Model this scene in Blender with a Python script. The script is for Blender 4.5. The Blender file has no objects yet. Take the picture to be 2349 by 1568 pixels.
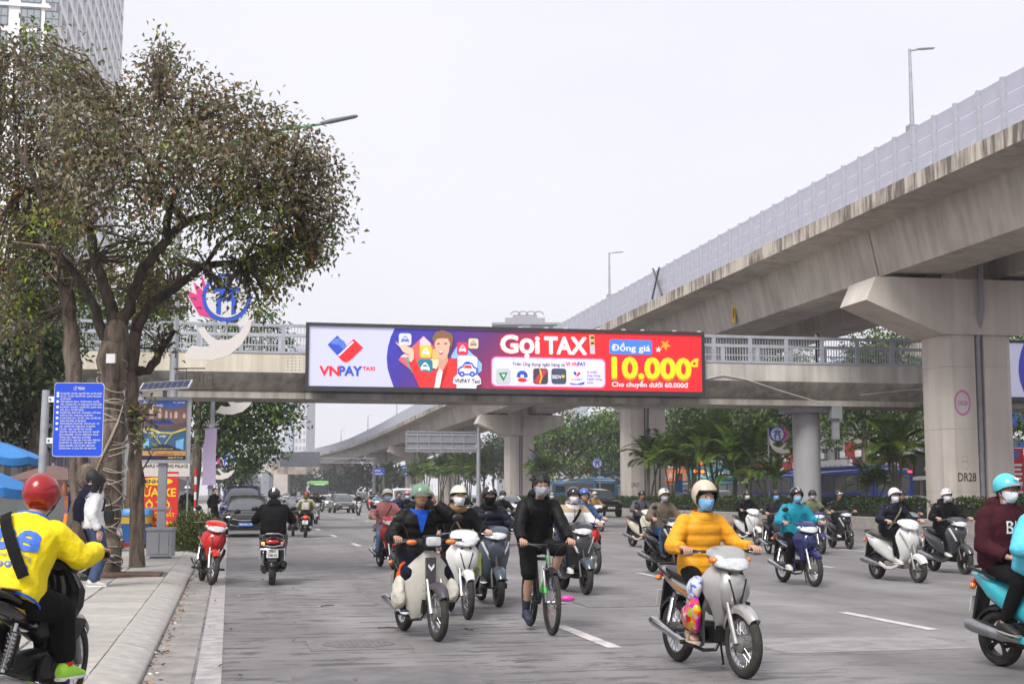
import bpy, bmesh, math, random
import numpy as np
from mathutils import Vector, Matrix

random.seed(7)
rng = np.random.default_rng(11)
SC = bpy.context.scene
COL = SC.collection
rad = math.radians

# ------------------------------------------------------------------ camera
CAM_Z, PITCH, LENS = 1.5, rad(6.36), 48.0
cam_data = bpy.data.cameras.new('camera')
cam = bpy.data.objects.new('camera', cam_data)
COL.objects.link(cam)
cam.location = (0, 0, CAM_Z)
cam.rotation_euler = (rad(90) + PITCH, 0, 0)
cam_data.sensor_width = 36.0
cam_data.lens = LENS
cam_data.clip_end = 4000
cam_data.dof.use_dof = True
cam_data.dof.focus_distance = 15.0
cam_data.dof.aperture_fstop = 8.0
SC.camera = cam

# ------------------------------------------------------------------ sky and sun (overcast)
SUN_EL, SUN_ROT = rad(50), rad(206)
world = bpy.data.worlds.new('World')
SC.world = world
world.use_nodes = True
wn, wl = world.node_tree.nodes, world.node_tree.links
wn.clear()
w_out = wn.new('ShaderNodeOutputWorld')
w_bg = wn.new('ShaderNodeBackground')
w_sky = wn.new('ShaderNodeTexSky')
w_sky.sky_type = 'NISHITA'
w_sky.sun_disc = False
w_sky.sun_elevation = SUN_EL
w_sky.sun_rotation = SUN_ROT
w_sky.dust_density = 6.0
w_bg.inputs['Strength'].default_value = 0.1
w_tc = wn.new('ShaderNodeTexCoord')
w_map = wn.new('ShaderNodeMapping')
w_map.inputs['Scale'].default_value = (1.0, 1.0, 2.6)
w_noise = wn.new('ShaderNodeTexNoise')
w_noise.inputs['Scale'].default_value = 1.7
w_noise.inputs['Detail'].default_value = 4.0
w_noise.inputs['Roughness'].default_value = 0.5
w_ramp = wn.new('ShaderNodeValToRGB')
w_ramp.color_ramp.elements[0].position = 0.34
w_ramp.color_ramp.elements[0].color = (3.36, 3.33, 3.62, 1)
w_ramp.color_ramp.elements[1].position = 0.66
w_ramp.color_ramp.elements[1].color = (3.72, 3.69, 3.95, 1)
w_mix = wn.new('ShaderNodeMixRGB')
w_mix.inputs['Fac'].default_value = 0.94          # closed cloud cover in front of the clear sky
wl.new(w_tc.outputs['Generated'], w_map.inputs['Vector'])
wl.new(w_map.outputs['Vector'], w_noise.inputs['Vector'])
wl.new(w_noise.outputs['Fac'], w_ramp.inputs['Fac'])
wl.new(w_sky.outputs['Color'], w_mix.inputs['Color1'])
wl.new(w_ramp.outputs['Color'], w_mix.inputs['Color2'])
wl.new(w_mix.outputs['Color'], w_bg.inputs['Color'])
wl.new(w_bg.outputs['Background'], w_out.inputs['Surface'])

sun_data = bpy.data.lights.new('sun', 'SUN')
sun_data.energy = 1.5
sun_data.angle = rad(22)
sun_data.color = (1.0, 0.97, 0.93)
sun = bpy.data.objects.new('sun', sun_data)
COL.objects.link(sun)
sun.rotation_euler = (rad(90) - SUN_EL, 0, rad(-26))
SC.view_settings.view_transform = 'Standard'
SC.view_settings.look = 'None'
SC.view_settings.exposure = 1.42
SC.view_settings.gamma = 1.0
SC.render.engine = 'CYCLES'
SC.cycles.max_bounces = 6
SC.cycles.diffuse_bounces = 3
SC.cycles.glossy_bounces = 3
SC.cycles.transmission_bounces = 4
SC.cycles.transparent_max_bounces = 6
SC.cycles.volume_bounces = 1
SC.cycles.use_denoising = True
SC.cycles.caustics_reflective = False
SC.cycles.caustics_refractive = False

# ------------------------------------------------------------------ measuring helpers
F = LENS / 36.0 * 2349.0
CP, SP = math.cos(PITCH), math.sin(PITCH)
def ray(x, y):
 u, v = (x - 1174.5) / F, (784.0 - y) / F
 return (u, CP - v * SP, SP + v * CP)
def G(x, y, z=0.0):
 r = ray(x, y); k = (z - CAM_Z) / r[2]
 return Vector((r[0] * k, r[1] * k, z))
def AT(x, y, Y):
 r = ray(x, y); k = Y / r[1]
 return Vector((r[0] * k, Y, CAM_Z + r[2] * k))
RA = math.atan(644.5 / F)                   # the road runs off to the left of the view axis
RC, RS = math.cos(RA), math.sin(RA)
def R(t, s, z=0.0):                         # road frame: t across, s along
 return Vector((t * RC - s * RS, t * RS + s * RC, z))
def toR(p): return (p[0] * RC + p[1] * RS, -p[0] * RS + p[1] * RC)
ROADM = Matrix.Rotation(RA, 4, 'Z')         # local x across, y along

# ------------------------------------------------------------------ materials
_M = {}
def srgb(r, g, b):
 return tuple((c / 255 / 12.92) if c / 255 < .04045 else ((c / 255 + .055) / 1.055) ** 2.4 for c in (r, g, b))
def nd(nt, t, **k):
 n = nt.nodes.new('ShaderNode' + t)
 for a, b in k.items():
  if a in n.inputs: n.inputs[a].default_value = b
  else: setattr(n, a, b)
 return n
def mat(name, col, rough=.6, metal=0., var=.12, vscale=6., bump=0., bscale=60., coat=0., emit=0., col2=None, lo=.35, hi=.7, spec=.5, stretch=None, detail=4.):
 if name in _M: return _M[name]
 m = bpy.data.materials.new(name); m.use_nodes = True; nt = m.node_tree; L = nt.links
 p = nt.nodes['Principled BSDF']
 p.inputs['Roughness'].default_value = rough; p.inputs['Metallic'].default_value = metal
 p.inputs['Specular IOR Level'].default_value = spec
 if coat: p.inputs['Coat Weight'].default_value = coat; p.inputs['Coat Roughness'].default_value = .08
 col = tuple(col) + (1,); p.inputs['Base Color'].default_value = col
 tc = nd(nt, 'TexCoord')
 vec = tc.outputs['Object']
 if stretch:
  mp = nd(nt, 'Mapping'); mp.inputs['Scale'].default_value = stretch; L.new(vec, mp.inputs['Vector']); vec = mp.outputs['Vector']
 if var or col2:
  n = nd(nt, 'TexNoise', Scale=vscale, Detail=detail, Roughness=.6); L.new(vec, n.inputs['Vector'])
  r = nd(nt, 'ValToRGB'); r.color_ramp.elements[0].position = lo; r.color_ramp.elements[1].position = hi
  c2 = tuple(col2) + (1,) if col2 else tuple(c * (1 - var) for c in col[:3]) + (1,)
  r.color_ramp.elements[0].color = c2; r.color_ramp.elements[1].color = col
  L.new(n.outputs['Fac'], r.inputs['Fac']); L.new(r.outputs['Color'], p.inputs['Base Color'])
  if emit: L.new(r.outputs['Color'], p.inputs['Emission Color'])
 if emit:
  p.inputs['Emission Color'].default_value = col; p.inputs['Emission Strength'].default_value = emit
 if bump:
  n2 = nd(nt, 'TexNoise', Scale=bscale, Detail=3.); L.new(tc.outputs['Object'], n2.inputs['Vector'])
  b = nd(nt, 'Bump', Strength=bump, Distance=.02); L.new(n2.outputs['Fac'], b.inputs['Height']); L.new(b.outputs['Normal'], p.inputs['Normal'])
 _M[name] = m
 return m
def glass_mat(name, col, rough=.06):
 return mat(name, col, rough, 0, var=.1, spec=.8, coat=.5)
def leaf_mat(name, translucent=.3):
 if name in _M: return _M[name]
 m = bpy.data.materials.new(name); m.use_nodes = True; nt = m.node_tree; L = nt.links
 p = nt.nodes['Principled BSDF']; out = nt.nodes['Material Output']
 at = nd(nt, 'Attribute', attribute_name='tint')
 p.inputs['Roughness'].default_value = .55
 p.inputs['Specular IOR Level'].default_value = .3
 L.new(at.outputs['Color'], p.inputs['Base Color'])
 tr = nd(nt, 'BsdfTranslucent'); L.new(at.outputs['Color'], tr.inputs['Color'])
 mx = nd(nt, 'MixShader'); mx.inputs['Fac'].default_value = translucent
 L.new(p.outputs['BSDF'], mx.inputs[1]); L.new(tr.outputs['BSDF'], mx.inputs[2]); L.new(mx.outputs['Shader'], out.inputs['Surface'])
 _M[name] = m
 return m
def cloth(name, col, var=.25, bump=.25, rough=.85):
 return mat('cloth_' + name, col, rough, 0, var, 9., bump * 2.2, 17., spec=.2)
def paint(name, col, rough=.28, dirt=.18):
 return mat('paint_' + name, col, rough, 0, dirt, 5., coat=.6)
BLACK = mat('black_plastic', (.01, .01, .011), .42, var=.3, vscale=12)
RUBBER = mat('tyre_rubber', (.016, .0155, .015), .85, var=.4, vscale=14, bump=.2, bscale=90, col2=(.038, .034, .03))
CHROME = mat('chrome_metal', (.62, .62, .64), .16, 1., var=.25, vscale=9)
STEEL = mat('steel_metal', (.42, .42, .44), .35, .9, var=.3, vscale=9)
GALV = mat('galvanised_steel', (.42, .44, .48), .5, .35, var=.25, vscale=4)
ALLOY = mat('alloy_metal', (.36, .35, .34), .4, .8, var=.35, vscale=10)
DKMET = mat('dark_engine_metal', (.035, .034, .033), .45, .5, var=.4, vscale=12)
WHITEP = mat('white_plastic', (.78, .78, .78), .35, var=.08)
LENSC = mat('clear_lens', (.62, .64, .66), .08, var=.3, vscale=18, coat=.8)
LENSR = mat('red_lens', (.55, .02, .02), .15, var=.2, coat=.6)
LENSR_ON = mat('red_lens_lit', (.9, .05, .03), .15, var=.1, emit=1.2)
LENSO = mat('orange_lens', (.75, .2, .03), .15, var=.2, coat=.6)
LENSO_ON = mat('orange_lens_lit', (1., .35, .05), .15, var=.1, emit=1.3)
LAMP_ON = mat('headlamp_lit', (1., .93, .75), .1, var=.05, emit=2.2)
PLATE = mat('plate_white', (.72, .72, .7), .4, var=.1)
INK = mat('dark_lettering', (.02, .02, .022), .6, var=.1)
GLASS = glass_mat('car_glass', (.05, .06, .065))

# ------------------------------------------------------------------ mesh builder
def V3(p): return np.array(p, dtype=float)
def nrm(a):
 a = np.asarray(a, float); l = np.linalg.norm(a)
 return a / l if l > 1e-9 else a
class MB:
 def __init__(s): s.v = []; s.f = []; s.n = 0; s.m = []; s.cm = 0
 def add(s, v, f):
  v = np.asarray(v, float).reshape(-1, 3); s.v.append(v)
  k = s.n; s.f += [tuple(i + k for i in q) for q in f]; s.m += [s.cm] * len(f); s.n += len(v); return s
 def box(s, c, d, rz=0., M=None):
  c = V3(c); h = V3(d) / 2
  v = np.array([[x, y, z] for x in (-1, 1) for y in (-1, 1) for z in (-1, 1)]) * h
  if M is not None: v = v @ np.array(M.to_3x3()).T
  if rz: a, b = math.cos(rz), math.sin(rz); v = v @ np.array([[a, b, 0], [-b, a, 0], [0, 0, 1]])
  return s.add(v + c, [(0, 1, 3, 2), (4, 6, 7, 5), (0, 4, 5, 1), (2, 3, 7, 6), (0, 2, 6, 4), (1, 5, 7, 3)])
 def bx(s, x0, x1, y0, y1, z0, z1): return s.box(((x0 + x1) / 2, (y0 + y1) / 2, (z0 + z1) / 2), (x1 - x0, y1 - y0, z1 - z0))
 def loft(s, rings, closed=True, caps=True, loop=False):
  n = len(rings[0]); v = np.concatenate([np.asarray(r, float) for r in rings]); f = []
  m = len(rings)
  for i in range(m if loop else m - 1):
   a, b = i * n, ((i + 1) % m) * n
   for j in range(n if closed else n - 1):
    k = (j + 1) % n; f.append((a + j, a + k, b + k, b + j))
  if caps and closed and not loop: f.append(tuple(range(n - 1, -1, -1))); f.append(tuple(range((m - 1) * n, m * n)))
  return s.add(v, f)
 def tube(s, pts, r, n=8, caps=True, loop=False, flat=1.):
  P = [V3(p) for p in pts]; m = len(P); rr = [r] * m if np.isscalar(r) else list(r)
  T = []
  for i in range(m):
   if loop: T.append(nrm(P[(i + 1) % m] - P[i - 1]))
   else: T.append(nrm(P[min(i + 1, m - 1)] - P[max(i - 1, 0)]))
  a = nrm(np.cross(T[0], [0, 0, 1] if abs(T[0][2]) < .9 else [1, 0, 0])); rings = []
  for i in range(m):
   a = nrm(a - T[i] * np.dot(a, T[i])); b = np.cross(T[i], a)
   rings.append([P[i] + rr[i] * (a * math.cos(2 * math.pi * k / n) + flat * b * math.sin(2 * math.pi * k / n)) for k in range(n)])
  return s.loft(rings, True, caps, loop)
 def cap(s, p0, p1, r0, r1, n=10):           # capsule with round ends
  p0, p1 = V3(p0), V3(p1); d = nrm(p1 - p0)
  pts = [p0 - d * r0 * .95, p0 - d * r0 * .6, p0, p1, p1 + d * r1 * .6, p1 + d * r1 * .95]
  return s.tube(pts, [r0 * .25, r0 * .8, r0, r1, r1 * .8, r1 * .25], n)
 def chain(s, pts, rs, n=10):
  for i in range(len(pts) - 1): s.cap(pts[i], pts[i + 1], rs[i], rs[i + 1], n)
  return s
 def ell(s, c, r, nu=12, nv=8, M=None, fn=None):
  c = V3(c); v = []; f = []
  for i in range(nv + 1):
   th = math.pi * i / nv
   for j in range(nu):
    ph = 2 * math.pi * j / nu
    v.append([math.sin(th) * math.cos(ph), math.sin(th) * math.sin(ph), math.cos(th)])
  v = np.array(v)
  if fn is not None: v = fn(v)
  v = v * (V3(r) if not np.isscalar(r) else r)
  if M is not None: v = v @ np.array(M.to_3x3()).T
  for i in range(nv):
   for j in range(nu):
    k = (j + 1) % nu; f.append((i * nu + j, (i + 1) * nu + j, (i + 1) * nu + k, i * nu + k))
  return s.add(v + c, f)
 def lathe(s, prof, c=(0, 0, 0), axis='z', n=24, close=False):
  c = V3(c); rings = []
  for k in range(n):
   a = 2 * math.pi * k / n; ca, sa = math.cos(a), math.sin(a); r = []
   for (q, h) in prof:
    if axis == 'z': r.append((q * ca, q * sa, h))
    elif axis == 'y': r.append((q * ca, h, q * sa))
    else: r.append((h, q * ca, q * sa))
   rings.append(np.array(r) + c)
  return s.loft(rings, close, False, True)
 def prism(s, out, o, u, v, w):               # 2D outline in the frame o,u,v, extruded along w
  o, u, v, w = V3(o), V3(u), V3(v), V3(w); n = len(out)
  a = [o + u * p[0] + v * p[1] for p in out]; b = [p + w for p in a]
  f = [tuple(range(n)), tuple(range(2 * n - 1, n - 1, -1))] + [(i, i + n, (i + 1) % n + n, (i + 1) % n) for i in range(n)]
  return s.add(a + b, f)
 def flat(s, out, o, u, v):
  o, u, v = V3(o), V3(u), V3(v)
  return s.add([o + u * p[0] + v * p[1] for p in out], [tuple(range(len(out)))])
 def text(s, body, o, u, v, size=1., bold=0., width=None, align='LEFT', shear=0., space=1., depth=None):
  vv, ff = text_geo(body, .006, shear, space)
  if not len(vv): return s
  x0, x1 = vv[:, 0].min(), vv[:, 0].max(); k = size; kx = size
  if width: kx = width / max(x1 - x0, 1e-6)
  off = {'LEFT': x0, 'CENTER': (x0 + x1) / 2, 'RIGHT': x1}[align]
  o, u, v = V3(o), V3(u), V3(v)
  nn = np.cross(u, v); nn = nn / np.linalg.norm(nn)
  m = 1 if bold < .004 else 5 if len(body) > 12 else 9
  for i in range(m):                       # heavier strokes from shifted copies, each a hair in front of the last
   a = 2 * math.pi * i / max(m - 1, 1); dx, dy = (bold * math.cos(a), bold * math.sin(a)) if i else (0, 0)
   s.add(o + nn * (.0004 * i) + np.outer((vv[:, 0] - off + dx) * kx, u) + np.outer((vv[:, 1] + dy) * k, v), ff)
  return s
 def mirror_y(s):
  """add the mirrored copy of everything so far"""
  v = np.concatenate(s.v).copy(); v[:, 1] *= -1; f = [tuple(reversed(q)) for q in s.f]
  return s.add(v, f)
 def mesh(s, name):
  me = bpy.data.meshes.new(name)
  v = np.concatenate(s.v) if s.v else np.zeros((0, 3))
  me.from_pydata(v.tolist(), [], s.f); return me
 def build(s, name, m, parent=None, smooth=True, angle=38, loc=None):
  me = s.mesh(name)
  for q in (m if isinstance(m, (list, tuple)) else [m]): me.materials.append(q)
  if any(s.m): me.polygons.foreach_set('material_index', s.m)
  if smooth:
   me.shade_smooth(); me.set_sharp_from_angle(angle=rad(angle))
  me.update()
  return link(name, me, parent, loc)
_TX = {}
def text_geo(body, bold, shear, space):
 k = (body, bold, shear, space)
 if k not in _TX:
  c = bpy.data.curves.new('lettering', 'FONT'); c.body = body; c.offset = bold; c.shear = shear; c.space_character = space
  c.resolution_u = 3
  o = bpy.data.objects.new('lettering', c)
  me = bpy.data.meshes.new_from_object(o)
  v = np.zeros(len(me.vertices) * 3); me.vertices.foreach_get('co', v)
  f = [tuple(p.vertices) for p in me.polygons]
  bpy.data.objects.remove(o); bpy.data.curves.remove(c); bpy.data.meshes.remove(me)
  _TX[k] = (v.reshape(-1, 3), f)
 return _TX[k]
def link(name, data, parent=None, loc=None):
 o = bpy.data.objects.new(name, data); COL.objects.link(o)
 if parent is not None: o.parent = parent
 if loc is not None: o.location = loc
 return o
def tag(o, label, cat, group=None):
 o['label'] = label; o['category'] = cat
 if group: o['group'] = group
 return o
def struct(o, label=None):
 o['kind'] = 'structure'
 if label: o['label'] = label
 return o
def stuff(o, label=None, cat=None):
 o['kind'] = 'stuff'
 if label: o['label'] = label
 if cat: o['category'] = cat
 return o
def thing(name, label, cat, loc=(0, 0, 0), rz=0., group=None, M=None):
 o = link(name, None)
 o.empty_display_size = .2
 if M is not None: o.matrix_world = M
 else: o.location = loc; o.rotation_euler = (0, 0, rz)
 return tag(o, label, cat, group)
def copy_tree(o, parent=None):
 c = o.copy(); COL.objects.link(c); c.parent = parent
 for ch in [q for q in o.children]: copy_tree(ch, c)
 return c
def ring(c, a, b, n=14, p=2.4):
 c, a, b = V3(c), V3(a), V3(b); out = []
 for k in range(n):
  t = 2 * math.pi * k / n; ct, st = math.cos(t), math.sin(t)
  out.append(c + a * math.copysign(abs(ct) ** (2 / p), ct) + b * math.copysign(abs(st) ** (2 / p), st))
 return out
def rings_x(rows, n=14, p=2.4):                # rows of (x, z, half width, half height)
 return [ring((x, 0, z), (0, w, 0), (0, 0, h), n, p) for (x, z, w, h) in rows]
def rrect(x0, y0, x1, y1, r, k=5):
 o = []
 for cx, cy, a0 in ((x1 - r, y1 - r, 0), (x0 + r, y1 - r, 90), (x0 + r, y0 + r, 180), (x1 - r, y0 + r, 270)):
  for i in range(k + 1):
   a = rad(a0 + 90 * i / k); o.append((cx + r * math.cos(a), cy + r * math.sin(a)))
 return o
def circ(cx, cy, r, n=20, ry=None):
 return [(cx + r * math.cos(2 * math.pi * i / n), cy + (ry or r) * math.sin(2 * math.pi * i / n)) for i in range(n)]
def leaf_mesh(name, P, D, N, L, W, tint, fold=.25):
 """leaves as two quads folded along the midrib: P base, D direction, N normal, L length, W width, tint colour"""
 n = len(P); S = np.cross(D, N); S /= np.maximum(np.linalg.norm(S, axis=1, keepdims=True), 1e-6); N = np.cross(S, D)
 L = L[:, None]; W = W[:, None]
 base = P; mid = P + D * L * .5; tip = P + D * L - N * L * .12
 up = N * W * fold
 v = np.stack([base, mid + S * W * .5 + up, tip, mid - S * W * .5 + up], 1).reshape(-1, 3)
 me = bpy.data.meshes.new(name)
 me.vertices.add(4 * n); me.vertices.foreach_set('co', v.ravel())
 idx = np.arange(n)[:, None] * 4
 f = np.concatenate([idx + [0, 1, 2], idx + [0, 2, 3]], 1).reshape(-1)
 me.loops.add(6 * n); me.loops.foreach_set('vertex_index', f)
 me.polygons.add(2 * n); me.polygons.foreach_set('loop_start', np.arange(2 * n) * 3); me.polygons.foreach_set('loop_total', np.full(2 * n, 3))
 me.update(calc_edges=True)
 at = me.attributes.new('tint', 'FLOAT_COLOR', 'POINT')
 c = np.ones((n, 4)); c[:, :3] = tint
 at.data.foreach_set('color', np.repeat(c, 4, 0).ravel())
 return me
# ================================================================== materials of the setting
def asphalt_mat():
 m = bpy.data.materials.new('asphalt'); m.use_nodes = True; nt = m.node_tree; L = nt.links; p = nt.nodes['Principled BSDF']
 tc = nd(nt, 'TexCoord'); mp = nd(nt, 'Mapping'); mp.inputs['Rotation'].default_value = (0, 0, -RA); L.new(tc.outputs['Object'], mp.inputs['Vector'])
 v = mp.outputs['Vector']
 big = nd(nt, 'TexNoise', Scale=.35, Detail=5., Roughness=.6); L.new(v, big.inputs['Vector'])
 fine = nd(nt, 'TexNoise', Scale=70., Detail=2.); L.new(v, fine.inputs['Vector'])
 r1 = nd(nt, 'ValToRGB'); e = r1.color_ramp.elements; e[0].position = .3; e[0].color = (.165, .157, .156, 1); e[1].position = .72; e[1].color = (.305, .292, .289, 1)
 L.new(big.outputs['Fac'], r1.inputs['Fac'])
 r2 = nd(nt, 'ValToRGB'); e = r2.color_ramp.elements; e[0].position = .35; e[0].color = (.7, .7, .7, 1); e[1].position = .68; e[1].color = (1.08, 1.08, 1.08, 1)
 L.new(fine.outputs['Fac'], r2.inputs['Fac'])
 mul = nd(nt, 'MixRGB', blend_type='MULTIPLY'); mul.inputs['Fac'].default_value = .8
 L.new(r1.outputs['Color'], mul.inputs['Color1']); L.new(r2.outputs['Color'], mul.inputs['Color2'])
 st = nd(nt, 'Mapping'); st.inputs['Scale'].default_value = (.55, 1.9, 1); L.new(v, st.inputs['Vector'])
 n3 = nd(nt, 'TexNoise', Scale=2.4, Detail=10., Roughness=.74, Distortion=.5); L.new(st.outputs['Vector'], n3.inputs['Vector'])
 r3 = nd(nt, 'ValToRGB'); e = r3.color_ramp.elements; e[0].position = .515; e[0].color = (0, 0, 0, 1); e[1].position = .575; e[1].color = (1, 1, 1, 1)
 L.new(n3.outputs['Fac'], r3.inputs['Fac'])
 sx = nd(nt, 'SeparateXYZ'); L.new(v, sx.inputs['Vector'])
 rg=nd(nt,'MapRange');rg.inputs['From Min'].default_value=7.5;rg.inputs['From Max'].default_value=2.5;rg.inputs['To Min'].default_value=.22;rg.inputs['To Max'].default_value=.92
 L.new(sx.outputs['X'], rg.inputs['Value'])
 mm = nd(nt, 'Math', operation='MULTIPLY'); L.new(r3.outputs['Color'], mm.inputs[0]); L.new(rg.outputs['Result'], mm.inputs[1])
 dk = nd(nt, 'MixRGB'); dk.inputs['Color2'].default_value = (.08, .075, .074, 1)
 L.new(mm.outputs['Value'], dk.inputs['Fac']); L.new(mul.outputs['Color'], dk.inputs['Color1'])
 ln=nd(nt,'Mapping');ln.inputs['Scale'].default_value=(1.1,.018,1);L.new(v,ln.inputs['Vector']);n5=nd(nt,'TexNoise',Scale=1.,Detail=3.);L.new(ln.outputs['Vector'],n5.inputs['Vector'])
 r6=nd(nt,'ValToRGB');e=r6.color_ramp.elements;e[0].position=.38;e[0].color=(.72,.72,.72,1);e[1].position=.62;e[1].color=(1.06,1.06,1.06,1);L.new(n5.outputs['Fac'],r6.inputs['Fac'])
 tm=nd(nt,'MixRGB',blend_type='MULTIPLY');tm.inputs['Fac'].default_value=.8;L.new(dk.outputs['Color'],tm.inputs['Color1']);L.new(r6.outputs['Color'],tm.inputs['Color2']);dk=tm
 vo = nd(nt, 'TexVoronoi', feature='DISTANCE_TO_EDGE', Scale=.42);
 wv = nd(nt, 'TexNoise', Scale=2.2, Detail=4.); L.new(v, wv.inputs['Vector'])
 ad=nd(nt,'MixRGB',blend_type='ADD');ad.inputs['Fac'].default_value=.5;L.new(v,ad.inputs['Color1']);L.new(wv.outputs['Color'],ad.inputs['Color2']);L.new(ad.outputs['Color'],vo.inputs['Vector'])
 r4 = nd(nt, 'ValToRGB'); e = r4.color_ramp.elements; e[0].position = .0; e[0].color = (1, 1, 1, 1); e[1].position = .006; e[1].color = (0, 0, 0, 1)
 L.new(vo.outputs['Distance'], r4.inputs['Fac'])
 msk = nd(nt, 'TexNoise', Scale=.22, Detail=2.); L.new(v, msk.inputs['Vector'])
 r5=nd(nt,'ValToRGB');e=r5.color_ramp.elements;e[0].position=.52;e[0].color=(0,0,0,1);e[1].position=.62;e[1].color=(.75,.75,.75,1);L.new(msk.outputs['Fac'],r5.inputs['Fac'])
 m2 = nd(nt, 'Math', operation='MULTIPLY'); L.new(r4.outputs['Color'], m2.inputs[0]); L.new(r5.outputs['Color'], m2.inputs[1])
 ck=nd(nt,'MixRGB');ck.inputs['Color2'].default_value=(.05,.045,.045,1);L.new(m2.outputs['Value'],ck.inputs['Fac']);L.new(dk.outputs['Color'],ck.inputs['Color1'])
 L.new(ck.outputs['Color'], p.inputs['Base Color'])
 p.inputs['Roughness'].default_value = .62; p.inputs['Specular IOR Level'].default_value = .35
 b = nd(nt, 'Bump', Strength=.35, Distance=.01); L.new(fine.outputs['Fac'], b.inputs['Height']); L.new(b.outputs['Normal'], p.inputs['Normal'])
 return m
ASPHALT = asphalt_mat()
def worn_paint(name, col, amount=.5):
 m = mat(name, col, .6, var=0, col2=(.26, .245, .25), vscale=5., lo=amount - .1, hi=amount + .12, detail=8., bump=.2, bscale=90)
 return m
LINEP = worn_paint('worn_road_paint', (.56, .54, .51), .40)
EDGEP = worn_paint('worn_edge_paint', (.41, .39, .37), .51)
CONC = mat('concrete_grey', (.47, .43, .375), .85, var=0, col2=(.37, .335, .29), vscale=.55, detail=8., stretch=(1, 1, .35), bump=.15, bscale=25)
def stained(name, col, dark, sc=1.6, st=(1, 1, .06), lo=.4, hi=.66):
 """concrete with rain streaks running down"""
 m = bpy.data.materials.new(name); m.use_nodes = True; nt = m.node_tree; L = nt.links; p = nt.nodes['Principled BSDF']
 tc = nd(nt, 'TexCoord'); mp = nd(nt, 'Mapping'); mp.inputs['Scale'].default_value = st; L.new(tc.outputs['Object'], mp.inputs['Vector'])
 n = nd(nt, 'TexNoise', Scale=sc, Detail=6., Roughness=.62); L.new(mp.outputs['Vector'], n.inputs['Vector'])
 n2 = nd(nt, 'TexNoise', Scale=.4, Detail=6.); L.new(tc.outputs['Object'], n2.inputs['Vector'])
 mx = nd(nt, 'Math', operation='MULTIPLY_ADD'); mx.inputs[1].default_value = .45; L.new(n2.outputs['Fac'], mx.inputs[0])
 sc2 = nd(nt, 'Math', operation='MULTIPLY'); sc2.inputs[1].default_value = .55; L.new(n.outputs['Fac'], sc2.inputs[0]); L.new(sc2.outputs['Value'], mx.inputs[2])
 r = nd(nt, 'ValToRGB'); e = r.color_ramp.elements; e[0].position = lo; e[0].color = tuple(dark) + (1,); e[1].position = hi; e[1].color = tuple(col) + (1,)
 L.new(mx.outputs['Value'], r.inputs['Fac']); L.new(r.outputs['Color'], p.inputs['Base Color'])
 p.inputs['Roughness'].default_value = .86; p.inputs['Specular IOR Level'].default_value = .25
 n4 = nd(nt, 'TexNoise', Scale=14., Detail=5.); L.new(tc.outputs['Object'], n4.inputs['Vector'])
 b = nd(nt, 'Bump', Strength=.2, Distance=.03); L.new(n4.outputs['Fac'], b.inputs['Height']); L.new(b.outputs['Normal'], p.inputs['Normal'])
 return m
PIERC = stained('pier_concrete', (.63, .575, .52), (.45, .41, .37), lo=.36, hi=.6)
DECKC = stained('deck_concrete', (.57, .515, .455), (.36, .325, .285), lo=.38, hi=.6)
EDGEC = stained('edge_beam_concrete', (.56, .5, .43), (.15, .13, .11), sc=3.2, st=(1, 1, .12), lo=.44, hi=.56)
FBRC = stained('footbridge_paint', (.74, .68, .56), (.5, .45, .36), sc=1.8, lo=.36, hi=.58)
FBRU = stained('footbridge_shaded_paint', (.50, .47, .42), (.26, .24, .21), sc=2.2, lo=.4, hi=.6)  # stained paint, darkened to put in the shade under the girder's curve
FBRG = stained('footbridge_grey_paint', (.58, .56, .52), (.36, .345, .315), sc=2.0, lo=.4, hi=.58)
SLAB=[mat('paving_slab_%d'%i,c,.8,var=.3,vscale=3.2,bump=.2,bscale=70,detail=8.) for i,c in enumerate([(.43,.41,.375),(.40,.385,.355),(.46,.44,.4),(.385,.365,.34)])]
KERBM = mat('kerb_stone', (.43, .41, .38), .85, var=.28, vscale=7., bump=.25, bscale=60, detail=8.)
SOIL = mat('bare_soil', (.14, .085, .055), .95, var=.45, vscale=9., bump=.6, bscale=30, detail=8.)
GUTTER = mat('gutter_concrete', (.33, .31, .29), .85, var=.5, vscale=2.2, bump=.2, bscale=60, detail=9.)
WALLT = mat('tower_render', (.88, .87, .88), .7, var=.06, vscale=.4)
WALLB = mat('old_facade_render', (.42, .38, .31), .85, var=.35, vscale=.5, detail=8.)
WALLG = mat('grey_facade_render', (.36, .36, .36), .85, var=.3, vscale=.5, detail=8.)
WINM = glass_mat('window_glass', (.10, .12, .15), .12)
WIND = glass_mat('window_dark', (.03, .033, .04), .15)
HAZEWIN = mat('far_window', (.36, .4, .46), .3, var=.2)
STRUT = mat('grey_painted_steel', (.34, .35, .38), .5, .2, var=.2, vscale=3)
RAILP = mat('railing_paint', (.44, .46, .52), .55, .1, var=.25, vscale=3)
PANELM = bpy.data.materials.new('barrier_sheet'); PANELM.use_nodes = True
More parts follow.
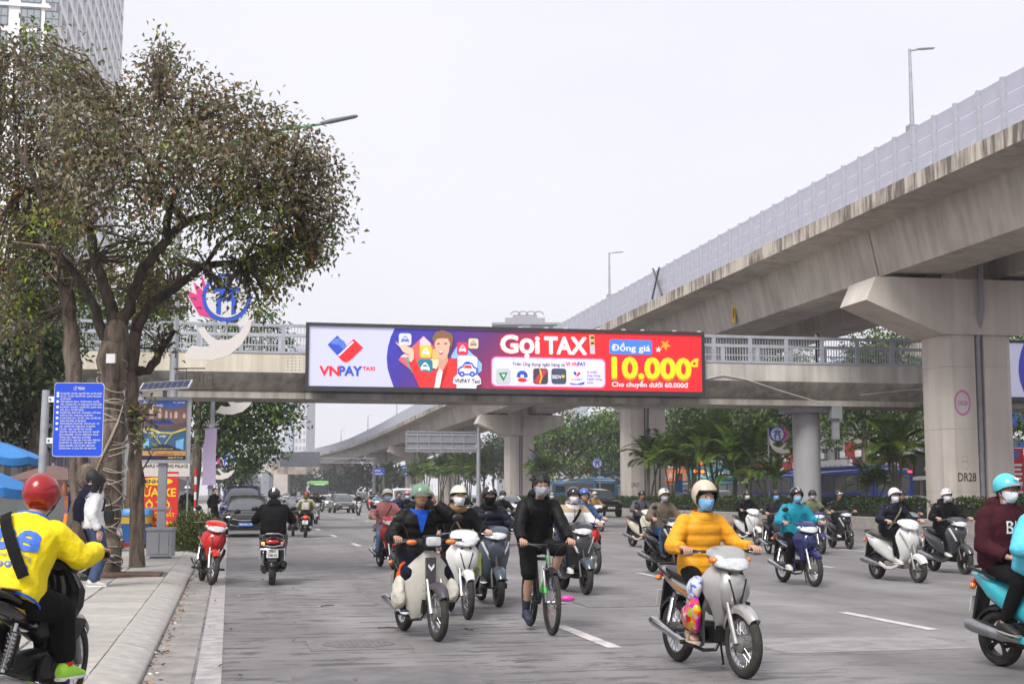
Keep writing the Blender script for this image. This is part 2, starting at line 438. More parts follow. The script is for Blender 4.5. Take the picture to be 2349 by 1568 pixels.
def _panelm():
 nt = PANELM.node_tree; p = nt.nodes['Principled BSDF']; o = nt.nodes['Material Output']; L = nt.links
 tc = nd(nt, 'TexCoord'); n = nd(nt, 'TexNoise', Scale=.8, Detail=4.); L.new(tc.outputs['Object'], n.inputs['Vector'])
 r=nd(nt,'ValToRGB');r.color_ramp.elements[0].color=(.62,.62,.70,1);r.color_ramp.elements[1].color=(.73,.73,.82,1);r.color_ramp.elements[0].position=.35;r.color_ramp.elements[1].position=.7
 L.new(n.outputs['Fac'], r.inputs['Fac']); L.new(r.outputs['Color'], p.inputs['Base Color']); p.inputs['Roughness'].default_value = .45
 t = nd(nt, 'BsdfTranslucent'); L.new(r.outputs['Color'], t.inputs['Color']); mx = nd(nt, 'MixShader'); mx.inputs['Fac'].default_value = .45
 L.new(p.outputs['BSDF'], mx.inputs[1]); L.new(t.outputs['BSDF'], mx.inputs[2]); L.new(mx.outputs['Shader'], o.inputs['Surface'])
_panelm()

# ================================================================== ground, road, pavement
KT = -0.66                                   # left kerb, across-road position
MT0, MT1 = 27.7, 31.8                        # median
PAVE_Z = .12
def strip(name, m, t0, t1, s0, s1, z, cuts=1):
 b = MB()
 pts = []
 for i in range(cuts + 1):
  s = s0 + (s1 - s0) * i / cuts
  pts.append([R(t0, s, z), R(t1, s, z)])
 b.loft(pts, closed=False, caps=False)
 b.f = [tuple(q) for q in b.f]
 o = b.build(name, m, smooth=False)
 return struct(o)
g = MB(); g.add([(-1600, -300, -.03), (1600, -300, -.03), (1600, 2400, -.03), (-1600, 2400, -.03)], [(0, 1, 2, 3)])
struct(g.build('ground', mat('dusty_ground', (.2, .19, .175), .95, var=.3, vscale=.05), smooth=False))
strip('road', ASPHALT, KT, MT0, -30, 900, 0.)
strip('opposite_road', ASPHALT, MT1, 46, -30, 900, .0)
gut = strip('gutter', GUTTER, KT + .01, -.27, -10, 300, .004)
strip('edge_line', EDGEP, -.24, -.03, -10, 300, .005)
k = 0
for t0, s00 in ((3.75, 13.2), (7.72, 14.2), (12.2, 17.5), (16.5, 15.), (21., 18.)):
 for i in range(0, 11):
  s0 = s00 + i * 9.0
  if s0 > 95: break
  b = MB(); b.add([R(t0 - .075, s0, .005), R(t0 + .075, s0, .005), R(t0 + .075, s0 + 2.35, .005), R(t0 - .075, s0 + 2.35, .005)], [(0, 1, 2, 3)])
  struct(b.build('lane_marking', LINEP, smooth=False))
for i,(t0,s0,w,l,c) in enumerate(((.5,9.6,1.5,2.6,(.16,.152,.155)),(2.0,19.,1.3,4.5,(.17,.162,.165)),(5.2,12.4,2.0,1.4,(.29,.277,.28)),(9.5,12.2,1.8,3.2,(.28,.27,.27)),(1.2,30.,2.2,6.,(.16,.152,.155)),(13.,22.,3.,5.,(.2,.19,.19)),(6.,34.,2.5,9.,(.185,.176,.178)))):
 b = MB(); b.add([R(t0 + rq[0], s0 + rq[1], .0025) for rq in ((0, 0), (w, .05), (w + .08, l), (.04, l - .08))], [(0, 1, 2, 3)])
 struct(b.build('asphalt_patch',mat('patched_asphalt_%d'%i,c,.7,var=0,col2=tuple(q*.72 for q in c),vscale=3.,detail=10.,bump=.4,bscale=80,lo=.4,hi=.6),smooth=False))
pav = strip('pavement', mat('pavement_base', (.11, .10, .09), .95, var=.3, vscale=4), -9.5, KT - .36, -10, 300, PAVE_Z - .02)
sl_me = []
for i, m in enumerate(SLAB):
 b = MB(); w = .782; d = .012
 b.loft([[(-w / 2, -w / 2, -.03), (w / 2, -w / 2, -.03), (w / 2, w / 2, -.03), (-w / 2, w / 2, -.03)],
   [(-w / 2, -w / 2, -d), (w / 2, -w / 2, -d), (w / 2, w / 2, -d), (-w / 2, w / 2, -d)],
   [(-w / 2 + d / 2, -w / 2 + d / 2, 0), (w / 2 - d / 2, -w / 2 + d / 2, 0), (w / 2 - d / 2, w / 2 - d / 2, 0), (-w / 2 + d / 2, w / 2 - d / 2, 0)]])
 me = b.mesh('paving_slab'); me.materials.append(m); sl_me.append(me)
TREE_T, TREE_S = toR(G(238, 1318, PAVE_Z))
rr = random.Random(3)
n_slab = 0
for i in range(54):
 for j in range(6):
  s = 5.2 + i * .8; t = KT - .36 - .4 - j * .8
  if -3.3 < t - TREE_T < 1.05 and abs(s - TREE_S) < .95: continue
  if n_slab >= 296: break
  n_slab += 1
  o = link('paving_slab', sl_me[rr.randrange(4)], pav, R(t, s, PAVE_Z + rr.uniform(-.004, .004)))
  o.rotation_euler = (rr.uniform(-.004, .004), rr.uniform(-.004, .004), RA + rr.choice((0, math.pi)))
b = MB(); b.loft([[R(-9.5, 47.6, PAVE_Z), R(KT - .36, 47.6, PAVE_Z)], [R(-9.5, 300, PAVE_Z), R(KT - .36, 300, PAVE_Z)]], closed=False, caps=False)
b.build('paving', SLAB[0], pav, smooth=False)
kb = MB(); Lk = .985
prof = [(-.36, PAVE_Z + .002), (-.30, PAVE_Z + .004), (-.10, .075), (-.015, .05), (0, .03), (0, -.05), (-.36, -.05)]
kb.loft([[(a, y, z) for a, z in prof] for y in (-Lk / 2, Lk / 2)])
kme = kb.mesh('kerb_stone'); kme.materials.append(KERBM); kme.shade_smooth(); kme.set_sharp_from_angle(angle=rad(50))
kerb = struct(link('kerb', None)); kerb.location = (0, 0, 0)
for i in range(70):
 o = link('kerb_stone', kme, kerb, R(KT, 4 + i, rr.uniform(-.004, .003))); o.rotation_euler = (0, rr.uniform(-.01, .01), RA)
kb = MB(); kb.loft([[R(KT + a, s, z) for a, z in prof] for s in (73.6, 300)]); kb.build('kerb_run', KERBM, kerb)
b = MB(); pts = []
for i in range(15):
 for j in range(9):
  tt = TREE_T - 2.9 + i * 3.85 / 14; ss = TREE_S - .86 + j * 1.72 / 8
  pts.append(R(tt, ss, PAVE_Z - .015 + .07 * math.exp(-((tt - TREE_T) ** 2 + (ss - TREE_S) ** 2) / .5) + rr.uniform(0, .018)))
b.add(pts, [(i * 9 + j, (i + 1) * 9 + j, (i + 1) * 9 + j + 1, i * 9 + j + 1) for i in range(14) for j in range(8)])
struct(b.build('tree_pit', SOIL))
med = strip('median', SOIL, MT0 + .2, MT1 - .2, -10, 330, .46)
kb = MB(); kb.loft([[(a, y, z) for a, z in ((0, -.05), (0, .48), (.03, .51), (.22, .51), (.25, .48), (.25, -.05))] for y in (-.99, .99)])
mme = kb.mesh('median_kerb_block'); mme.materials.append(mat('median_kerb', (.40, .365, .33), .85, var=.25, vscale=2.5, detail=8., bump=.2))
mk = struct(link('median_kerb', None))
for i in range(90):
 o = link('kerb_block', mme, mk, R(MT0, 28 + i * 2, 0)); o.rotation_euler = (0, 0, RA)
b = MB(); b.loft([[R(MT0 + a, s, z) for a, z in ((0, -.05), (0, .5), (.25, .5), (.25, -.05))] for s in (208, 330)])
b.loft([[R(MT0 + a, s, z) for a, z in ((0, -.05), (0, .5), (.25, .5), (.25, -.05))] for s in (-10, 26.9)])
b.loft([[R(MT1 - .25 + a, s, z) for a, z in ((0, -.05), (0, .5), (.25, .5), (.25, -.05))] for s in (-10, 330)])
b.build('kerb_run', mme.materials[0], mk)
far_pv = strip('far_pavement', SLAB[1], 46, 60, -30, 400, .12)

def manhole(name, label, c, size, lid=True):
 o = thing(name, label, 'manhole cover', (c[0], c[1], .004), RA)
 fr = MB()
 h = size / 2
 for i in range(16):                        # ribbed frame
  y = -h + (i + .5) * size / 16
  fr.bx(-h, h, y - size / 40, y + size / 40, 0, .006)
 fr.bx(-h, h, -h, h, -.02, .003)
 fr.build('cover_frame', mat('cast_iron', (.23, .22, .215), .7, .1, var=.35, vscale=9), o, smooth=False)
 if lid:
  l = MB(); r = size * .36
  l.lathe([(r, .004), (r, .011), (r - .02, .012), (r - .03, .009), (.01, .009)], n=36)
  for i in range(13):
   x = -r + (i + .5) * 2 * r / 13; w = math.sqrt(max(r * r - x * x, 0)) - .04
   if w > .03: l.bx(x - .012, x + .012, -w, w, .008, .0125)
  l.build('lid', mat('cast_iron_lid', (.19, .18, .178), .65, .2, var=.35, vscale=9), o, smooth=False)
 return o
manhole('manhole_cover', 'square ribbed iron manhole cover with round lid in near asphalt', G(822, 1478), 1.0)
manhole('drain_cover', 'worn square ribbed cover in asphalt behind the yellow-jacket rider', G(1425, 1383), 1.25, False)

# ================================================================== viaduct
FK = -(1174.5 - 584) / F
def v_path():
 P=[(29.25+FK*Y,Y) for Y in range(-60,261,20)]+[(-27.8,300),(-35.2,335),(-44.,370),(-56.5,414),(-73,468),(-90.5,525),(-116,600),(-156,700),(-205,800)]
 return P
VP_ = v_path()
def v_frame(Y):
 for i in range(len(VP_) - 1):
  if VP_[i][1] <= Y <= VP_[i + 1][1] or i == len(VP_) - 2:
   p0 = VP_[max(i - 1, 0)]; p1 = VP_[i]; p2 = VP_[i + 1]; p3 = VP_[min(i + 2, len(VP_) - 1)]
   k = (Y - p1[1]) / (p2[1] - p1[1])
   m1 = (p2[0] - p0[0]) / (p2[1] - p0[1]) if i else FK; m2 = (p3[0] - p1[0]) / (p3[1] - p1[1]); h = p2[1] - p1[1]
   X = (2 * k ** 3 - 3 * k ** 2 + 1) * p1[0] + (k ** 3 - 2 * k ** 2 + k) * h * m1 + (-2 * k ** 3 + 3 * k ** 2) * p2[0] + (k ** 3 - k ** 2) * h * m2
   dx = (m1 * (1 - k) + m2 * k); d = nrm([dx, 1, 0]); return V3((X, Y, 0)), np.array([d[1], -d[0], 0]), d
def v_pt(Y, a, z, al=0.):
 c, p, d = v_frame(Y); return c + p * a + d * al + V3((0, 0, z))
via = thing('elevated_viaduct', 'long concrete elevated highway on piers curving away above the road', 'viaduct')
SECT=[(-5.7,12.93),(-5.7,12.33),(-4.12,12.24),(-3.72,10.34),(-1.3,10.34),(-1.1,11.9),(1.1,11.9),(1.3,10.34),(3.72,10.34),(4.12,12.24),(5.7,12.33),(5.7,12.93),(5.38,12.93),(5.38,12.5),(-5.38,12.5),(-5.38,12.93)]
PIERS = [8., 56., 103., 151., 205., 250., 298., 345., 392., 440., 490., 545., 600.]
ends = [-60.] + PIERS + [700.]
for i in range(len(ends) - 1):
 y0, y1 = ends[i] + .05, ends[i + 1] - .05; n = 6 if ends[i] < 240 else 8
 b = MB(); b.loft([[v_pt(y0 + (y1 - y0) * k / n, a, z) for a, z in SECT] for k in range(n + 1)])
 b.m = [0] * len(b.f)
 ns = len(SECT)
 for q, fc in enumerate(b.f):
  if len(fc) == 4 and fc[0] % ns in (0, 10): b.m[q] = 1
 b.build('deck_span', [DECKC, EDGEC], via, angle=20)
pm = MB()
for i in range(3): pm.box((0, 0, .30 + i * .585), (.03, 1.36, .55))
pme = pm.mesh('barrier_panel'); pme.materials.append(PANELM)
po = MB(); po.box((-.03, 0, .86), (.16, .15, 1.80)); po.box((-.03, 0, .02), (.26, .24, .05)); po.box((-.09, 0, .12), (.05, .16, .2))
pome = po.mesh('barrier_post'); pome.materials.append(mat('barrier_post_steel', (.5, .52, .58), .5, .2, var=.2, vscale=4))
def along(Y0, n, step):
 out = []; Y = Y0
 for i in range(n):
  out.append(Y); c, p, d = v_frame(Y); Y += step * d[1]
 return out
ys = along(33., 190, 1.5)
for i, Y in enumerate(ys):
 c, p, d = v_frame(Y); a = math.atan2(-d[0], d[1])
 o = link('barrier_post', pome, via, v_pt(Y, -5.52, 12.93)); o.rotation_euler = (0, 0, a)
 if i + 1 < len(ys):
  o = link('barrier_panel', pme, via, v_pt((Y + ys[i + 1]) / 2, -5.5, 12.93)); o.rotation_euler = (0, 0, a)
b = MB(); bp = MB(); Y = ys[-1]; L2 = along(Y, 150, 2.0)
for i in range(len(L2) - 1):
 q = [v_pt(L2[i], -5.5, 12.95), v_pt(L2[i + 1], -5.5, 12.95), v_pt(L2[i + 1], -5.5, 14.67), v_pt(L2[i], -5.5, 14.67)]
 b.add([p + V3((w, 0, 0)) for w in (0, .04) for p in q], [(0, 1, 2, 3), (7, 6, 5, 4), (3, 2, 6, 7), (0, 4, 5, 1)])
 c, p, d = v_frame(L2[i]); bp.box(v_pt(L2[i], -5.55, 13.8), (.16, .16, 1.8), math.atan2(-d[0], d[1]))
stuff(b.build('far_barrier_sheets', PANELM, via, smooth=False)); stuff(bp.build('far_barrier_posts', GALV, via, smooth=False))
b=MB();b.loft([[v_pt(Y,5.45,12.93),v_pt(Y,5.5,12.93),v_pt(Y,5.5,14.6),v_pt(Y,5.45,14.6)] for Y in list(range(-60,261,40))+[300,340,380,420,470,525,600,690]])
b.build('opposite_barrier', PANELM, via, smooth=False)
b=MB();b.tube([v_pt(79.2,-5.75,12.95),v_pt(80.9,-5.75,14.75)],.07,4);b.tube([v_pt(81.0,-5.8,12.95),v_pt(79.5,-5.8,14.6)],.06,4);b.build('loose_bracing_bar',mat('weathered_steel',(.12,.13,.13),.7,.3),via)
c, p, d = v_frame(72.4)
nt_=MB();nt_.box(v_pt(72.4,-3.93,11.0),(.03,.5,1.0),math.atan2(-d[0],d[1]));nb=nt_.build('warning_notice',mat('yellow_notice',(.75,.52,.04),.6),via,smooth=False)
nt_ = MB(); nt_.ell(v_pt(72.4, -3.955, 11.02), (.02, .16, .3)); nt_.build('notice_mark', mat('red_mark', (.5, .04, .02), .6), nb)

def pier(Y, label, cat='pier', z7=7.9, far=False):
 c, p, d = v_frame(Y); a = math.atan2(p[1], p[0])
 o = thing('viaduct_pier', label, cat, tuple(c), a, 'piers carrying the elevated viaduct')
 b = MB(); n = .2; nd_ = .3; ch = .35; A, B = 1.55, 1.1
 plan = [(-A + ch, -B), (-n, -B), (-n, -B + nd_), (n, -B + nd_), (n, -B), (A - ch, -B), (A, -B + ch), (A, B - ch), (A - ch, B), (-A + ch, B), (-A, B - ch), (-A, -B + ch)]
 zs = [-.2, 1.6, 1.63, 4.1, 4.13, 6.6, 6.63, 7.9]
 lifts = [(-.2, 1.6), (1.615, 4.1), (4.115, 6.6), (6.615, 7.92)]
 for k, (z0, z1) in enumerate(lifts):
  b = MB(); b.prism(plan, (0, 0, z0), (1, 0, 0), (0, 1, 0), (0, 0, z1 - z0)); b.build('shaft_lift', PIERC, o, smooth=False)
 b = MB(); b.prism([(x * .985, y * .985) for x, y in plan], (0, 0, -.2), (1, 0, 0), (0, 1, 0), (0, 0, 8.05)); b.build('shaft_core', PIERC, o, smooth=False)
 b = MB(); D = 1.25
 prof = [(-4.45, 10.15), (-4.9, 9.2), (-1.7, 7.9), (1.7, 7.9), (4.9, 9.2), (4.45, 10.15)]
 b.prism(prof, (0, D, 0), (1, 0, 0), (0, 0, 1), (0, -2 * D, 0)); b.build('crosshead', PIERC, o, smooth=False)
 b = MB()
 for x in (-3.2, -1.8, 1.8, 3.2):
  for y in (-.6, .6): b.box((x, y, 10.25), (.7, .6, .22))
 b.build('bearing', mat('dark_bearing', (.1, .095, .09), .8), o, smooth=False)
 b = MB(); b.tube([(0, -1.35, 11.9), (0, -1.42, 9.9), (.0, -1.42, 9.0), (0, -.98, 7.7), (0, -.95, .1)], .115, 10)
 for z in (1.2, 2.6, 4.0, 5.4, 6.8): b.lathe([(.135, z), (.135, z + .06)], (0, -.955, 0), n=10)
 b.build('drainpipe', mat('drainpipe_grey', (.3, .31, .34), .45, var=.25, vscale=2), o)
 return o
plabels = {56.: 'massive concrete pier stencilled DR28 behind the burgundy-hoodie passenger', 103.: 'concrete pier just right of the long blue bus, beside palms',
     151.: 'concrete pier with wide crosshead above the masked black-clad rider', 205.: 'fourth concrete pier back, behind overhead sign backs',
     250.:'fifth concrete pier back, beside median palms',298.:'sixth concrete pier back along the median',345.:'seventh and farthest separate concrete pier near the road bend'}
PIERO = {}
for Y in PIERS[1:7]:
 PIERO[Y] = pier(Y, plabels[Y])
o = PIERO[56.]
b=MB();b.text('DR28',(-1.12,-1.103,2.02),(1,0,0),(0,0,1),.48,.012,width=.78);b.build('stencil',mat('stencil_brown',(.10,.05,.04),.8),o,smooth=False)
b = MB(); b.flat(circ(-.82, 5.15, .29, 24, .42), (0, -1.103, 0), (1, 0, 0), (0, 0, 1)); b.build('number_disc', mat('disc_white', (.6, .52, .55), .8), o, smooth=False)
b = MB()
out, inn = circ(-.82, 5.15, .36, 28, .52), circ(-.82, 5.15, .29, 28, .43)
b.loft([[(x,-1.106,z) for x,z in out],[(x,-1.106,z) for x,z in inn]],caps=False);b.text('DR28',(-.82,-1.107,5.05),(1,0,0),(0,0,1),.25,.008,width=.42,align='CENTER')
b.build('disc_ring', mat('disc_pink', (.55, .2, .38), .8), o, smooth=False)
b = MB(); b.loft([[(x, -1.106, z) for x, z in circ(-.8, 2.9, .14)], [(x, -1.106, z) for x, z in circ(-.8, 2.9, .12)]], caps=False)
b.loft([[(x,-1.106,z) for x,z in circ(-.8,2.66,.17)],[(x,-1.106,z) for x,z in circ(-.8,2.66,.15)]],caps=False);b.build('painted_figure',mat('scratch_paint',(.42,.33,.27),.85),o,smooth=False)
o = PIERO[103.]
b = MB(); b.text('DR27', (-1.2, -1.103, 2.05), (1, 0, 0), (0, 0, 1), .42, .01, width=.6); b.build('stencil', mat('stencil_brown', (.10, .05, .04), .8), o, smooth=False)
b = MB(); b.flat(circ(-.85, 5.2, .3, 20, .5), (0, -1.103, 0), (1, 0, 0), (0, 0, 1)); b.build('number_disc', mat('disc_faded', (.55, .46, .45), .8), o, smooth=False)
sb = thing('straddle_bent', 'far concrete portal with long stained beam spanning the road under the viaduct', 'portal')
YB = 400.
for (x0,x1,z0,z1,dy,m,nm) in ((625,822,7.3,10.5,3.2,stained('portal_concrete',(.5,.44,.37),(.2,.165,.14),sc=.9,st=(1,1,.05),lo=.42,hi=.56),'cross_beam'),(632,664,-.2,7.3,4.0,PIERC,'column'),(790,815,-.2,7.3,4.0,PIERC,'column'),(602,625,8.0,10.3,3.0,PIERC,'beam_stub')):
 p0 = AT(x0, 1000, YB); p1 = AT(x1, 1000, YB)
 b = MB(); b.bx(p0.x, p1.x, YB - dy / 2, YB + dy / 2, z0, z1); b.build(nm, m, sb, smooth=False)
for Y in (440.,):
 c, p, d = v_frame(Y)
def deck_lamp(Y, lab):
 c, p, d = v_frame(Y); o = thing('viaduct_lamp', lab, 'street lamp', tuple(v_pt(Y, -5.3, 12.5)), math.atan2(p[1], p[0]), 'lamp posts along the viaduct')
 b = MB(); b.tube([(0, 0, 0), (0, 0, 2.3), (0, 0, 5.3)], [.11, .09, .05], 8); b.build('pole', GALV, o)
 b = MB(); b.box((0, 0, 2.3), (.36, .3, .22)); b.build('bracket', STRUT, o, smooth=False)
 b=MB();b.tube([(0,0,5.22),(.35,0,5.3)],.03,6);b.loft(rings_x([(.3,5.31,.06,.03),(.5,5.33,.1,.045),(.95,5.38,.09,.03),(1.0,5.385,.03,.01)],10));b.build('lamp_head',STRUT,o)
for i, Y in enumerate((49.8, 92.5, 180, 230., 285., 347., 410.)):
 deck_lamp(Y,('tall lamp post high on viaduct barrier above the stencilled near pier','lamp post on viaduct barrier straight above the word TAXI','lamp post on viaduct barrier, mostly behind the billboard','lamp post on viaduct rising just left of overhead sign backs','thin lamp post on viaduct, third from the road bend','thin lamp post on viaduct, second from the road bend','thin lamp post on viaduct nearest the hazy pale tower')[i])

# ================================================================== footbridge
FS = 57.0
fb = thing('footbridge', 'painted steel pedestrian footbridge crossing above the whole road', 'footbridge', (0, 0, 0), RA)
GP=[(0,7.33),(0,6.5),(.18,6.22),(.5,6.0),(.72,5.75),(.5,5.7),(.5,5.46),(3.1,5.46),(3.1,5.7),(2.88,5.75),(3.1,6.0),(3.42,6.22),(3.6,6.5),(3.6,7.33),(3.45,7.33),(3.45,7.2),(.15,7.2),(.15,7.33)]
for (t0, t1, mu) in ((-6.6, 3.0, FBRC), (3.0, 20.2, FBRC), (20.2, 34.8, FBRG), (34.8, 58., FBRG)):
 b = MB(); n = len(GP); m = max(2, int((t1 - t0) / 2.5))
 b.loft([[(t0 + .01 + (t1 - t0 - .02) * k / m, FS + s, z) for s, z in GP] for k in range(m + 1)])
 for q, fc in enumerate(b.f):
  if len(fc) == 4 and 1 <= fc[0] % n <= 10: b.m[q] = 1  # lower faces take the colour with shade painted in
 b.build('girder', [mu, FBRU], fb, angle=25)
b = MB(); b.bx(-6.6, 58, FS - .03, FS + .0, 7.28, 7.36); b.build('kerb_angle', RAILP, fb, smooth=False)
BAY = 1.71
bars = MB()
for i in range(13): bars.box((-BAY / 2 + (i + .5) * BAY / 13, 0, .55), (.022, .022, 1.06))
bars.bx(-BAY / 2, BAY / 2, -.02, .02, .02, .05)
bme = bars.mesh('railing_bars'); bme.materials.append(RAILP)
pst = MB(); pst.box((0, 0, .58), (.17, .12, 1.18)); pstme = pst.mesh('railing_post'); pstme.materials.append(RAILP)
for side, y in ((0, FS + .08), (1, FS + 3.52)):
 b = MB(); b.bx(-6.6, 58, y - .07, y + .07, 8.40, 8.52); b.bx(-6.6, 58, y - .03, y + .03, 7.98, 8.03); b.build('top_rail', RAILP, fb, smooth=False)
 for i in range(38):
  x = -6.5 + i * BAY
  if side == 0 and 3.2 < x < 18.2: continue
  link('railing_post', pstme, fb, (x, y, 7.31))
  link('railing_bars', bme, fb, (x + BAY / 2, y, 7.34))
for x, w in ((-4.9, .62), (25.9, .62), (47, .62)):
 b=MB();b.lathe([(.01,-.2),(w,-.2),(w,5.2),(.01,5.2)],(x,FS+1.8,0),n=28);col_=b.build('support_column',mat('column_grey',(.36,.36,.37),.6,var=.2,vscale=1.2,stretch=(1,1,.3)),fb)
 b = MB(); b.bx(x - .95, x + .95, FS + .9, FS + 2.7, 5.2, 5.46); b.build('column_head', STRUT, col_, smooth=False)
b = MB(); b.bx(26.6, 27.1, FS + .5, FS + 1.0, 4.9, 5.45); b.box((26.85, FS + .72, 4.45), (.3, .2, .95)); b.build('junction_box', STRUT, fb, smooth=False)
b=MB();b.tube([(20.3,FS-.03,6.5),(21.2,FS-.05,6.72),(22.3,FS-.03,6.55),(24,FS-.03,6.05),(26.3,FS+.3,5.5)],.025,5);b.tube([(27.8,FS+.1,5.95),(30,FS-.01,6.2),(31.6,FS-.02,6.28),(33,FS-.02,6.22)],.025,5);b.build('cable',mat('pale_cable',(.5,.48,.44),.7),fb)
b = MB()
for i in range(4):
 for j in range(5): b.ell((2.25 + i * .16, FS - .004, 6.62 + j * .13), (.03, .012, .03), 6, 4)
b.build('splice_bolts', STEEL, fb)

# ================================================================== overhead signs
def sign_back(name, label, t0, t1, s, z0, z1, post_t, top):
 o = thing(name, label, 'road sign', (0, 0, 0), RA)
 b = MB(); b.bx(t0, t1, s + .05, s + .1, z0, z1); b.build('sign_plate', mat('sign_back_grey', (.3, .31, .35), .5, .3, var=.2, vscale=1.), o, smooth=False)
 b = MB()
 n = 6
 for i in range(n + 1):
  x = t0 + (t1 - t0) * i / n; b.bx(x - .05, x + .05, s - .06, s + .05, z0, z1)
 for z in (z0, (z0 + z1) / 2 - .1, z1 - .12): b.bx(t0, t1, s - .09, s - .02, z, z + .12)
 b.build('stiffener', mat('stiffener_grey', (.38, .39, .43), .5, .3, var=.2), o, smooth=False)
 b = MB(); b.tube([(post_t, s, 0), (post_t, s, top)], [.26, .2], 10); b.build('post', STRUT, o)
 b=MB();b.bx(min(t0,post_t),post_t,s-.02,s+.18,z1-.5,z1-.25);b.bx(min(t0,post_t),post_t,s-.02,s+.18,z0+.25,z0+.5);b.build('arm',STRUT,o,smooth=False)
 return o
p0, p1, p2 = AT(932, 1000, 150), AT(1092, 1000, 154), AT(1098, 1000, 154)
ss = toR(p1)[1]
def t_at(x, s):   # across position of the sight line through column x at road distance s
 u = (x - 1174.5) / F; return s * (u * RC + RS) / (RC - u * RS)
sign_back('overhead_sign', 'grey back of a large overhead road sign beneath the viaduct', t_at(932, ss), t_at(1091, ss), ss, 6.2, 8.5, t_at(1098, ss), 9.0)
gs = 276.
o = thing('sign_gantry', 'far white lattice gantry across the road with grey sign back', 'gantry', (0, 0, 0), RA)
b = MB(); tA, tB = -2., 28.5; n = 28
for z in (7.75, 8.65):
 for y in (gs, gs + .8): b.tube([(tA, y, z), (tB, y, z)], .09, 5)
for i in range(n + 1):
 x = tA + (tB - tA) * i / n; b.tube([(x, gs, 7.75), (x, gs, 8.65)], .05, 4)
 if i < n: b.tube([(x, gs, 7.75 + .9 * (i % 2)), (x + (tB - tA) / n, gs, 8.65 - .9 * (i % 2))], .05, 4)
b.build('truss', mat('gantry_white', (.6, .6, .62), .6, .1), o)
b = MB(); b.bx(t_at(644, gs), t_at(735, gs), gs - .3, gs - .2, 6.9, 9.9); b.build('sign_plate', mat('sign_back_grey', (.3, .31, .35), .5, .3), o, smooth=False)
for x in (tA, tB): b = MB(); b.tube([(x, gs + .4, 0), (x, gs + .4, 8.8)], .3, 8); b.build('post', STRUT, o)
for i,(x0,x1,y0,y1,Y,tx) in enumerate(((857,882,1073,1090,255,'far blue direction sign, first right of the tall grey sign post base'),(921,938,1066,1090,240,'far blue direction sign half behind a viaduct pier beside median palms'))):
 a, c = AT(x0, y1, Y), AT(x1, y0, Y); o = thing('direction_sign', tx, 'road sign', (0, 0, 0))
 b = MB(); b.bx(a.x, c.x, Y - .03, Y + .03, a.z, c.z); b.build('sign_plate', mat('sign_blue', (.03, .1, .62), .45, var=.05), o, smooth=False)
 b=MB();b.bx(a.x+.2,a.x+1.3,Y-.04,Y-.032,c.z-.55,c.z-.35);b.bx(a.x+.2,c.x-.3,Y-.04,Y-.032,a.z+.25,a.z+.42);b.build('lettering',WHITEP,o,smooth=False)
 b = MB(); b.tube([(c.x - .15, Y + .1, 0), (c.x - .15, Y + .1, c.z)], .1, 6); b.build('post', STRUT, o)
# ================================================================== motorbikes
_CACHE = {}
def cached(key, fn, name, m, parent, loc=None, rot=None, smooth=True, angle=38):
 """build a part once and share its mesh between alike vehicles"""
 mk = tuple(q.name for q in m) if isinstance(m, (list, tuple)) else m.name
 k = (key, mk)
 if k not in _CACHE:
  b = MB(); fn(b); o = b.build(name, m, parent, smooth, angle); _CACHE[k] = o.data
 else: o = link(name, _CACHE[k], parent)
 if loc is not None: o.location = loc
 if rot is not None: o.rotation_euler = rot
 return o
def wheel(parent, x, r, kind, w=.045, steer=0., z=None):
 def tyre(b):b.lathe([(r-.075,-w*.8),(r-.05,-w),(r-.018,-w*.85),(r,-w*.35),(r+.001,0),(r,w*.35),(r-.018,w*.85),(r-.05,w),(r-.075,w*.8)],axis='y',n=36,close=True)
 o = cached(('tyre', r, w), tyre, 'wheel', RUBBER, parent, (x, 0, z if z is not None else r), (0, 0, steer))
 rim_r = r - .07
 def rim(b): b.lathe([(rim_r - .022, -w * .55), (rim_r + .006, -w * .7), (rim_r + .006, w * .7), (rim_r - .022, w * .55), (rim_r - .018, 0)], axis='y', n=36, close=True)
 cached(('rim', r, w), rim, 'rim', CHROME if kind == 'spoke' else (BLACK if kind == 'alloyblack' else ALLOY), o)
 if kind == 'spoke':
  def sp(b):
   for k in range(28):
    a = 2 * math.pi * k / 28; a2 = a + (.5 if k % 2 else -.5); y = .035 if (k // 2) % 2 else -.035
    b.tube([(.05 * math.cos(a2), y, .05 * math.sin(a2)), (rim_r * math.cos(a), 0, rim_r * math.sin(a))], .0028, 4, False)
  cached(('spokes', r), sp, 'spokes', STEEL, o)
  def hub(b): b.lathe([(.005, -.06), (.03, -.06), (.075, -.045), (.08, 0), (.075, .045), (.03, .06), (.005, .06)], axis='y', n=18)
  cached(('hub',), hub, 'hub', ALLOY, o)
 else:
  def al(b):
   for k in range(5):
    a = 2 * math.pi * k / 5; ca, sa = math.cos(a), math.sin(a)
    for s in (-.11, .11):
     c2, s2 = math.cos(a + s), math.sin(a + s)
     b.tube([(.03 * ca, 0, .03 * sa), (rim_r * .6 * math.cos(a + s * .5), 0, rim_r * .6 * math.sin(a + s * .5)), (rim_r * c2, 0, rim_r * s2)], [.02, .013, .014], 6)
   b.lathe([(.005, -.05), (.045, -.05), (.05, .05), (.005, .05)], axis='y', n=14)
   b.lathe([(.06, .048), (.095, .048), (.095, .052), (.06, .052)], axis='y', n=24, close=True)
  cached(('alloy', r), al, 'spokes', BLACK if kind == 'alloyblack' else ALLOY, o)
 return o
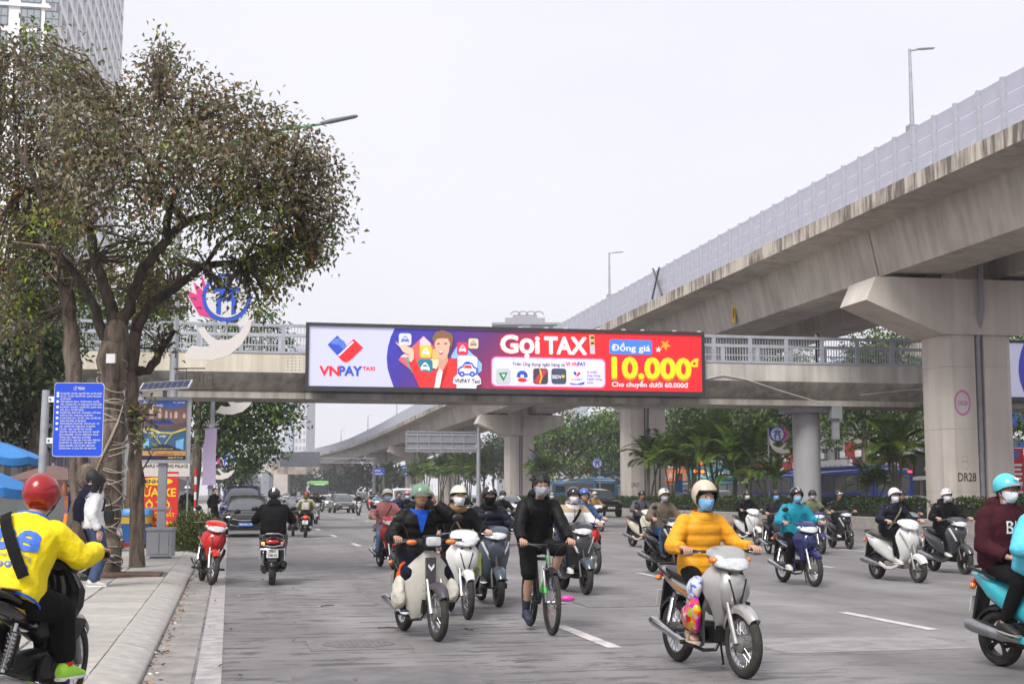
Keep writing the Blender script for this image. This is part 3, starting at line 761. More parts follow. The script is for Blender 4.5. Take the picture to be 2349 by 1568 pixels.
def fender(b, x, z, r, a0, a1, w=.062, n=12, depth=.05):
 rings = []
 for i in range(n + 1):
  a = rad(a0 + (a1 - a0) * i / n); taper = .55 + .45 * math.sin(math.pi * min(max(i / n, .12), .88))
  ww = w * (taper if i in (0, n) else min(1, taper + .12)); ca, sa = math.cos(a), math.sin(a); pr = []
  for (yy,dr) in ((-1,-depth),(-.97,-.02),(-.6,.006),(0,.016),(.6,.006),(.97,-.02),(1,-depth),(.9,-depth),(.88,-.03),(.5,-.006),(-.5,-.006),(-.88,-.03),(-.9,-depth)):
   pr.append((x + (r + dr) * ca, ww * yy, z + (r + dr) * sa))
  rings.append(pr)
 b.loft(rings)
def shield(b, rows, th=.035, n=11):
 """front apron: rows of (z, x at the centre, half width, sweep back at the edges)"""
 rings = []
 for (z, xc, w, bk) in rows:
  o, i_ = [], []
  for k in range(n):
   q = -1 + 2 * k / (n - 1); x = xc - bk * abs(q) ** 1.8
   o.append((x, w * q, z)); i_.append((x - th * (1 - .6 * abs(q)), w * q * .97, z - .004))
  rings.append(o + i_[::-1])
 b.loft(rings)
def mirror_parts(parent, gx, gz, body, y=.22, h=.2, out=.1):
 for s in (1, -1):
  def mk(b): b.tube([(gx + .02, s * y, gz), (gx + .015, s * (y + out * .4), gz + h * .6), (gx, s * (y + out), gz + h)], .006, 6)
  st = cached(('mstalk', gx, gz, y, h, s), mk, 'mirror', BLACK, parent)
  def mg(b): b.ell((gx, s * (y + out + .01), gz + h + .02), (.018, .062, .042), 12, 8)
  cached(('mhead', gx, gz, y, h, s), mg, 'mirror_head', BLACK, st)
def bars(parent, gx, gz, gy=.33, cable=True):
 def mk(b): b.tube([(gx - .03, -gy, gz), (gx, -.2, gz + .005), (gx + .06, -.08, gz), (gx + .06, .08, gz), (gx, .2, gz + .005), (gx - .03, gy, gz)], .012, 8)
 cached(('bars', gx, gz, gy), mk, 'handlebar', BLACK, parent)
 for s in (1, -1):
  def mk2(b):
   b.tube([(gx - .035, s * (gy + .04), gz - .001), (gx - .012, s * (gy - .085), gz + .004)], .0175, 10)
   b.ell((gx - .036, s * (gy + .045), gz), (.02, .008, .02), 8, 6)
  cached(('grip', gx, gz, gy, s), mk2, 'grip', BLACK, parent)
  def mk3(b): b.tube([(gx + .03, s * (gy - .1), gz), (gx + .055, s * (gy - .06), gz - .005), (gx + .03, s * (gy + .05), gz - .015)], .006, 5)
  cached(('lever', gx, gz, gy, s), mk3, 'brake_lever', STEEL, parent)
def plate(parent, loc, w=.19, h=.14, txt=None, tilt=15, m=None, ink=None):
 o = link('number_plate', None, parent)
 b = MB(); b.box((0, 0, 0), (.006, w, h)); me = b.mesh('number_plate'); me.materials.append(m or PLATE)
 bpy.data.objects.remove(o); o = link('number_plate', me, parent, loc); o.rotation_euler = (0, rad(-tilt), 0)
 if txt:
  b = MB(); ls = txt.split('\n')
  for i, l in enumerate(ls):
   b.text(l, (-.0045, 0, h * (.5 - (i + .78) / len(ls))), (0, -1, 0), (0, 0, 1), h / len(ls) * .9, .012, width=w * .8 * (1 if len(l) > 4 else .65), align='CENTER')
  b.build('plate_lettering', ink or INK, o, smooth=False)
 return o
def exhaust(parent, pts, mr0, mr1, m=CHROME, x0=-.2, x1=-.78, y=-.16, z0=.24, z1=.36):
 def mk(b):
  b.tube([(x0 + .1, y * .9, z0 - .02), (x0, y, z0), (x0 - .08, y, z0 + .015), (x1 + .06, y * 1.08, z1 - .01), (x1, y * 1.1, z1)], [.02, .026, mr0, mr1, mr1 * .8], 14)
  b.tube([(x1 + .01, y * 1.1, z1), (x1 - .035, y * 1.1, z1 + .006)], .018, 8)
 o = cached(('muf', mr0, mr1, x0, x1, y, z0, z1), mk, 'exhaust', m, parent)
 def mk2(b): b.tube(pts, .016, 8)
 cached(('pipe', tuple(map(tuple, pts))), mk2, 'exhaust_pipe', DKMET, o)
 def mk3(b): b.loft([ring((x0 - .1 - k * .1, y * 1.0 - .012, z0 + .04 + k * .02), (0, .012, 0), (0, 0, mr0 * .95), 10) for k in range(4)])
 cached(('mufguard', mr0, x0, y, z0), mk3, 'heat_guard', STEEL if m is DKMET else DKMET, o)
def signal(parent, c, r, m, name='turn_signal'):
 def mk(b): b.ell(c, r, 10, 8)
 return cached((name, tuple(c), tuple(r)), mk, name, m, parent)

GRIP_U, GRIP_S = (.262, .33, 1.015), (.30, .33, 1.02)
def underbone(name,label,M,body,accent=None,inner=BLACK,seatm=BLACK,wheelk='spoke',group=None,sig=LENSC,plate_txt=None,steer=0.,lamp=LENSC,tail=LENSR,mirrors=True,fend=None,legs=None,cub=False,decal=None):
 o = thing(name, label, 'motorbike', group=group, M=M); r = .28; fx, bx_ = .62, -.60
 fend = fend or body; accent = accent or body
 wheel(o, fx, r, wheelk, .04, steer); wheel(o, bx_, r, wheelk, .046)
 def fork(b):
  for s in (-1, 1):
   b.tube([(fx + .01, s * .075, r), (.535, s * .075, .50)], .024, 8); b.tube([(.535, s * .075, .50), (.485, s * .075, .62)], .018, 8)
  b.tube([(fx, -.09, r), (fx, .09, r)], .012, 6)
 cached(('fork_u',), fork, 'front_fork', ALLOY, o)
 def fen(b): fender(b, fx, r, r + .028, (42 if not cub else 35), 158 if not cub else 165, .066, depth=.06)
 cached(('ffen_u', cub), fen, 'front_fender', fend, o)
 if cub:
  def sh(b):shield(b,[(.20,.22,.16,.03),(.30,.28,.215,.07),(.46,.32,.245,.10),(.62,.34,.25,.11),(.74,.345,.225,.10),(.82,.34,.15,.06),(.88,.33,.08,.03),(.91,.32,.05,.02)],.02)
 else:
  def sh(b):shield(b,[(.30,.25,.06,.02),(.42,.33,.085,.04),(.53,.39,.125,.08),(.63,.425,.175,.13),(.72,.44,.208,.17),(.80,.435,.205,.17),(.87,.41,.155,.12),(.92,.38,.10,.07),(.95,.35,.06,.04)],.045)
 cached(('shield_u', cub), sh, 'leg_shield', body if not cub else (legs or body), o)
 if cub:
  def st(b): b.loft([ring((.36 - .0 * k, 0, .60 + .09 * k), (0, .035, 0), (.02, 0, 0), 8) for k in range(4)])
  def cr(b):
   for (y, z) in ((-.08, 0), (.08, 0)): b.tube([(.36, y, .50), (.46, y, .50), (.46, y, .58)], .006, 5)
   for z in (.50, .56): b.tube([(.36, -.08, z), (.47, -.08, z), (.47, .08, z), (.36, .08, z)], .006, 5)
   for y in (-.04, 0, .04): b.tube([(.37, y, .50), (.47, y, .50)], .005, 4)
  cached(('cubrack',), cr, 'front_carrier', CHROME, o)
  def em(b): b.prism([(-.05, .50), (.05, .50), (.055, .84), (-.055, .84)], (.345, 0, 0), (0, 1, 0), (0, 0, 1), (.04, 0, 0))
  e_ = cached(('cubcol',), em, 'steering_cover', mat('dark_purple_plastic', (.055, .05, .06), .45), o, smooth=False)
  def cv(b): b.prism([(0, .70), (.032, .745), (.032, .775), (0, .735), (-.032, .775), (-.032, .745)], (.386, 0, 0), (0, 1, 0), (0, 0, 1), (.008, 0, 0))
  cached(('cubbadge',), cv, 'badge', WHITEP, e_, smooth=False)
 else:
  def fp(b):b.loft([ring((x-.055,0,z),(0,w,0),(.06,0,.012),14,2.) for (z,x,w) in ((.50,.44,.05),(.57,.505,.10),(.66,.545,.135),(.76,.545,.14),(.85,.50,.105),(.92,.42,.05))])
  fp_o = cached(('fpanel_u',), fp, 'front_panel', accent, o)
  def vt(b):
   for s in (-1, 1):
    b.prism([(s*.016,.60),(s*.075,.80),(s*.085,.80),(s*.03,.595)],(.532,0,0),(0,1,0),(0,0,1),(.016,0,0));b.prism([(s*.03,.845),(s*.06,.86),(s*.07,.835),(s*.04,.825)],(.49,0,0),(0,1,0),(0,0,1),(.022,0,0))
  cached(('vents_u',), vt, 'front_vent', BLACK, fp_o, smooth=False)
  for s in (-1, 1):
   def sd(b):b.loft([[(x-.10,s*(w-.008),z),(x,s*(w+.014),z+.01),(x+.02,s*(w+.002),z+.03),(x-.08,s*(w-.018),z+.05)] for (x,w,z) in ((.36,.20,.56),(.30,.19,.48),(.22,.16,.38),(.17,.13,.28),(.13,.115,.2))])
   cached(('side_u', s), sd, 'side_cover', inner, o)
 if cub:
  def cw(b):b.loft(rings_x([(.20,1.0,.08,.03),(.28,1.0,.17,.042),(.36,1.0,.16,.045),(.40,1.0,.11,.05)],14,3.));b.loft(rings_x([(.36,1.015,.10,.06),(.44,1.01,.10,.066),(.46,1.01,.095,.06)],14,5.))
  cw_o = cached(('cowl_c',), cw, 'headlight_cowl', BLACK, o)
  def hl(b): b.loft(rings_x([(.455, 1.01, .085, .052), (.468, 1.01, .08, .047), (.474, 1.01, .06, .035)], 14, 5.))
  cached(('lamp_c',), hl, 'headlight', lamp, cw_o)
  for s in (-1, 1): signal(o, (.38, s * .215, 1.0), (.035, .06, .03), sig)
 else:
  def cw(b):b.loft([ring((x,0,z),(0,w,0),(-.02,0,h),16,2.3) for (x,z,w,h) in ((.20,1.0,.05,.03),(.25,1.01,.14,.05),(.33,1.0,.185,.072),(.41,.975,.175,.075),(.475,.95,.13,.06),(.515,.93,.07,.035),(.53,.92,.03,.012))])
  cw_o = cached(('cowl_u',), cw, 'headlight_cowl', body, o)
  def hl(b):b.loft([ring((x,0,z),(0,w,0),(-.012,0,h),16,2.2) for (x,z,w,h) in ((.42,.93,.168,.054),(.49,.922,.145,.056),(.538,.906,.10,.042),(.56,.896,.05,.02))])
  cached(('lamp_u',), hl, 'headlight', lamp, cw_o)
  def lc(b): b.loft([ring((x, 0, z), (0, w, 0), (0, 0, h), 12) for (x, z, w, h) in ((.3, .93, .12, .03), (.42, .895, .12, .03), (.48, .885, .08, .02))])
  cached(('cowl_low',), lc, 'cowl_base', BLACK, cw_o)
  for s in (-1, 1): signal(o, (.405, s * .155, .95), (.055, .038, .03), sig)
 bars(o, GRIP_U[0] + .03, GRIP_U[2])
 if mirrors: mirror_parts(o, .27, 1.03, BLACK)
 def tun(b): b.loft(rings_x([(.36, .60, .05, .09), (.22, .53, .06, .075), (.08, .55, .06, .085), (-.05, .62, .08, .09)], 12))
 cached(('tunnel',), tun, 'frame_cover', inner, o)
 def eng(b):
  b.loft(rings_x([(.22, .33, .06, .06), (.16, .33, .08, .09), (-.04, .32, .10, .10), (-.12, .34, .08, .07)], 12, 3.5))
  for k in range(5): b.box((.235 + k * .022, 0, .335), (.012, .15, .13))
  b.tube([(.04, .11, .31), (.04, .13, .31)], .085, 16); b.tube([(.02, -.11, .31), (.02, -.13, .31)], .09, 16)
  b.tube([(.02, -.27, .245), (.02, .27, .245)], .012, 8)
  for s in (-1, 1): b.tube([(.02, s * .17, .245), (.02, s * .28, .245)], .02, 8)
 cached(('engine_u',), eng, 'engine', DKMET, o)
 def sw(b):
  for s in (-1, 1): b.tube([(-.08, s * .085, .33), (-.60, s * .085, .28)], .018, 8); b.tube([(-.3, s * .09, .55), (-.36, s * .085, .36)], .012, 6)
  b.box((-.33, .09, .33), (.5, .025, .07))
 cached(('swing_u',), sw, 'swingarm', DKMET, o)
 for s in (-1, 1):
  def shk(b):
   N = 26; pts = [(-.56 + .14 * i / N, s * .115, .33 + .30 * i / N) for i in range(N + 1)]
   b.tube(pts, [.014 + (.016 if (i % 2 and 3 < i < 22) else .004) for i in range(N + 1)], 10)
  cached(('shock', s), shk, 'rear_shock', CHROME, o)
 def tb(b):b.loft([ring((x,0,z),(0,w,0),(-.03,0,h),14,2.6) for (x,z,w,h) in ((.06,.58,.05,.07),(-.06,.615,.10,.085),(-.25,.655,.13,.085),(-.45,.70,.135,.075),(-.65,.755,.11,.06),(-.80,.80,.06,.035),(-.85,.815,.02,.012))])
 tb_o = cached(('tail_u',), tb, 'side_panel', body, o)
 def de(b):
  for s in (-1, 1): b.prism([(-.5, .735), (-.2, .665), (-.08, .64), (-.12, .622), (-.3, .655)], (0, s * .1385, 0), (1, 0, 0), (0, 0, 1), (0, s * .003, 0))
 cached(('tail_decal',), de, 'side_stripe', decal or accent, tb_o, smooth=False)
 def se(b):b.loft(rings_x([(.07,.715,.05,.02),(.03,.735,.085,.035),(-.1,.752,.115,.04),(-.28,.765,.135,.042),(-.45,.79,.13,.04),(-.62,.82,.11,.035),(-.72,.835,.06,.02)],14,3.))
 cached(('seat_u',), se, 'seat', seatm, o)
 def gr(b): b.tube([(-.45, .145, .76), (-.65, .14, .82), (-.82, .09, .86), (-.85, 0, .865), (-.82, -.09, .86), (-.65, -.14, .82), (-.45, -.145, .76)], .014, 8)
 cached(('grab_u',), gr, 'grab_rail', BLACK, o)
 signal(o, (-.83, 0, .775), (.035, .075, .035), tail, 'tail_light')
 for s in (-1, 1): signal(o, (-.79, s * .10, .74), (.03, .035, .025), LENSO, 'rear_signal')
 def rf(b):
  fender(b, bx_, r, r + .03, 75, 168, .07, depth=.05)
  b.box((-.80, 0, .58), (.03, .12, .32), M=Matrix.Rotation(rad(18), 3, 'Y'))
 cached(('rfen_u',), rf, 'rear_fender', BLACK, o)
 plate(o, (-.84, 0, .56), txt=plate_txt, tilt=-18)
 exhaust(o, [(.26, -.03, .27), (.28, -.08, .2), (.16, -.13, .185), (-.1, -.15, .215)], .036, .046)
 def ks(b): b.tube([(-.02, .12, .24), (-.12, .2, .03), (-.15, .21, .02)], .01, 6)
 cached(('kick',), ks, 'kickstand', DKMET, o)
 return o
def scooter(name,label,M,body,lower=None,seatm=BLACK,wheelk='alloy',r=.25,group=None,lamp=LENSC,sig=LENSC,plate_txt=None,tail=LENSR,round_=False,mirrors=True,accent=None,rack=False,sharp=False,steer=0.,inner=BLACK,fend=None):
 o = thing(name, label, 'scooter', group=group, M=M); fx, bx_ = .64, -.61; lower = lower or BLACK; accent = accent or body
 wheel(o, fx, r, wheelk, .048, steer); wheel(o, bx_, r, wheelk, .055)
 def fork(b):
  for s in (-1, 1): b.tube([(fx, s * .08, r), (.57, s * .08, .44), (.54, s * .07, .50)], [.026, .022, .018], 8)
  b.tube([(fx, -.1, r), (fx, .1, r)], .013, 6); b.tube([(.57, 0, .42), (.42, 0, .92)], .03, 8)
  b.box((fx - .03, .1, r + .03), (.09, .03, .07))
 cached(('fork_s', r), fork, 'front_fork', DKMET if wheelk == 'alloyblack' else ALLOY, o)
 def fen(b): fender(b, fx, r, r + .03, 28, 150, .078, depth=.075)
 cached(('ffen_s', r), fen, 'front_fender', fend or body, o)
 wd = 1.1 if round_ else 1.
 def ap(b):shield(b,[(.24,.22,.115*wd,.02),(.34,.32,.13*wd,.04),(.46,.42,.15*wd,.08),(.58,.475,.185*wd,.13),(.69,.50,.215*wd,.17),(.78,.505,.22*wd,.19),(.86,.485,.185*wd,.16),(.92,.455,.14,.12),(.97,.42,.09,.07),(1.0,.37,.05,.03)],.05,13)
 cached(('apron', wd), ap, 'front_apron', body, o)
 def inn(b):b.loft([ring((x,0,z),(0,w,0),(d,0,0),12,3.) for (z,x,w,d) in ((.28,.19,.13,.05),(.45,.27,.17,.07),(.65,.32,.18,.075),(.8,.34,.16,.07),(.92,.34,.10,.05))])
 cached(('apron_in',), inn, 'inner_shield', inner, o)
 def nose(b):b.loft([ring((x,0,z),(0,w,0),(.018,0,.01),12,2.) for (z,x,w) in ((.50,.438,.02),(.58,.478,.075),(.68,.512,.115 if not sharp else .09),(.78,.52,.10 if not sharp else .13),(.87,.50,.06 if not sharp else .10),(.93,.465,.03))])
 cached(('nose', sharp), nose, 'front_panel', accent, o)
 for s in (-1, 1):
  def tl(b):b.loft([[(x+dx,s*(w+dw),z) for dx,dw in ((-.02,-.022),(.016,-.012),(.012,.012),(-.025,.02))] for (x,w,z) in ((.485,.075,.62),(.475,.115,.70),(.455,.155,.78),(.415,.185,.86))])
  cached(('front_sig', s), tl, 'turn_signal', sig, o)
 def cw(b):b.loft([ring((x,0,z),(0,w,0),(-.02,0,h),16,2.3) for (x,z,w,h) in ((.22,1.0,.05,.03),(.27,1.015,.15,.05),(.35,1.01,.20,.07),(.43,.99,.19,.072),(.50,.965,.14,.058),(.54,.945,.075,.035),(.555,.935,.03,.012))])
 cw_o = cached(('cowl_s',), cw, 'headlight_cowl', body, o)
 def hl(b):b.loft([ring((x,0,z),(0,w,0),(-.012,0,h),16,2.1) for (x,z,w,h) in ((.445,.95,.165,.056),(.51,.942,.14,.056),(.558,.925,.095,.04),(.58,.915,.045,.018))])
 cached(('lamp_s',), hl, 'headlight', lamp, cw_o)
 bars(o, GRIP_S[0] + .03, GRIP_S[2])
 if mirrors: mirror_parts(o, .31, 1.035, BLACK)
 def fl(b): b.loft(rings_x([(.33, .27, .13, .05), (.2, .265, .19, .035), (0, .265, .20, .035), (-.12, .29, .18, .06)], 14, 4.))
 cached(('floor',), fl, 'floorboard', lower, o)
 def sd(b):
  for s in (-1,1):b.loft([[(x,s*(w-.03),z-.03),(x,s*w,z-.02),(x,s*w,z+.02),(x,s*(w-.03),z+.03)] for (x,w,z) in ((.32,.17,.30),(.15,.215,.235),(-.05,.215,.235),(-.25,.20,.30))])
 cached(('floor_edge',), sd, 'floor_trim', body, o)
 kw = 1.25 if round_ else 1.
 def tb(b):b.loft([ring((x,0,z),(0,w*kw,0),(-.05,0,h),16,2.5) for (x,z,w,h) in ((.0,.46,.08,.16),(-.08,.49,.14,.19),(-.22,.54,.175,.185),(-.42,.60,.185,.165),(-.62,.67,.16,.125),(-.78,.735,.10,.075),(-.87,.775,.04,.03))])
 cached(('tail_s', kw), tb, 'rear_body', body, o)
 def se(b):b.loft(rings_x([(.06,.70,.05,.02),(.02,.73,.10,.04),(-.1,.752,.135,.048),(-.28,.77,.155,.05),(-.45,.80,.15,.048),(-.62,.825,.125,.04),(-.74,.835,.07,.025)],14,3.))
 cached(('seat_s',), se, 'seat', seatm, o)
 def gr(b): b.tube([(-.45, .165, .77), (-.65, .165, .82), (-.84, .1, .85), (-.88, 0, .855), (-.84, -.1, .85), (-.65, -.165, .82), (-.45, -.165, .77)], .015, 8)
 cached(('grab_s',), gr, 'grab_rail', BLACK if not rack else CHROME, o)
 def un(b):
  b.loft(rings_x([(-.12,.33,.12,.1),(-.3,.30,.15,.11),(-.5,.29,.11,.09),(-.66,.27,.08,.06)],12,3.));b.loft([ring((x,.135,z),(0,.045,0),(0,0,h),12,3.) for (x,z,h) in ((-.1,.30,.07),(-.3,.29,.085),(-.55,.27,.09),(-.68,.26,.05))])
  b.tube([(-.62, -.1, r), (-.62, .16, r)], .02, 8)
 cached(('cvt',), un, 'engine_case', DKMET, o)
 def shk(b):N=22;b.tube([(-.62+.06*i/N,.15,.30+.28*i/N) for i in range(N+1)],[.012+(.014 if (i%2 and 3<i<19) else .003) for i in range(N+1)],8)
 cached(('shock_s',), shk, 'rear_shock', CHROME, o)
 signal(o, (-.855, 0, .72), (.04, .085 * kw, .04), tail, 'tail_light')
 for s in (-1, 1): signal(o, (-.80, s * .125 * kw, .69), (.035, .03, .03), LENSO_ON if (round_ and s > 0) else LENSO, 'rear_signal')
 def rf(b):
  fender(b, bx_, r, r + .035, 80, 165, .075, depth=.04); b.box((-.82, 0, .54), (.03, .15, .30), M=Matrix.Rotation(rad(15), 3, 'Y'))
 cached(('rfen_s', r), rf, 'rear_fender', BLACK, o)
 plate(o, (-.865, 0, .53), txt=plate_txt, tilt=-14)
 exhaust(o, [(-.1, -.08, .25), (-.16, -.13, .2), (-.25, -.16, .22)], .05, .058, STEEL if not round_ else DKMET, -.3, -.80, -.175, .27, .36)
 if rack:
  def rk(b):
   b.tube([(-.70, .19, .74), (-.90, .15, .66), (-.93, 0, .645), (-.90, -.15, .66), (-.70, -.19, .74)], .012, 8)
   b.tube([(-.88, .2, .62), (-.90, .2, .42), (-.6, .22, .40)], .01, 6); b.tube([(-.88, -.2, .62), (-.90, -.2, .42), (-.6, -.22, .40)], .01, 6)
   b.tube([(-.88, .2, .60), (-.96, 0, .60), (-.88, -.2, .60)], .01, 6)
  cached(('rack',), rk, 'crash_bar', CHROME, o)
 return o
def bicycle(label, M):
 o = thing('bicycle', label, 'bicycle', M=M); r = .345; fx, bx_ = .55, -.53
 FR = mat('bicycle_frame_black', (.02, .022, .02), .35, coat=.4); GR = mat('bicycle_green', (.05, .55, .06), .35, coat=.4)
 for x, st in ((fx, 0), (bx_, 0)):
  def ty(b): b.lathe([(r - .05, -.02), (r - .03, -.028), (r - .006, -.02), (r, 0), (r - .006, .02), (r - .03, .028), (r - .05, .02)], axis='y', n=48, close=True)
  w = cached(('btyre',), ty, 'wheel', RUBBER, o, (x, 0, r))
  def rm(b): b.lathe([(r - .072, -.012), (r - .045, -.016), (r - .045, .016), (r - .072, .012)], axis='y', n=48, close=True)
  cached(('brim',), rm, 'rim', BLACK, w)
  def sp(b):
   for k in range(32):
    a = 2 * math.pi * k / 32; a2 = a + (.9 if k % 2 else -.9); y = .03 if (k // 2) % 2 else -.03
    b.tube([(.025 * math.cos(a2), y, .025 * math.sin(a2)), ((r - .07) * math.cos(a), 0, (r - .07) * math.sin(a))], .0022, 4, False)
   b.lathe([(.004, -.05), (.02, -.05), (.028, -.03), (.014, 0), (.028, .03), (.02, .05), (.004, .05)], axis='y', n=12)
  cached(('bsp',), sp, 'spokes', STEEL, w)
  def dr(b): b.lathe([(.05, .042), (.08, .042), (.08, .046), (.05, .046)], axis='y', n=24, close=True)
  cached(('bdisc',), dr, 'brake_disc', STEEL, w)
  def rf(b): b.box((-.18, .01, -.12), (.10, .012, .03), M=Matrix.Rotation(rad(-50), 3, 'Y'))
  if x == fx: cached(('brefl',), rf, 'reflector', LENSO, w)
 bb = (-.06, 0, .30); hd0, hd1 = (.40, 0, .72), (.37, 0, .86); st0 = (-.20, 0, .78)
 def fr(b):
  b.tube([hd0, bb], .024, 10); b.tube([(.385, 0, .80), st0], .02, 10); b.tube([bb, st0], .018, 10); b.tube([hd0, hd1], .024, 10)
  for s in (-1, 1): b.tube([bb, (bx_, s * .06, r)], .011, 8); b.tube([(-.195, 0, .76), (bx_, s * .06, r)], .010, 8)
 cached(('bframe',), fr, 'frame', FR, o)
 def gr(b):b.tube([(.24,0,.56),(.10,0,.435)],.0255,10);b.tube([(.395,0,.75),(.375,0,.835)],.027,10);b.tube([(fx-.012,.067,r+.10),(fx-.028,.067,r+.16)],.019,8);b.tube([(fx-.012,-.067,r+.10),(fx-.028,-.067,r+.16)],.019,8)
 cached(('bgreen',), gr, 'frame_decal', GR, o)
 def fk(b):
  for s in (-1, 1): b.tube([(fx, s * .06, r), (fx - .03, s * .065, r + .15), (.43, s * .06, .68)], [.014, .018, .018], 8)
  b.tube([(.43, -.065, .69), (.43, .065, .69)], .022, 8); b.tube([(.43, 0, .69), (.36, 0, .93)], .016, 8)
 cached(('bfork',), fk, 'fork', mat('fork_grey', (.2, .2, .22), .35, .4), o)
 def fd(b): fender(b, fx, r, r + .02, 60, 120, .04, n=6, depth=.01)
 cached(('bfend',), fd, 'mudguard', BLACK, o)
 def hb(b): b.tube([(.36, 0, .92), (.42, 0, .95)], .018, 8); b.tube([(.34, -.31, .965), (.40, -.15, .955), (.42, 0, .95), (.40, .15, .955), (.34, .31, .965)], .012, 8)
 cached(('bbar',), hb, 'handlebar', BLACK, o)
 for s in (-1, 1):
  def gp(b): b.tube([(.365, s * .2, .962), (.335, s * .325, .966)], .017, 8); b.tube([(.42, s * .18, .95), (.40, s * .28, .945)], .006, 5)
  cached(('bgrip', s), gp, 'grip', BLACK, o)
 def pl(b): b.box((.42, .02, .985), (.05, .08, .05)); b.tube([(.43, .02, .95), (.43, .02, .98)], .01, 6)
 cached(('blamp',), pl, 'front_light', BLACK, o)
 def cb(b):
  for s in (-1, 1): b.tube([(.43, s * .2, .955), (.50, s * .1, .93), (.46, s * .03, .80), (.44, s * .05, .62)], .004, 5)
 cached(('bcable',), cb, 'brake_cable', BLACK, o)
 def se(b):b.tube([st0,(-.225,0,.86)],.014,8);b.loft(rings_x([(-.05,.885,.015,.012),(-.16,.885,.04,.02),(-.26,.89,.07,.025),(-.33,.895,.06,.02)],12))
 cached(('bsaddle',), se, 'saddle', BLACK, o)
 def ck(b):
  b.lathe([(.06, -.06), (.095, -.06), (.095, -.054), (.06, -.054)], bb, axis='y', n=24, close=True)
  b.tube([(bb[0], -.08, bb[2]), (bb[0] - .05, -.08, bb[2] - .16)], .01, 6); b.tube([(bb[0], .08, bb[2]), (bb[0] + .05, .08, bb[2] + .16)], .01, 6)
  b.box((bb[0] - .05, -.13, bb[2] - .16), (.09, .09, .025)); b.box((bb[0] + .05, .13, bb[2] + .16), (.09, .09, .025))
 cached(('bcrank',), ck, 'crankset', DKMET, o)
 def bt(b): b.lathe([(.005, 0), (.033, .005), (.033, .14), (.02, .17), (.02, .19), (.005, .19)], (.17, 0, .53), n=14)
 bo = cached(('bottle',), bt, 'water_bottle', mat('bottle_clear', (.5, .6, .55), .2), o)
 return o
# ================================================================== people
SKIN = [mat('skin_%d' % i, c, .55, var=.12, vscale=20, spec=.35) for i, c in enumerate([(.52, .31, .22), (.46, .26, .18), (.58, .37, .28), (.38, .2, .13)])]
HAIR = mat('black_hair', (.012, .011, .011), .45, var=.4, vscale=30, bump=.5, bscale=120)
EYEW = mat('eye_white', (.6, .58, .55), .3); EYED = mat('eye_dark', (.01, .008, .007), .2)
LIPS = mat('lips', (.36, .13, .11), .5)
MASKW=cloth('mask_white',(.74,.75,.78),.08,.3);MASKB=cloth('mask_blue',(.22,.5,.82),.1,.35);MASKG=cloth('mask_grey',(.42,.44,.5),.12,.3);MASKK=cloth('mask_black',(.006,.006,.007),.2,.2)
DENIM=cloth('denim',(.045,.09,.2));KHAKI=cloth('grey_trousers',(.17,.16,.15));BLK=cloth('black',(.0055,.0055,.0065));NAVY=cloth('navy',(.007,.009,.024));CHAR=cloth('charcoal',(.02,.02,.023))
SHOEW = mat('shoe_white', (.6, .58, .54), .6); SHOEK = mat('shoe_black', (.02, .02, .022), .6); SHOEN = mat('shoe_navy', (.025, .03, .06), .7)
VISOR = None
def visor_mat():
 global VISOR
 if VISOR: return VISOR
 m = bpy.data.materials.new('clear_visor'); m.use_nodes = True; nt = m.node_tree
 p = nt.nodes['Principled BSDF']; p.inputs['Base Color'].default_value = (.75, .85, .75, 1); p.inputs['Roughness'].default_value = .08
 t = nd(nt, 'BsdfTransparent'); t.inputs['Color'].default_value = (.86, .95, .86, 1); mx = nd(nt, 'MixShader'); mx.inputs['Fac'].default_value = .18
 nt.links.new(t.outputs['BSDF'],mx.inputs[1]);nt.links.new(p.outputs['BSDF'],mx.inputs[2]);nt.links.new(mx.outputs['Shader'],nt.nodes['Material Output'].inputs['Surface'])
 VISOR = m; return m
WRINKLE = bpy.data.textures.new('cloth_folds', 'CLOUDS'); WRINKLE.noise_scale = .11; WRINKLE.noise_depth = 2
def ik(a, b, l1, l2, hint):
 a, b = V3(a), V3(b); d = b - a; D = np.linalg.norm(d); L = min(D, .995 * (l1 + l2)); d = d / D
 c = (l1 * l1 - l2 * l2 + L * L) / (2 * L); h = math.sqrt(max(l1 * l1 - c * c, 0)); n = nrm(V3(hint) - d * np.dot(hint, d))
 return a + d * c + n * h
PENDING = []
class Torso:
 P = [(-.10, .165, .135), (.0, .178, .148), (.25, .165, .138), (.55, .182, .138), (.78, .19, .125), (.9, .155, .105), (.98, .10, .085), (1.06, .072, .072)]
 def __init__(s, hip, neck, grow=0., wide=1.):
  s.h,s.n=V3(hip),V3(neck);s.up=nrm(s.n-s.h);s.lat=V3((0,1,0));s.lat=nrm(s.lat-s.up*np.dot(s.lat,s.up));s.fr=np.cross(s.lat,s.up);s.L=np.linalg.norm(s.n-s.h);s.g=grow;s.w=wide
 def wd(s, h):
  for (a, b) in zip(s.P, s.P[1:]):
   if h <= b[0] or b is s.P[-1]:
    k = min(max((h - a[0]) / (b[0] - a[0]), 0), 1); return (a[1] + (b[1] - a[1]) * k) * s.w + s.g, a[2] + (b[2] - a[2]) * k + s.g
 def c(s, h):                                # the back bows a little
  return s.h + s.up * s.L * h - s.fr * .035 * math.sin(math.pi * min(max(h, 0), 1))
 def ring(s, h, n=18, k=1.): w, d = s.wd(h); return ring(s.c(h), s.lat * w * k, s.fr * d * k, n, 2.3)
 def on(s, h, l, side, m=.012):              # point on the surface, l across, side +1 front / -1 back
  w, d = s.wd(h); q = min(abs(l) / w, .98); return s.c(h) + s.lat * l + s.fr * side * (d * (1 - q ** 2.3) ** (1 / 2.3) + m)
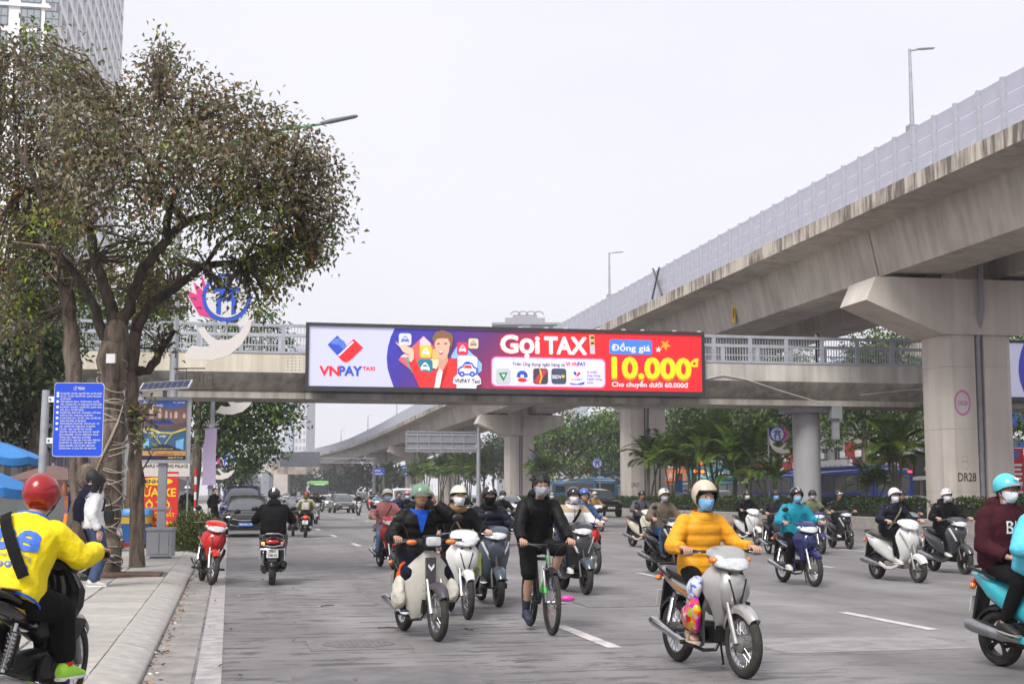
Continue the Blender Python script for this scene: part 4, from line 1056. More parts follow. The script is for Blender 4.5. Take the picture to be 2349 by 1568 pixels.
def head_frame(c, yaw, pitch):
 return Matrix.Translation(Vector(c)) @ Matrix.Rotation(rad(yaw), 4, 'Z') @ Matrix.Rotation(rad(pitch), 4, 'Y')
def xf(b, M):
 for i, v in enumerate(b.v): b.v[i] = v @ np.array(M.to_3x3()).T + np.array(M.translation)
 return b
def head_geo(b):
 def fn(v):
  v = v.copy(); lo = np.clip(-v[:, 2], 0, 1); v[:, 1] *= 1 - .30 * lo ** 1.3; v[:, 0] += .10 * lo * (v[:, 0] > -.2)
  v[:, 0] *= 1 - .10 * (v[:, 0] < 0) * lo; return v
 b.ell((0, 0, 0), (.096, .077, .118), 22, 16, fn=fn)
 b.loft([ring((x, 0, z), (0, w, 0), (.006, 0, .006), 8) for (x, z, w) in ((.088, .022, .006), (.102, -.012, .010), (.114, -.03, .0155), (.098, -.038, .012))])
 for s in (-1, 1): b.ell((-.008, s * .077, -.008), (.02, .008, .03), 8, 8)
 return b
def face_parts(o, HM, near, mask, glasses=False, mouth=True, smile=False):
 if not near: return
 for s in (-1, 1):
  b = MB(); b.ell((.084, s * .031, .013), (.010, .016, .0085), 10, 6); e = xf(b, HM).build('eye', EYEW, o)
  b = MB(); b.ell((.0915, s * .031, .013), (.004, .0075, .0075), 8, 6); xf(b, HM).build('iris', EYED, e)
  b = MB(); b.tube([(.093, s * .014, .034), (.092, s * .033, .040), (.080, s * .052, .034)], [.004, .005, .003], 6); xf(b, HM).build('eyebrow', HAIR, o)
 if not mask and mouth:
  b=MB();b.loft([ring((.1,y,-.064+.006*(abs(y)/.024)**2*(1 if smile else-.3)),(0,0,h),(.006,0,0),8) for y,h in ((-.024,.002),(-.012,.006),(0,.007),(.012,.006),(.024,.002))]);xf(b,HM).build('mouth',LIPS,o)
 if glasses:
  b = MB()
  for s in (-1, 1):
   b.tube([(.105-.12*(abs(.034*math.cos(a))+0)*0,s*.034+.027*math.cos(a),.012+.021*math.sin(a)) for a in [2*math.pi*k/16 for k in range(16)]],.0022,5,loop=True)
   b.tube([(.104, s * .061, .018), (-.005, s * .082, .018)], .002, 5)
  b.tube([(.107, -.008, .014), (.107, .008, .014)], .002, 5); xf(b, HM).build('glasses', mat('glasses_frame', (.06, .025, .02), .3), o)
def shell(b, rx, ry, rz, cut, cx=-.008, cz=.028, n=28, m=9, th=.93):
 """open cap: cut(az) gives the height where it ends"""
 out, inn = [], []
 for j in range(n):
  az = 2 * math.pi * j / n; zc = max(min((cut(az) - cz) / rz, .95), -.95); tmax = math.acos(zc); o_, i_ = [], []
  for k in range(m + 1):
   t = max(tmax * k / m, .02); q = np.array([rx * math.sin(t) * math.cos(az), ry * math.sin(t) * math.sin(az), rz * math.cos(t)])
   o_.append(q + [cx, 0, cz]); i_.append(q * th + [cx, 0, cz])
  out.append(o_ + i_[::-1])
 b.loft(out, True, False, True)
def helmet(o, HM, kind, m, trim=BLACK, stripe=None):
 b = MB()
 if kind == 'half': cut = lambda a: .052 - .075 * (1 - math.cos(a)) / 2 - .03 * abs(math.sin(a)) ** 3; dim = (.127, .106, .118)
 elif kind == 'full': cut = lambda a: .056 - .155 * min(max((abs(a if a < math.pi else 2 * math.pi - a) - .9) / .5, 0), 1) ; dim = (.131, .112, .126)
 else: cut = lambda a: .055 - .06 * (1 - math.cos(a)) / 2; dim = (.126, .106, .114)
 shell(b, *dim, cut); h = xf(b, HM).build('helmet', m, o, angle=60)
 if kind in ('half', 'cap', 'brim'):
  b = MB(); R_ = []
  for k in range(11):
   a = rad(-66 + 132 * k / 10); q = math.cos(a * 1.3); z0 = cut(a) + .014
   p0 = V3((dim[0] * .93 * math.cos(a) - .008, dim[1] * .96 * math.sin(a), z0)); ex = .055 * max(q, .12)
   p1 = p0 + V3((ex * math.cos(a * .6), ex * .3 * math.sin(a), -.016 * max(q, .1)))
   R_.append([p0, p1, p1 - V3((0, 0, .006)), p0 - V3((0, 0, .008))])
  b.loft(R_); xf(b, HM).build('helmet_brim', trim, h)
 b = MB()
 n=30;b.tube([((dim[0]*.985)*math.cos(a)*math.sqrt(max(0,1-((cut(a)-.028)/dim[2])**2))-.008,dim[1]*.985*math.sin(a)*math.sqrt(max(0,1-((cut(a)-.028)/dim[2])**2)),cut(a)) for a in [2*math.pi*k/n for k in range(n)]],.011 if kind=='full' else .006,5,loop=True)
 xf(b, HM).build('helmet_rim', BLACK, h)
 b = MB()
 b.tube([(.01,.088,.0),(.03,.08,-.06),(.05,.035,-.112),(.055,0,-.12),(.05,-.035,-.112),(.03,-.08,-.06),(.01,-.088,.0)],.0045,5);xf(b,HM).build('chin_strap',BLACK,h)
 if stripe:
  b = MB(); rg = []
  for k in range(15):
   t=rad(-62+124*k/14);rg.append([((dim[0]+.002)*math.sin(t)-.008,s*.022,(dim[2]+.002)*math.cos(t)*math.sqrt(1-(.022/dim[1])**2)+.028) for s in (-1,1)])
  b.loft(rg, False, False); xf(b, HM).build('helmet_stripe', stripe, h)
 return h
def visor_bubble(o, HM):
 b = MB(); rg = []
 for k in range(13):
  a=rad(-80+160*k/12);rg.append([((.15+.035*math.sin(t))*math.cos(a)-.005,(.13)*math.sin(a),.135-.125*t/1.5) for t in (0,.3,.6,.9,1.2,1.5)])
 b.loft(rg, False, False); xf(b, HM).build('visor', visor_mat(), o)
def mask_part(o, HM, m, big=False):
 b = MB(); rg = []
 for i in range(9):
  t = i / 8; z = -.016 - .10 * t; row = []
  bulge = .018 * math.sin(math.pi * (t * .85 + .1)) + .006 * (i % 2)
  for k in range(13):
   a = rad(-78 + 156 * k / 12); lo = max(0, -z / .118); wy = (.077 * (1 - .30 * lo ** 1.3) + .007); wx = .096 + .010 * lo + .006
   s = math.sqrt(max(.02, 1 - (z / .13) ** 2)); edge = abs(k - 6) / 6
   row.append((wx * math.cos(a) * s + bulge * (1 - edge) + (.006 if edge < .2 else 0), wy * math.sin(a) * (s * .25 + .75), z - .010 * edge * (t * 2 - 1)))
  rg.append(row)
 b.loft(rg, False, False); mo = xf(b, HM).build('face_mask', m, o, angle=70)
 b = MB()
 for s in (-1, 1):
  b.tube([(.03, s * .083, -.015), (-.01, s * .086, .005)], .002, 4); b.tube([(.03, s * .074, -.075), (-.01, s * .085, -.02)], .002, 4)
 xf(b, HM).build('ear_loop', m, mo)
def hair_part(o, HM, style, m=HAIR):
 b = MB()
 if style in ('short', 'bushy'):
  k = 1.0 if style == 'short' else 1.13
  shell(b,.108*k,.09*k,.128*k,lambda a:(.072 if style=='bushy' else .06)-.135*((1-math.cos(a))/2)**.7+.012*math.sin(7*a),-.01,.008,30,8,.85)
  if style == 'bushy':
   rr_ = random.Random(5)
   for i in range(110):
    a = rr_.uniform(0, 6.28); e = rr_.uniform(.15, 1.3); p = V3((.105 * math.cos(a) * math.cos(e) - .02, .092 * math.sin(a) * math.cos(e), .105 * math.sin(e) + .02))
    b.tube([p*.92,p*1.07+V3((.01*rr_.uniform(-1,1),.012*rr_.uniform(-1,1),.012)),p*1.2+V3((rr_.uniform(-.03,.03),rr_.uniform(-.03,.03),.004))],[.02,.014,.002],5)
 elif style == 'long':
  shell(b, .108, .092, .126, lambda a: .05 - .16 * ((1 - math.cos(a)) / 2) ** .6, -.012, .008, 30, 8, .85)
  b.loft([ring((x,0,z),(0,w,0),(d,0,0),16,2.4) for (x,z,w,d) in ((-.045,.06,.085,.06),(-.06,-.04,.096,.06),(-.085,-.16,.105,.055),(-.10,-.28,.105,.045),(-.105,-.36,.08,.03),(-.1,-.40,.03,.012))])
  for s in (-1,1):b.loft([ring((x,s*y,z),(.022,0,0),(0,.012,0),8) for (x,y,z) in ((.03,.078,.05),(.025,.088,-.04),(.0,.095,-.14),(-.03,.1,-.24))])
 elif style == 'tail':
  b.loft([ring((x,y,z),(0,w,0),(d,0,0),12,2.2) for (x,y,z,w,d) in ((-.07,0,-.02,.075,.04),(-.09,.0,-.10,.085,.045),(-.11,.02,-.2,.075,.04),(-.12,.03,-.3,.05,.03),(-.12,.03,-.36,.015,.01))])
  for s in (-1,1):b.loft([ring((x,s*y,z),(.02,0,0),(0,.01,0),8) for (x,y,z) in ((.02,.078,.03),(.015,.086,-.05),(-.01,.09,-.12),(-.04,.09,-.18))])
 return xf(b, HM).build('hair', m, o, angle=60)
def hand_grip(b, g, s):
 """fist closed round a bar that runs along y; s = +1 left, -1 right"""
 g = V3(g); w = g + V3((-.085, 0, .03))
 b.loft([ring(w,(0,.026,0),(.004,0,.02),10),ring(g+V3((-.05,0,.034)),(0,.036,0),(.003,0,.019),10),ring(g+V3((-.012,0,.031)),(0,.043,0),(.004,0,.015),10),ring(g+V3((.008,0,.026)),(0,.042,0),(.006,0,.011),10)])
 for k in range(4):
  y = (1.5 - k) * .0215; L = (.9, 1.06, 1.0, .82)[k if s > 0 else 3 - k]
  b.tube([g+V3((-.004,y,.032)),g+V3((.026,y,.022)),g+V3((.031,y,-.008*L)),g+V3((.012,y,-.027*L)),g+V3((-.004,y,-.028*L))],[.0105,.0105,.0095,.009,.005],6)
 i = -s
 b.tube([g + V3((-.045, i * .036, .022)), g + V3((-.015, i * .055, .002)), g + V3((.012, i * .05, -.016)), g + V3((.024, i * .036, -.018))], [.013, .012, .010, .005], 6)
 return w
def hand_free(b, w, d, n, s, curl=.5):
 """hand from the wrist w along d, palm facing n"""
 w, d, n = V3(w), nrm(d), nrm(n); l = np.cross(n, d) * s
 b.loft([ring(w,l*.024,n*.018,10),ring(w+d*.04,l*.036,n*.016,10),ring(w+d*.085,l*.041,n*.014,10),ring(w+d*.1,l*.036,n*.009,10)])
 for k in range(4):
  o_ = w + d * .09 + l * ((1.5 - k) * .02); L = (.062, .074, .07, .054)[k]; a1, a2 = curl * .9, curl * 2.0
  p1=o_+(d*math.cos(a1*.5)+n*math.sin(a1*.5))*L*.5;p2=p1+(d*math.cos(a1)+n*math.sin(a1))*L*.35;p3=p2+(d*math.cos(a2)+n*math.sin(a2))*L*.3
  b.tube([o_, p1, p2, p3], [.0105, .0095, .0085, .005], 6)
 b.tube([w + d * .02 + l * .03, w + d * .055 + l * .05 + n * .012, w + d * .085 + l * .05 + n * .03, w + d * .10 + l * .042 + n * .035], [.013, .012, .010, .006], 6)
def shoe_geo(b, a, d, L=.27):
 a, d = V3(a), nrm(d); l = np.cross([0, 0, 1], d); l = nrm(l); u = np.cross(d, l)
 if u[2] < 0: u = -u
 b.loft([ring(a-d*.075+u*(-.035),l*.026,u*.03,10),ring(a-d*.05+u*(-.025),l*.036,u*.05,10),ring(a+u*(-.02),l*.038,u*.058,10),ring(a+d*.06+u*(-.036),l*.043,u*.042,10),ring(a+d*.13+u*(-.05),l*.047,u*.028,10),ring(a+d*(L-.09)+u*(-.056),l*.036,u*.018,10),ring(a+d*(L-.075)+u*(-.058),l*.015,u*.008,10)])
def person(label,M,lk,pose='ride',group='people riding in the traffic',vox=.016,hip=(-.17,0,.84),lean=.10,grips=GRIP_U,feet=None,cat='person',tall=1.,head=(0,0),hands=None,**kw):
 """lk: look dictionary: jacket, trousers, shoes, skin, helmet(kind, mat), mask, hair, ..."""
 near = vox < .02
 hip = V3(hip); neck = hip + V3((lean, 0, .485 * tall)); T = Torso(hip, neck); sk = SKIN[lk.get('skin', 0)]
 hc = neck + V3((.045 + lean * .25, 0, .165)); HM = head_frame(hc, head[0], head[1])
 wrist, S, E = {}, {}, {}
 hx = MB()                                   # hands and head, joined to the grown body
 for s in (1, -1):
  S[s] = T.c(.88) + T.lat * s * .165
  hd = (hands or {}).get(s)
  if hd is None:
   g = V3((grips[0], s * grips[1], grips[2])); wrist[s] = hand_grip(hx, g, s); hint = (-.35, s * .55, -.8)
  else:
   wrist[s] = V3(hd[0]); hand_free(hx, hd[0], hd[1], hd[2], s, hd[3] if len(hd) > 3 else .5); hint = hd[4] if len(hd) > 4 else (-.5, s * .5, -.8)
  E[s] = ik(S[s], wrist[s], .29 * tall, .255 * tall, hint)
 K, A, H, FD = {}, {}, {}, {}
 ft = feet or {1: ((.10, .19, .36), (1, .15, 0)), -1: ((.10, -.19, .36), (1, -.15, 0))}
 for s in (1, -1):
  H[s] = hip + V3((.02, s * .095, -.03)); A[s] = V3(ft[s][0]); FD[s] = ft[s][1]
  K[s] = ik(H[s], A[s], .43 * tall, .42 * tall, ft[s][2] if len(ft[s]) > 2 else (1, s * .18, .45))
 b = MB(); b.loft([T.ring(h, 14, .8) for h in (-.08, .0, .25, .55, .8, .92, 1.0)])
 b.cap(neck - T.up * .05, hc + V3((-.012, 0, -.06)), .056, .052)
 for s in (1, -1):
  b.chain([S[s], E[s], wrist[s]], [.052, .04, .027], 10)
  b.chain([H[s], K[s], A[s]], [.08, .056, .038], 10)
  if lk.get('bare_legs'): b.cap(K[s] * .72 + A[s] * .28 - V3((.03, 0, 0)), K[s] * .5 + A[s] * .5 - V3((.02, 0, 0)), .052, .05)
  if lk.get('bare_feet'): shoe_geo(b, A[s], FD[s], .25)
 head_geo(hx2 := MB()); xf(hx2, HM)
 for v in hx2.v: pass
 base = hx.n; hx.v += hx2.v; hx.f += [tuple(i + base for i in q) for q in hx2.f]; hx.m += hx2.m; hx.n += hx2.n
 o = b.build('person', sk); o.matrix_world = M; tag(o, label, cat, group)
 md = o.modifiers.new('grow', 'REMESH'); md.mode = 'VOXEL'; md.voxel_size = max(vox, .014); md.use_smooth_shade = True
 sm = o.modifiers.new('soft', 'SMOOTH'); sm.iterations = 4; sm.factor = .5
 PENDING.append((o, hx, sk))
 def grown(mb, name, m, v, fold=.016, iters=3):
  q = mb.build(name, m, o); r_ = q.modifiers.new('grow', 'REMESH'); r_.mode = 'VOXEL'; r_.voxel_size = v; r_.use_smooth_shade = True
  s_ = q.modifiers.new('soft', 'SMOOTH'); s_.iterations = iters; s_.factor = .5
  if fold and vox < .03:
   d_ = q.modifiers.new('folds', 'DISPLACE'); d_.texture = WRINKLE; d_.strength = fold; d_.mid_level = .5; d_.texture_coords = 'LOCAL'
  return q
 gro=lk.get('bulk',.012);TJ=Torso(hip,neck,gro*.75,lk.get('wide',1.)*.96);puffy=lk.get('puffy',0);b=MB();hs=np.linspace(lk.get('hem',-.10),1.05,25 if puffy else 13)
 b.loft([TJ.ring(h, 20, 1 + (puffy * (abs(math.sin(h * 14)) - .6) if h < .88 else 0)) for h in hs])
 short = lk.get('sleeve', .93)
 for s in (1, -1):
  W = E[s] + (wrist[s] - E[s]) * short; pts, rs = [], []
  S2 = T.c(.87) + T.lat * s * (.15 + gro * .35)
  for i in range(9): q = i / 8; pts.append(S2 + (E[s] - S2) * q); rs.append((.066 - .010 * q + gro * .45) * (1 + (puffy * 1.5 * (abs(math.sin(q * 10)) - .6))))
  for i in range(1, 9): q = i / 8; pts.append(E[s] + (W - E[s]) * q); rs.append((.056 - .014 * q + gro * .4) * (1 + (puffy * 1.5 * (abs(math.sin(q * 9 + 1)) - .6))))
  b.tube(pts, rs, 12); b.ell(S2, .064 + gro * .42, 12, 8)
 if lk.get('hood'): b.ell(neck - T.fr * .085 + T.up * .02, (.085, .125, .085)); b.ell(neck - T.fr * .05 + T.up * .05, (.085, .115, .06))
 jk = grown(b, lk.get('jacket_name', 'jacket'), lk['jacket'], max(vox * .95, .012), .02 if not puffy else .010)
 if lk.get('collar', True):
  b=MB();b.loft([ring(T.c(h)+T.fr*.012,T.lat*(w+gro*.5),T.fr*(d+gro*.5),18) for (h,w,d) in ((.96,.10,.09),(1.02,.083,.085),(1.10,.074,.078))],caps=False);b.loft([ring(T.c(h)+T.fr*.012,T.lat*(w+gro*.5),T.fr*(d+gro*.5),18) for (h,w,d) in ((.96,.09,.08),(1.10,.066,.07))],caps=False)
  b.build('collar', lk.get('collar_mat', lk['jacket']), jk)
 if near and lk.get('zip'):
  b = MB(); b.tube([TJ.on(h, 0, 1, .008) for h in np.linspace(-.05, .98, 9)], .005, 5); b.build('zip', BLACK if lk['zip'] is True else lk['zip'], jk)
 if lk.get('cuff'):
  for s in (1,-1):W=E[s]+(wrist[s]-E[s])*short;b=MB();b.tube([W-nrm(wrist[s]-E[s])*.03,W+nrm(wrist[s]-E[s])*.025],.048,12);b.build('cuff',lk['cuff'],jk)
 b = MB(); b.ell(hip + V3((.0, 0, -.02)), (.13, .172, .12)); tl = lk.get('leg_len', .93); fat = lk.get('fat', 1.)
 for s in (1, -1):
  if lk.get('shorts'):
   Ke = H[s] + (K[s] - H[s]) * .93; b.chain([H[s], Ke], [.102, .092], 12)
  else:
   e_ = K[s] + (A[s] - K[s]) * tl; b.chain([H[s], K[s], e_], [.098 * fat, .074 * fat, .056 * fat], 12)
 grown(b, 'shorts' if lk.get('shorts') else 'trousers', lk.get('trousers', BLK), max(vox * .95, .012), .014)
 for s in (1, -1):
  if lk.get('socks'):
   b = MB(); b.tube([A[s] + (K[s] - A[s]) * .30, A[s] + (K[s] - A[s]) * .0], [.046, .042], 12); b.build('sock', lk['socks'], o)
  if not lk.get('bare_feet'):
   b = MB(); shoe_geo(b, A[s], FD[s]); so = b.build('shoe', lk.get('shoes', SHOEK), o, angle=60)
   if near:b=MB();d=nrm(FD[s]);l=nrm(np.cross([0,0,1],d));u=np.cross(d,l);b.loft([ring(V3(A[s])+d*x-u*.074,l*w,u*.012,10,4.) for x,w in ((-.082,.02),(-.06,.038),(.05,.045),(.13,.05),(.19,.034),(.20,.015))]);b.build('sole',lk.get('sole',WHITEP if lk.get('shoes') is not SHOEK else SHOEK),so)
  else:
   b=MB();d=nrm(FD[s]);l=nrm(np.cross([0,0,1],d));u=np.cross(d,l);b.loft([ring(V3(A[s])+d*x-u*.08,l*w,u*.012,10,4.) for x,w in ((-.08,.02),(-.06,.038),(.05,.045),(.13,.05),(.19,.036),(.20,.015))]);b.loft([ring(V3(A[s])+d*x-u*.045,l*.05,u*.038,10,3.) for x in (.05,.11)],caps=False);b.build('sandal',lk.get('shoes',SHOEW),o)
 hm = lk.get('helmet'); mk = lk.get('mask')
 face_parts(o, HM, near, mk, lk.get('glasses'), smile=lk.get('smile'))
 if mk: mask_part(o, HM, mk)
 if hm: helmet(o, HM, hm[0], hm[1], hm[2] if len(hm) > 2 else BLACK, hm[3] if len(hm) > 3 else None)
 if lk.get('visor'): visor_bubble(o, HM)
 if lk.get('hair'): hair_part(o, HM, lk['hair'], lk.get('hair_mat', HAIR))
 elif hm and near:
  b = MB(); shell(b, .102, .083, .12, lambda a: .04 - .10 * ((1 - math.cos(a)) / 2) ** .8, -.008, .006, 24, 6, .9); xf(b, HM).build('hair', HAIR, o)
 if lk.get('strap'):                          # bag strap across the body: (shoulder side, material)
  sd, sm_ = lk['strap'][:2]; wdt = lk['strap'][2] if len(lk['strap']) > 2 else .018; pf, pb = [], []
  for q in np.linspace(0, 1, 9):
   h = .97 - .93 * q; l = sd * (.10 - .26 * q); sg = lk.get('strap_m', .02); pf.append(TJ.on(h, l, 1, sg)); pb.append(TJ.on(h, l, -1, sg))
  b = MB()
  wv = (T.lat * sd * .87 - T.up * .5) * wdt
  for pp, sgn in ((pf, 1), (pb, -1)): b.loft([[p_ - wv, p_ + wv, p_ + wv + T.fr * sgn * .012, p_ - wv + T.fr * sgn * .012] for p_ in pp])
  b.build('bag_strap', sm_, o)
 if lk.get('backpack'):
  b=MB();b.loft([ring(T.c(h)-T.fr*(.20),T.lat*w,T.fr*d,16,3.) for (h,w,d) in ((.12,.10,.05),(.16,.135,.08),(.5,.14,.09),(.8,.125,.075),(.88,.09,.04))]);bp_=b.build('backpack',lk['backpack'],o)
  b = MB()
  for s in (-1,1):b.tube([T.c(.85)-T.fr*.14+T.lat*s*.09,T.c(1.0)+T.lat*s*.1+T.up*.02,TJ.on(.8,s*.11,1,.015),TJ.on(.5,s*.14,1,.012),T.c(.3)-T.fr*.1+T.lat*s*.17],.016,6)
  b.build('shoulder_strap', lk['backpack'], bp_)
 if lk.get('scarf'):
  b=MB();b.loft([ring(T.c(h)+T.fr*.01,T.lat*w,T.fr*d,18) for (h,w,d) in ((.93,.09,.07),(.97,.125,.12),(1.06,.12,.12),(1.14,.10,.105),(1.15,.07,.08))]);grown(b,'scarf' if not lk.get('fur') else 'fur_trim',lk['scarf'],max(vox*.9,.012),.03)
 o['torso'] = 0
 del o['torso']
 return o, TJ, HM
def finish_people():
 dg = bpy.context.evaluated_depsgraph_get()
 done = []
 for (o, hx, sk) in PENDING:
  me = bpy.data.meshes.new_from_object(o.evaluated_get(dg)); done.append(me)
 for (o, hx, sk), me in zip(PENDING, done):
  n = len(me.vertices); v = np.zeros(n * 3); me.vertices.foreach_get('co', v); v = v.reshape(-1, 3)
  f = [tuple(p.vertices) for p in me.polygons]
  b = MB(); b.add(v, f); b.add(np.concatenate(hx.v), hx.f); nm = b.mesh('person'); nm.materials.append(sk); nm.shade_smooth(); o.modifiers.clear(); o.data = nm
# ================================================================== traffic: who rides what and where
def bands(name, stops, rough=.85):
 if name in _M: return _M[name]
 m = bpy.data.materials.new(name); m.use_nodes = True; nt = m.node_tree; L = nt.links; p = nt.nodes['Principled BSDF']
 tc = nd(nt, 'TexCoord'); sx = nd(nt, 'SeparateXYZ'); L.new(tc.outputs['Object'], sx.inputs['Vector'])
 ml = nd(nt, 'Math', operation='MULTIPLY'); ml.inputs[1].default_value = .5; L.new(sx.outputs['Z'], ml.inputs[0])
 r = nd(nt, 'ValToRGB'); r.color_ramp.interpolation = 'CONSTANT'
 while len(r.color_ramp.elements) < len(stops): r.color_ramp.elements.new(.5)
 for e, (z, c) in zip(r.color_ramp.elements, stops): e.position = z / 2; e.color = tuple(c) + (1,)
 L.new(ml.outputs['Value'], r.inputs['Fac']); L.new(r.outputs['Color'], p.inputs['Base Color']); p.inputs['Roughness'].default_value = rough
 n=nd(nt,'TexNoise',Scale=55.);b=nd(nt,'Bump',Strength=.25,Distance=.02);L.new(tc.outputs['Object'],n.inputs['Vector']);L.new(n.outputs['Fac'],b.inputs['Height']);L.new(b.outputs['Normal'],p.inputs['Normal'])
 _M[name] = m; return m
def bike_M(front=None, rear_x=None, psi=None, fx=.62, rx=-.60, z=0., rear=None, away=False, lean=0.):
 P = G(*(front or rear), z)
 if psi is None:
  best = None
  for a in np.arange(20, 160, 1.) if away else np.arange(-160, -20, 1.):
   d = Vector((math.cos(rad(a)), math.sin(rad(a)), 0)); q = P - d * (fx - rx)
   e = abs(1174.5 + F * q.x / q.y / (1) * 1.0 - rear_x)
   if best is None or e < best[0]: best = (e, a)
  psi = best[1]
 d = Vector((math.cos(rad(psi)), math.sin(rad(psi)), 0)); o = P - d * (fx if front else rx)
 return Matrix.Translation(o) @ Matrix.Rotation(rad(psi), 4, 'Z') @ Matrix.Rotation(rad(lean), 4, 'X')
def voxf(M):
 D = M.translation.y
 return .012 if D < 15 else .0155 if D < 26 else .023 if D < 48 else .034
ON, AW = -78., 101.
SCFEET = {1: ((.20, .13, .385), (1, .1, 0)), -1: ((.20, -.13, .385), (1, -.1, 0))}
UFEET = {1: ((.04, .20, .335), (1, .15, 0)), -1: ((.04, -.20, .335), (1, -.15, 0))}
def ride(kind, bl, rl, M, bk, lk, **kw):
 v = voxf(M)
 kw.setdefault('tall', .92); kw.setdefault('hip', (-.17, 0, .865)); kw.setdefault('vox', v)
 if kind == 'u':
  bo = underbone('underbone_motorbike', bl, M, group='motorbikes in the traffic', **bk); kw.setdefault('grips', GRIP_U); kw.setdefault('feet', UFEET)
 elif kind == 's':
  bo = scooter('scooter', bl, M, group='motorbikes in the traffic', **bk); kw.setdefault('grips', GRIP_S); kw.setdefault('feet', SCFEET)
 else: bo = None
 if rl is None: return bo, None
 return bo, person(rl, M, lk, **kw)
SILVER=mat('paint_silver',(.46,.45,.44),.3,.55,var=.12,coat=.5);PWHITE=paint('white',(.68,.68,.66),.25,.1);PRED=paint('red',(.55,.02,.015),.25);PBLACK=paint('black',(.008,.008,.009),.2);PGREY=mat('paint_grey',(.06,.064,.07),.3,.3,var=.2,coat=.5);PNAVY=paint('navy',(.012,.016,.10),.2);PCREAM=paint('cream',(.62,.58,.46),.3,.1);PTEAL=paint('teal',(.03,.42,.5),.25,.1);PBLUEG=mat('paint_slate_blue',(.055,.075,.10),.3,.25,var=.15,coat=.6);PCUB=paint('old_ivory',(.60,.58,.51),.4,.2);PLGREY=mat('paint_pale_grey',(.3,.3,.3),.3,.3,var=.2,coat=.4)
H_RED=mat('helmet_red',(.33,.008,.012),.28,.2,var=.15,vscale=4,coat=.5);H_BLACK=paint('helmet_black',(.008,.008,.009),.22);H_WHITE=paint('helmet_white',(.72,.72,.74),.3,.08);H_BEIGE=paint('helmet_beige',(.58,.49,.36),.32,.1);H_CREAM=paint('helmet_cream',(.70,.64,.50),.3,.1);H_GREY=mat('helmet_grey',(.33,.34,.36),.3,.4,var=.1,coat=.4);H_TEAL=paint('helmet_teal',(.08,.55,.66),.3,.08);H_GREEN=paint('helmet_green',(.05,.16,.09),.25);H_BLUE=paint('helmet_blue',(.03,.12,.45),.3);H_PINK=paint('helmet_pink',(.6,.16,.3),.3);H_DARK=mat('helmet_matte',(.02,.021,.024),.5)
def quilt(m, sc=3.3, st=.22):
 nt=m.node_tree;L=nt.links;p=nt.nodes['Principled BSDF'];tc=nd(nt,'TexCoord');w=nd(nt,'TexWave',wave_type='BANDS',bands_direction='Z',Scale=sc,Distortion=2.2,Detail=2.);L.new(tc.outputs['Object'],w.inputs['Vector'])
 r=nd(nt,'ValToRGB');r.color_ramp.elements[0].position=.0;r.color_ramp.elements[1].position=.6;L.new(w.outputs['Fac'],r.inputs['Fac']);b=nd(nt,'Bump',Strength=st,Distance=.03);L.new(r.outputs['Color'],b.inputs['Height']);L.new(b.outputs['Normal'],p.inputs['Normal']);return m
YEL=cloth('yellow_nylon',(.86,.68,.012),.08,.25,.55);MUST=quilt(cloth('mustard_puffer',(.78,.35,.02),.12,.2,.5));TEALJ=cloth('teal_nylon',(.012,.26,.36),.15,.2,.5);AQUA=cloth('aqua_nylon',(.12,.55,.70),.12,.2,.5);BURG=cloth('burgundy',(.05,.008,.014));OLIVE=cloth('olive',(.17,.19,.10));DGREEN=cloth('dark_green',(.018,.027,.018));BROWNJ=cloth('brown_jacket',(.16,.125,.09));GREYJ=cloth('grey_hoodie',(.10,.10,.115));PINKJ=cloth('pink_jacket',(.66,.28,.26));TAN=cloth('tan_coat',(.38,.22,.10));BEIGE=cloth('beige_jacket',(.42,.38,.28));LBLUE=cloth('light_blue',(.28,.40,.52));JEANSL=cloth('light_jeans',(.22,.32,.5));WHITEC=cloth('white_cloth',(.72,.72,.72),.08);NAVYP=quilt(cloth('navy_puffer',(.008,.011,.022),.2,.2,.6));BLKP=cloth('black_shell',(.006,.0062,.007),.2,.2,.6)
FUR = cloth('fur', (.30, .17, .08), .5, .9, 1.)

# --- yellow-shirt rider at the left edge, seen from behind
Mbe = Matrix.Translation(Vector((-3.03, 8.62, PAVE_Z))) @ Matrix.Rotation(rad(84), 4, 'Z') @ Matrix.Rotation(rad(3), 4, 'X')
ride('u','black motorbike under the yellow-jacket rider seen from behind',None,Mbe,dict(body=PBLACK,accent=PBLACK,wheelk='spoke',decal=mat('decal_yellow',(.5,.36,.02),.5),mirrors=False),{})
o,T_,H_=person('rider in bright yellow jacket and red helmet seen from behind at the left edge',Mbe,dict(jacket=YEL,bulk=.055,wide=1.05,trousers=BLK,fat=1.25,leg_len=.78,socks=mat('red_sock',(.75,.02,.01),.8),shoes=mat('lime_shoe',(.42,.85,.06),.5),sole=WHITEP,helmet=('full',H_RED),cuff=cloth('blue_cuff',(.02,.12,.55)),collar_mat=cloth('blue_collar',(.03,.16,.6)),strap=(1,BLK,.034),strap_m=.034,hem=-.14),
       tall=.82, hip=(-.32, 0, .80), lean=.23, grips=GRIP_U, feet={1: ((.03, .22, .34), (1, .2, 0)), -1: ((.05, -.24, .335), (1, -.15, 0))}, vox=.012, head=(8, 8))
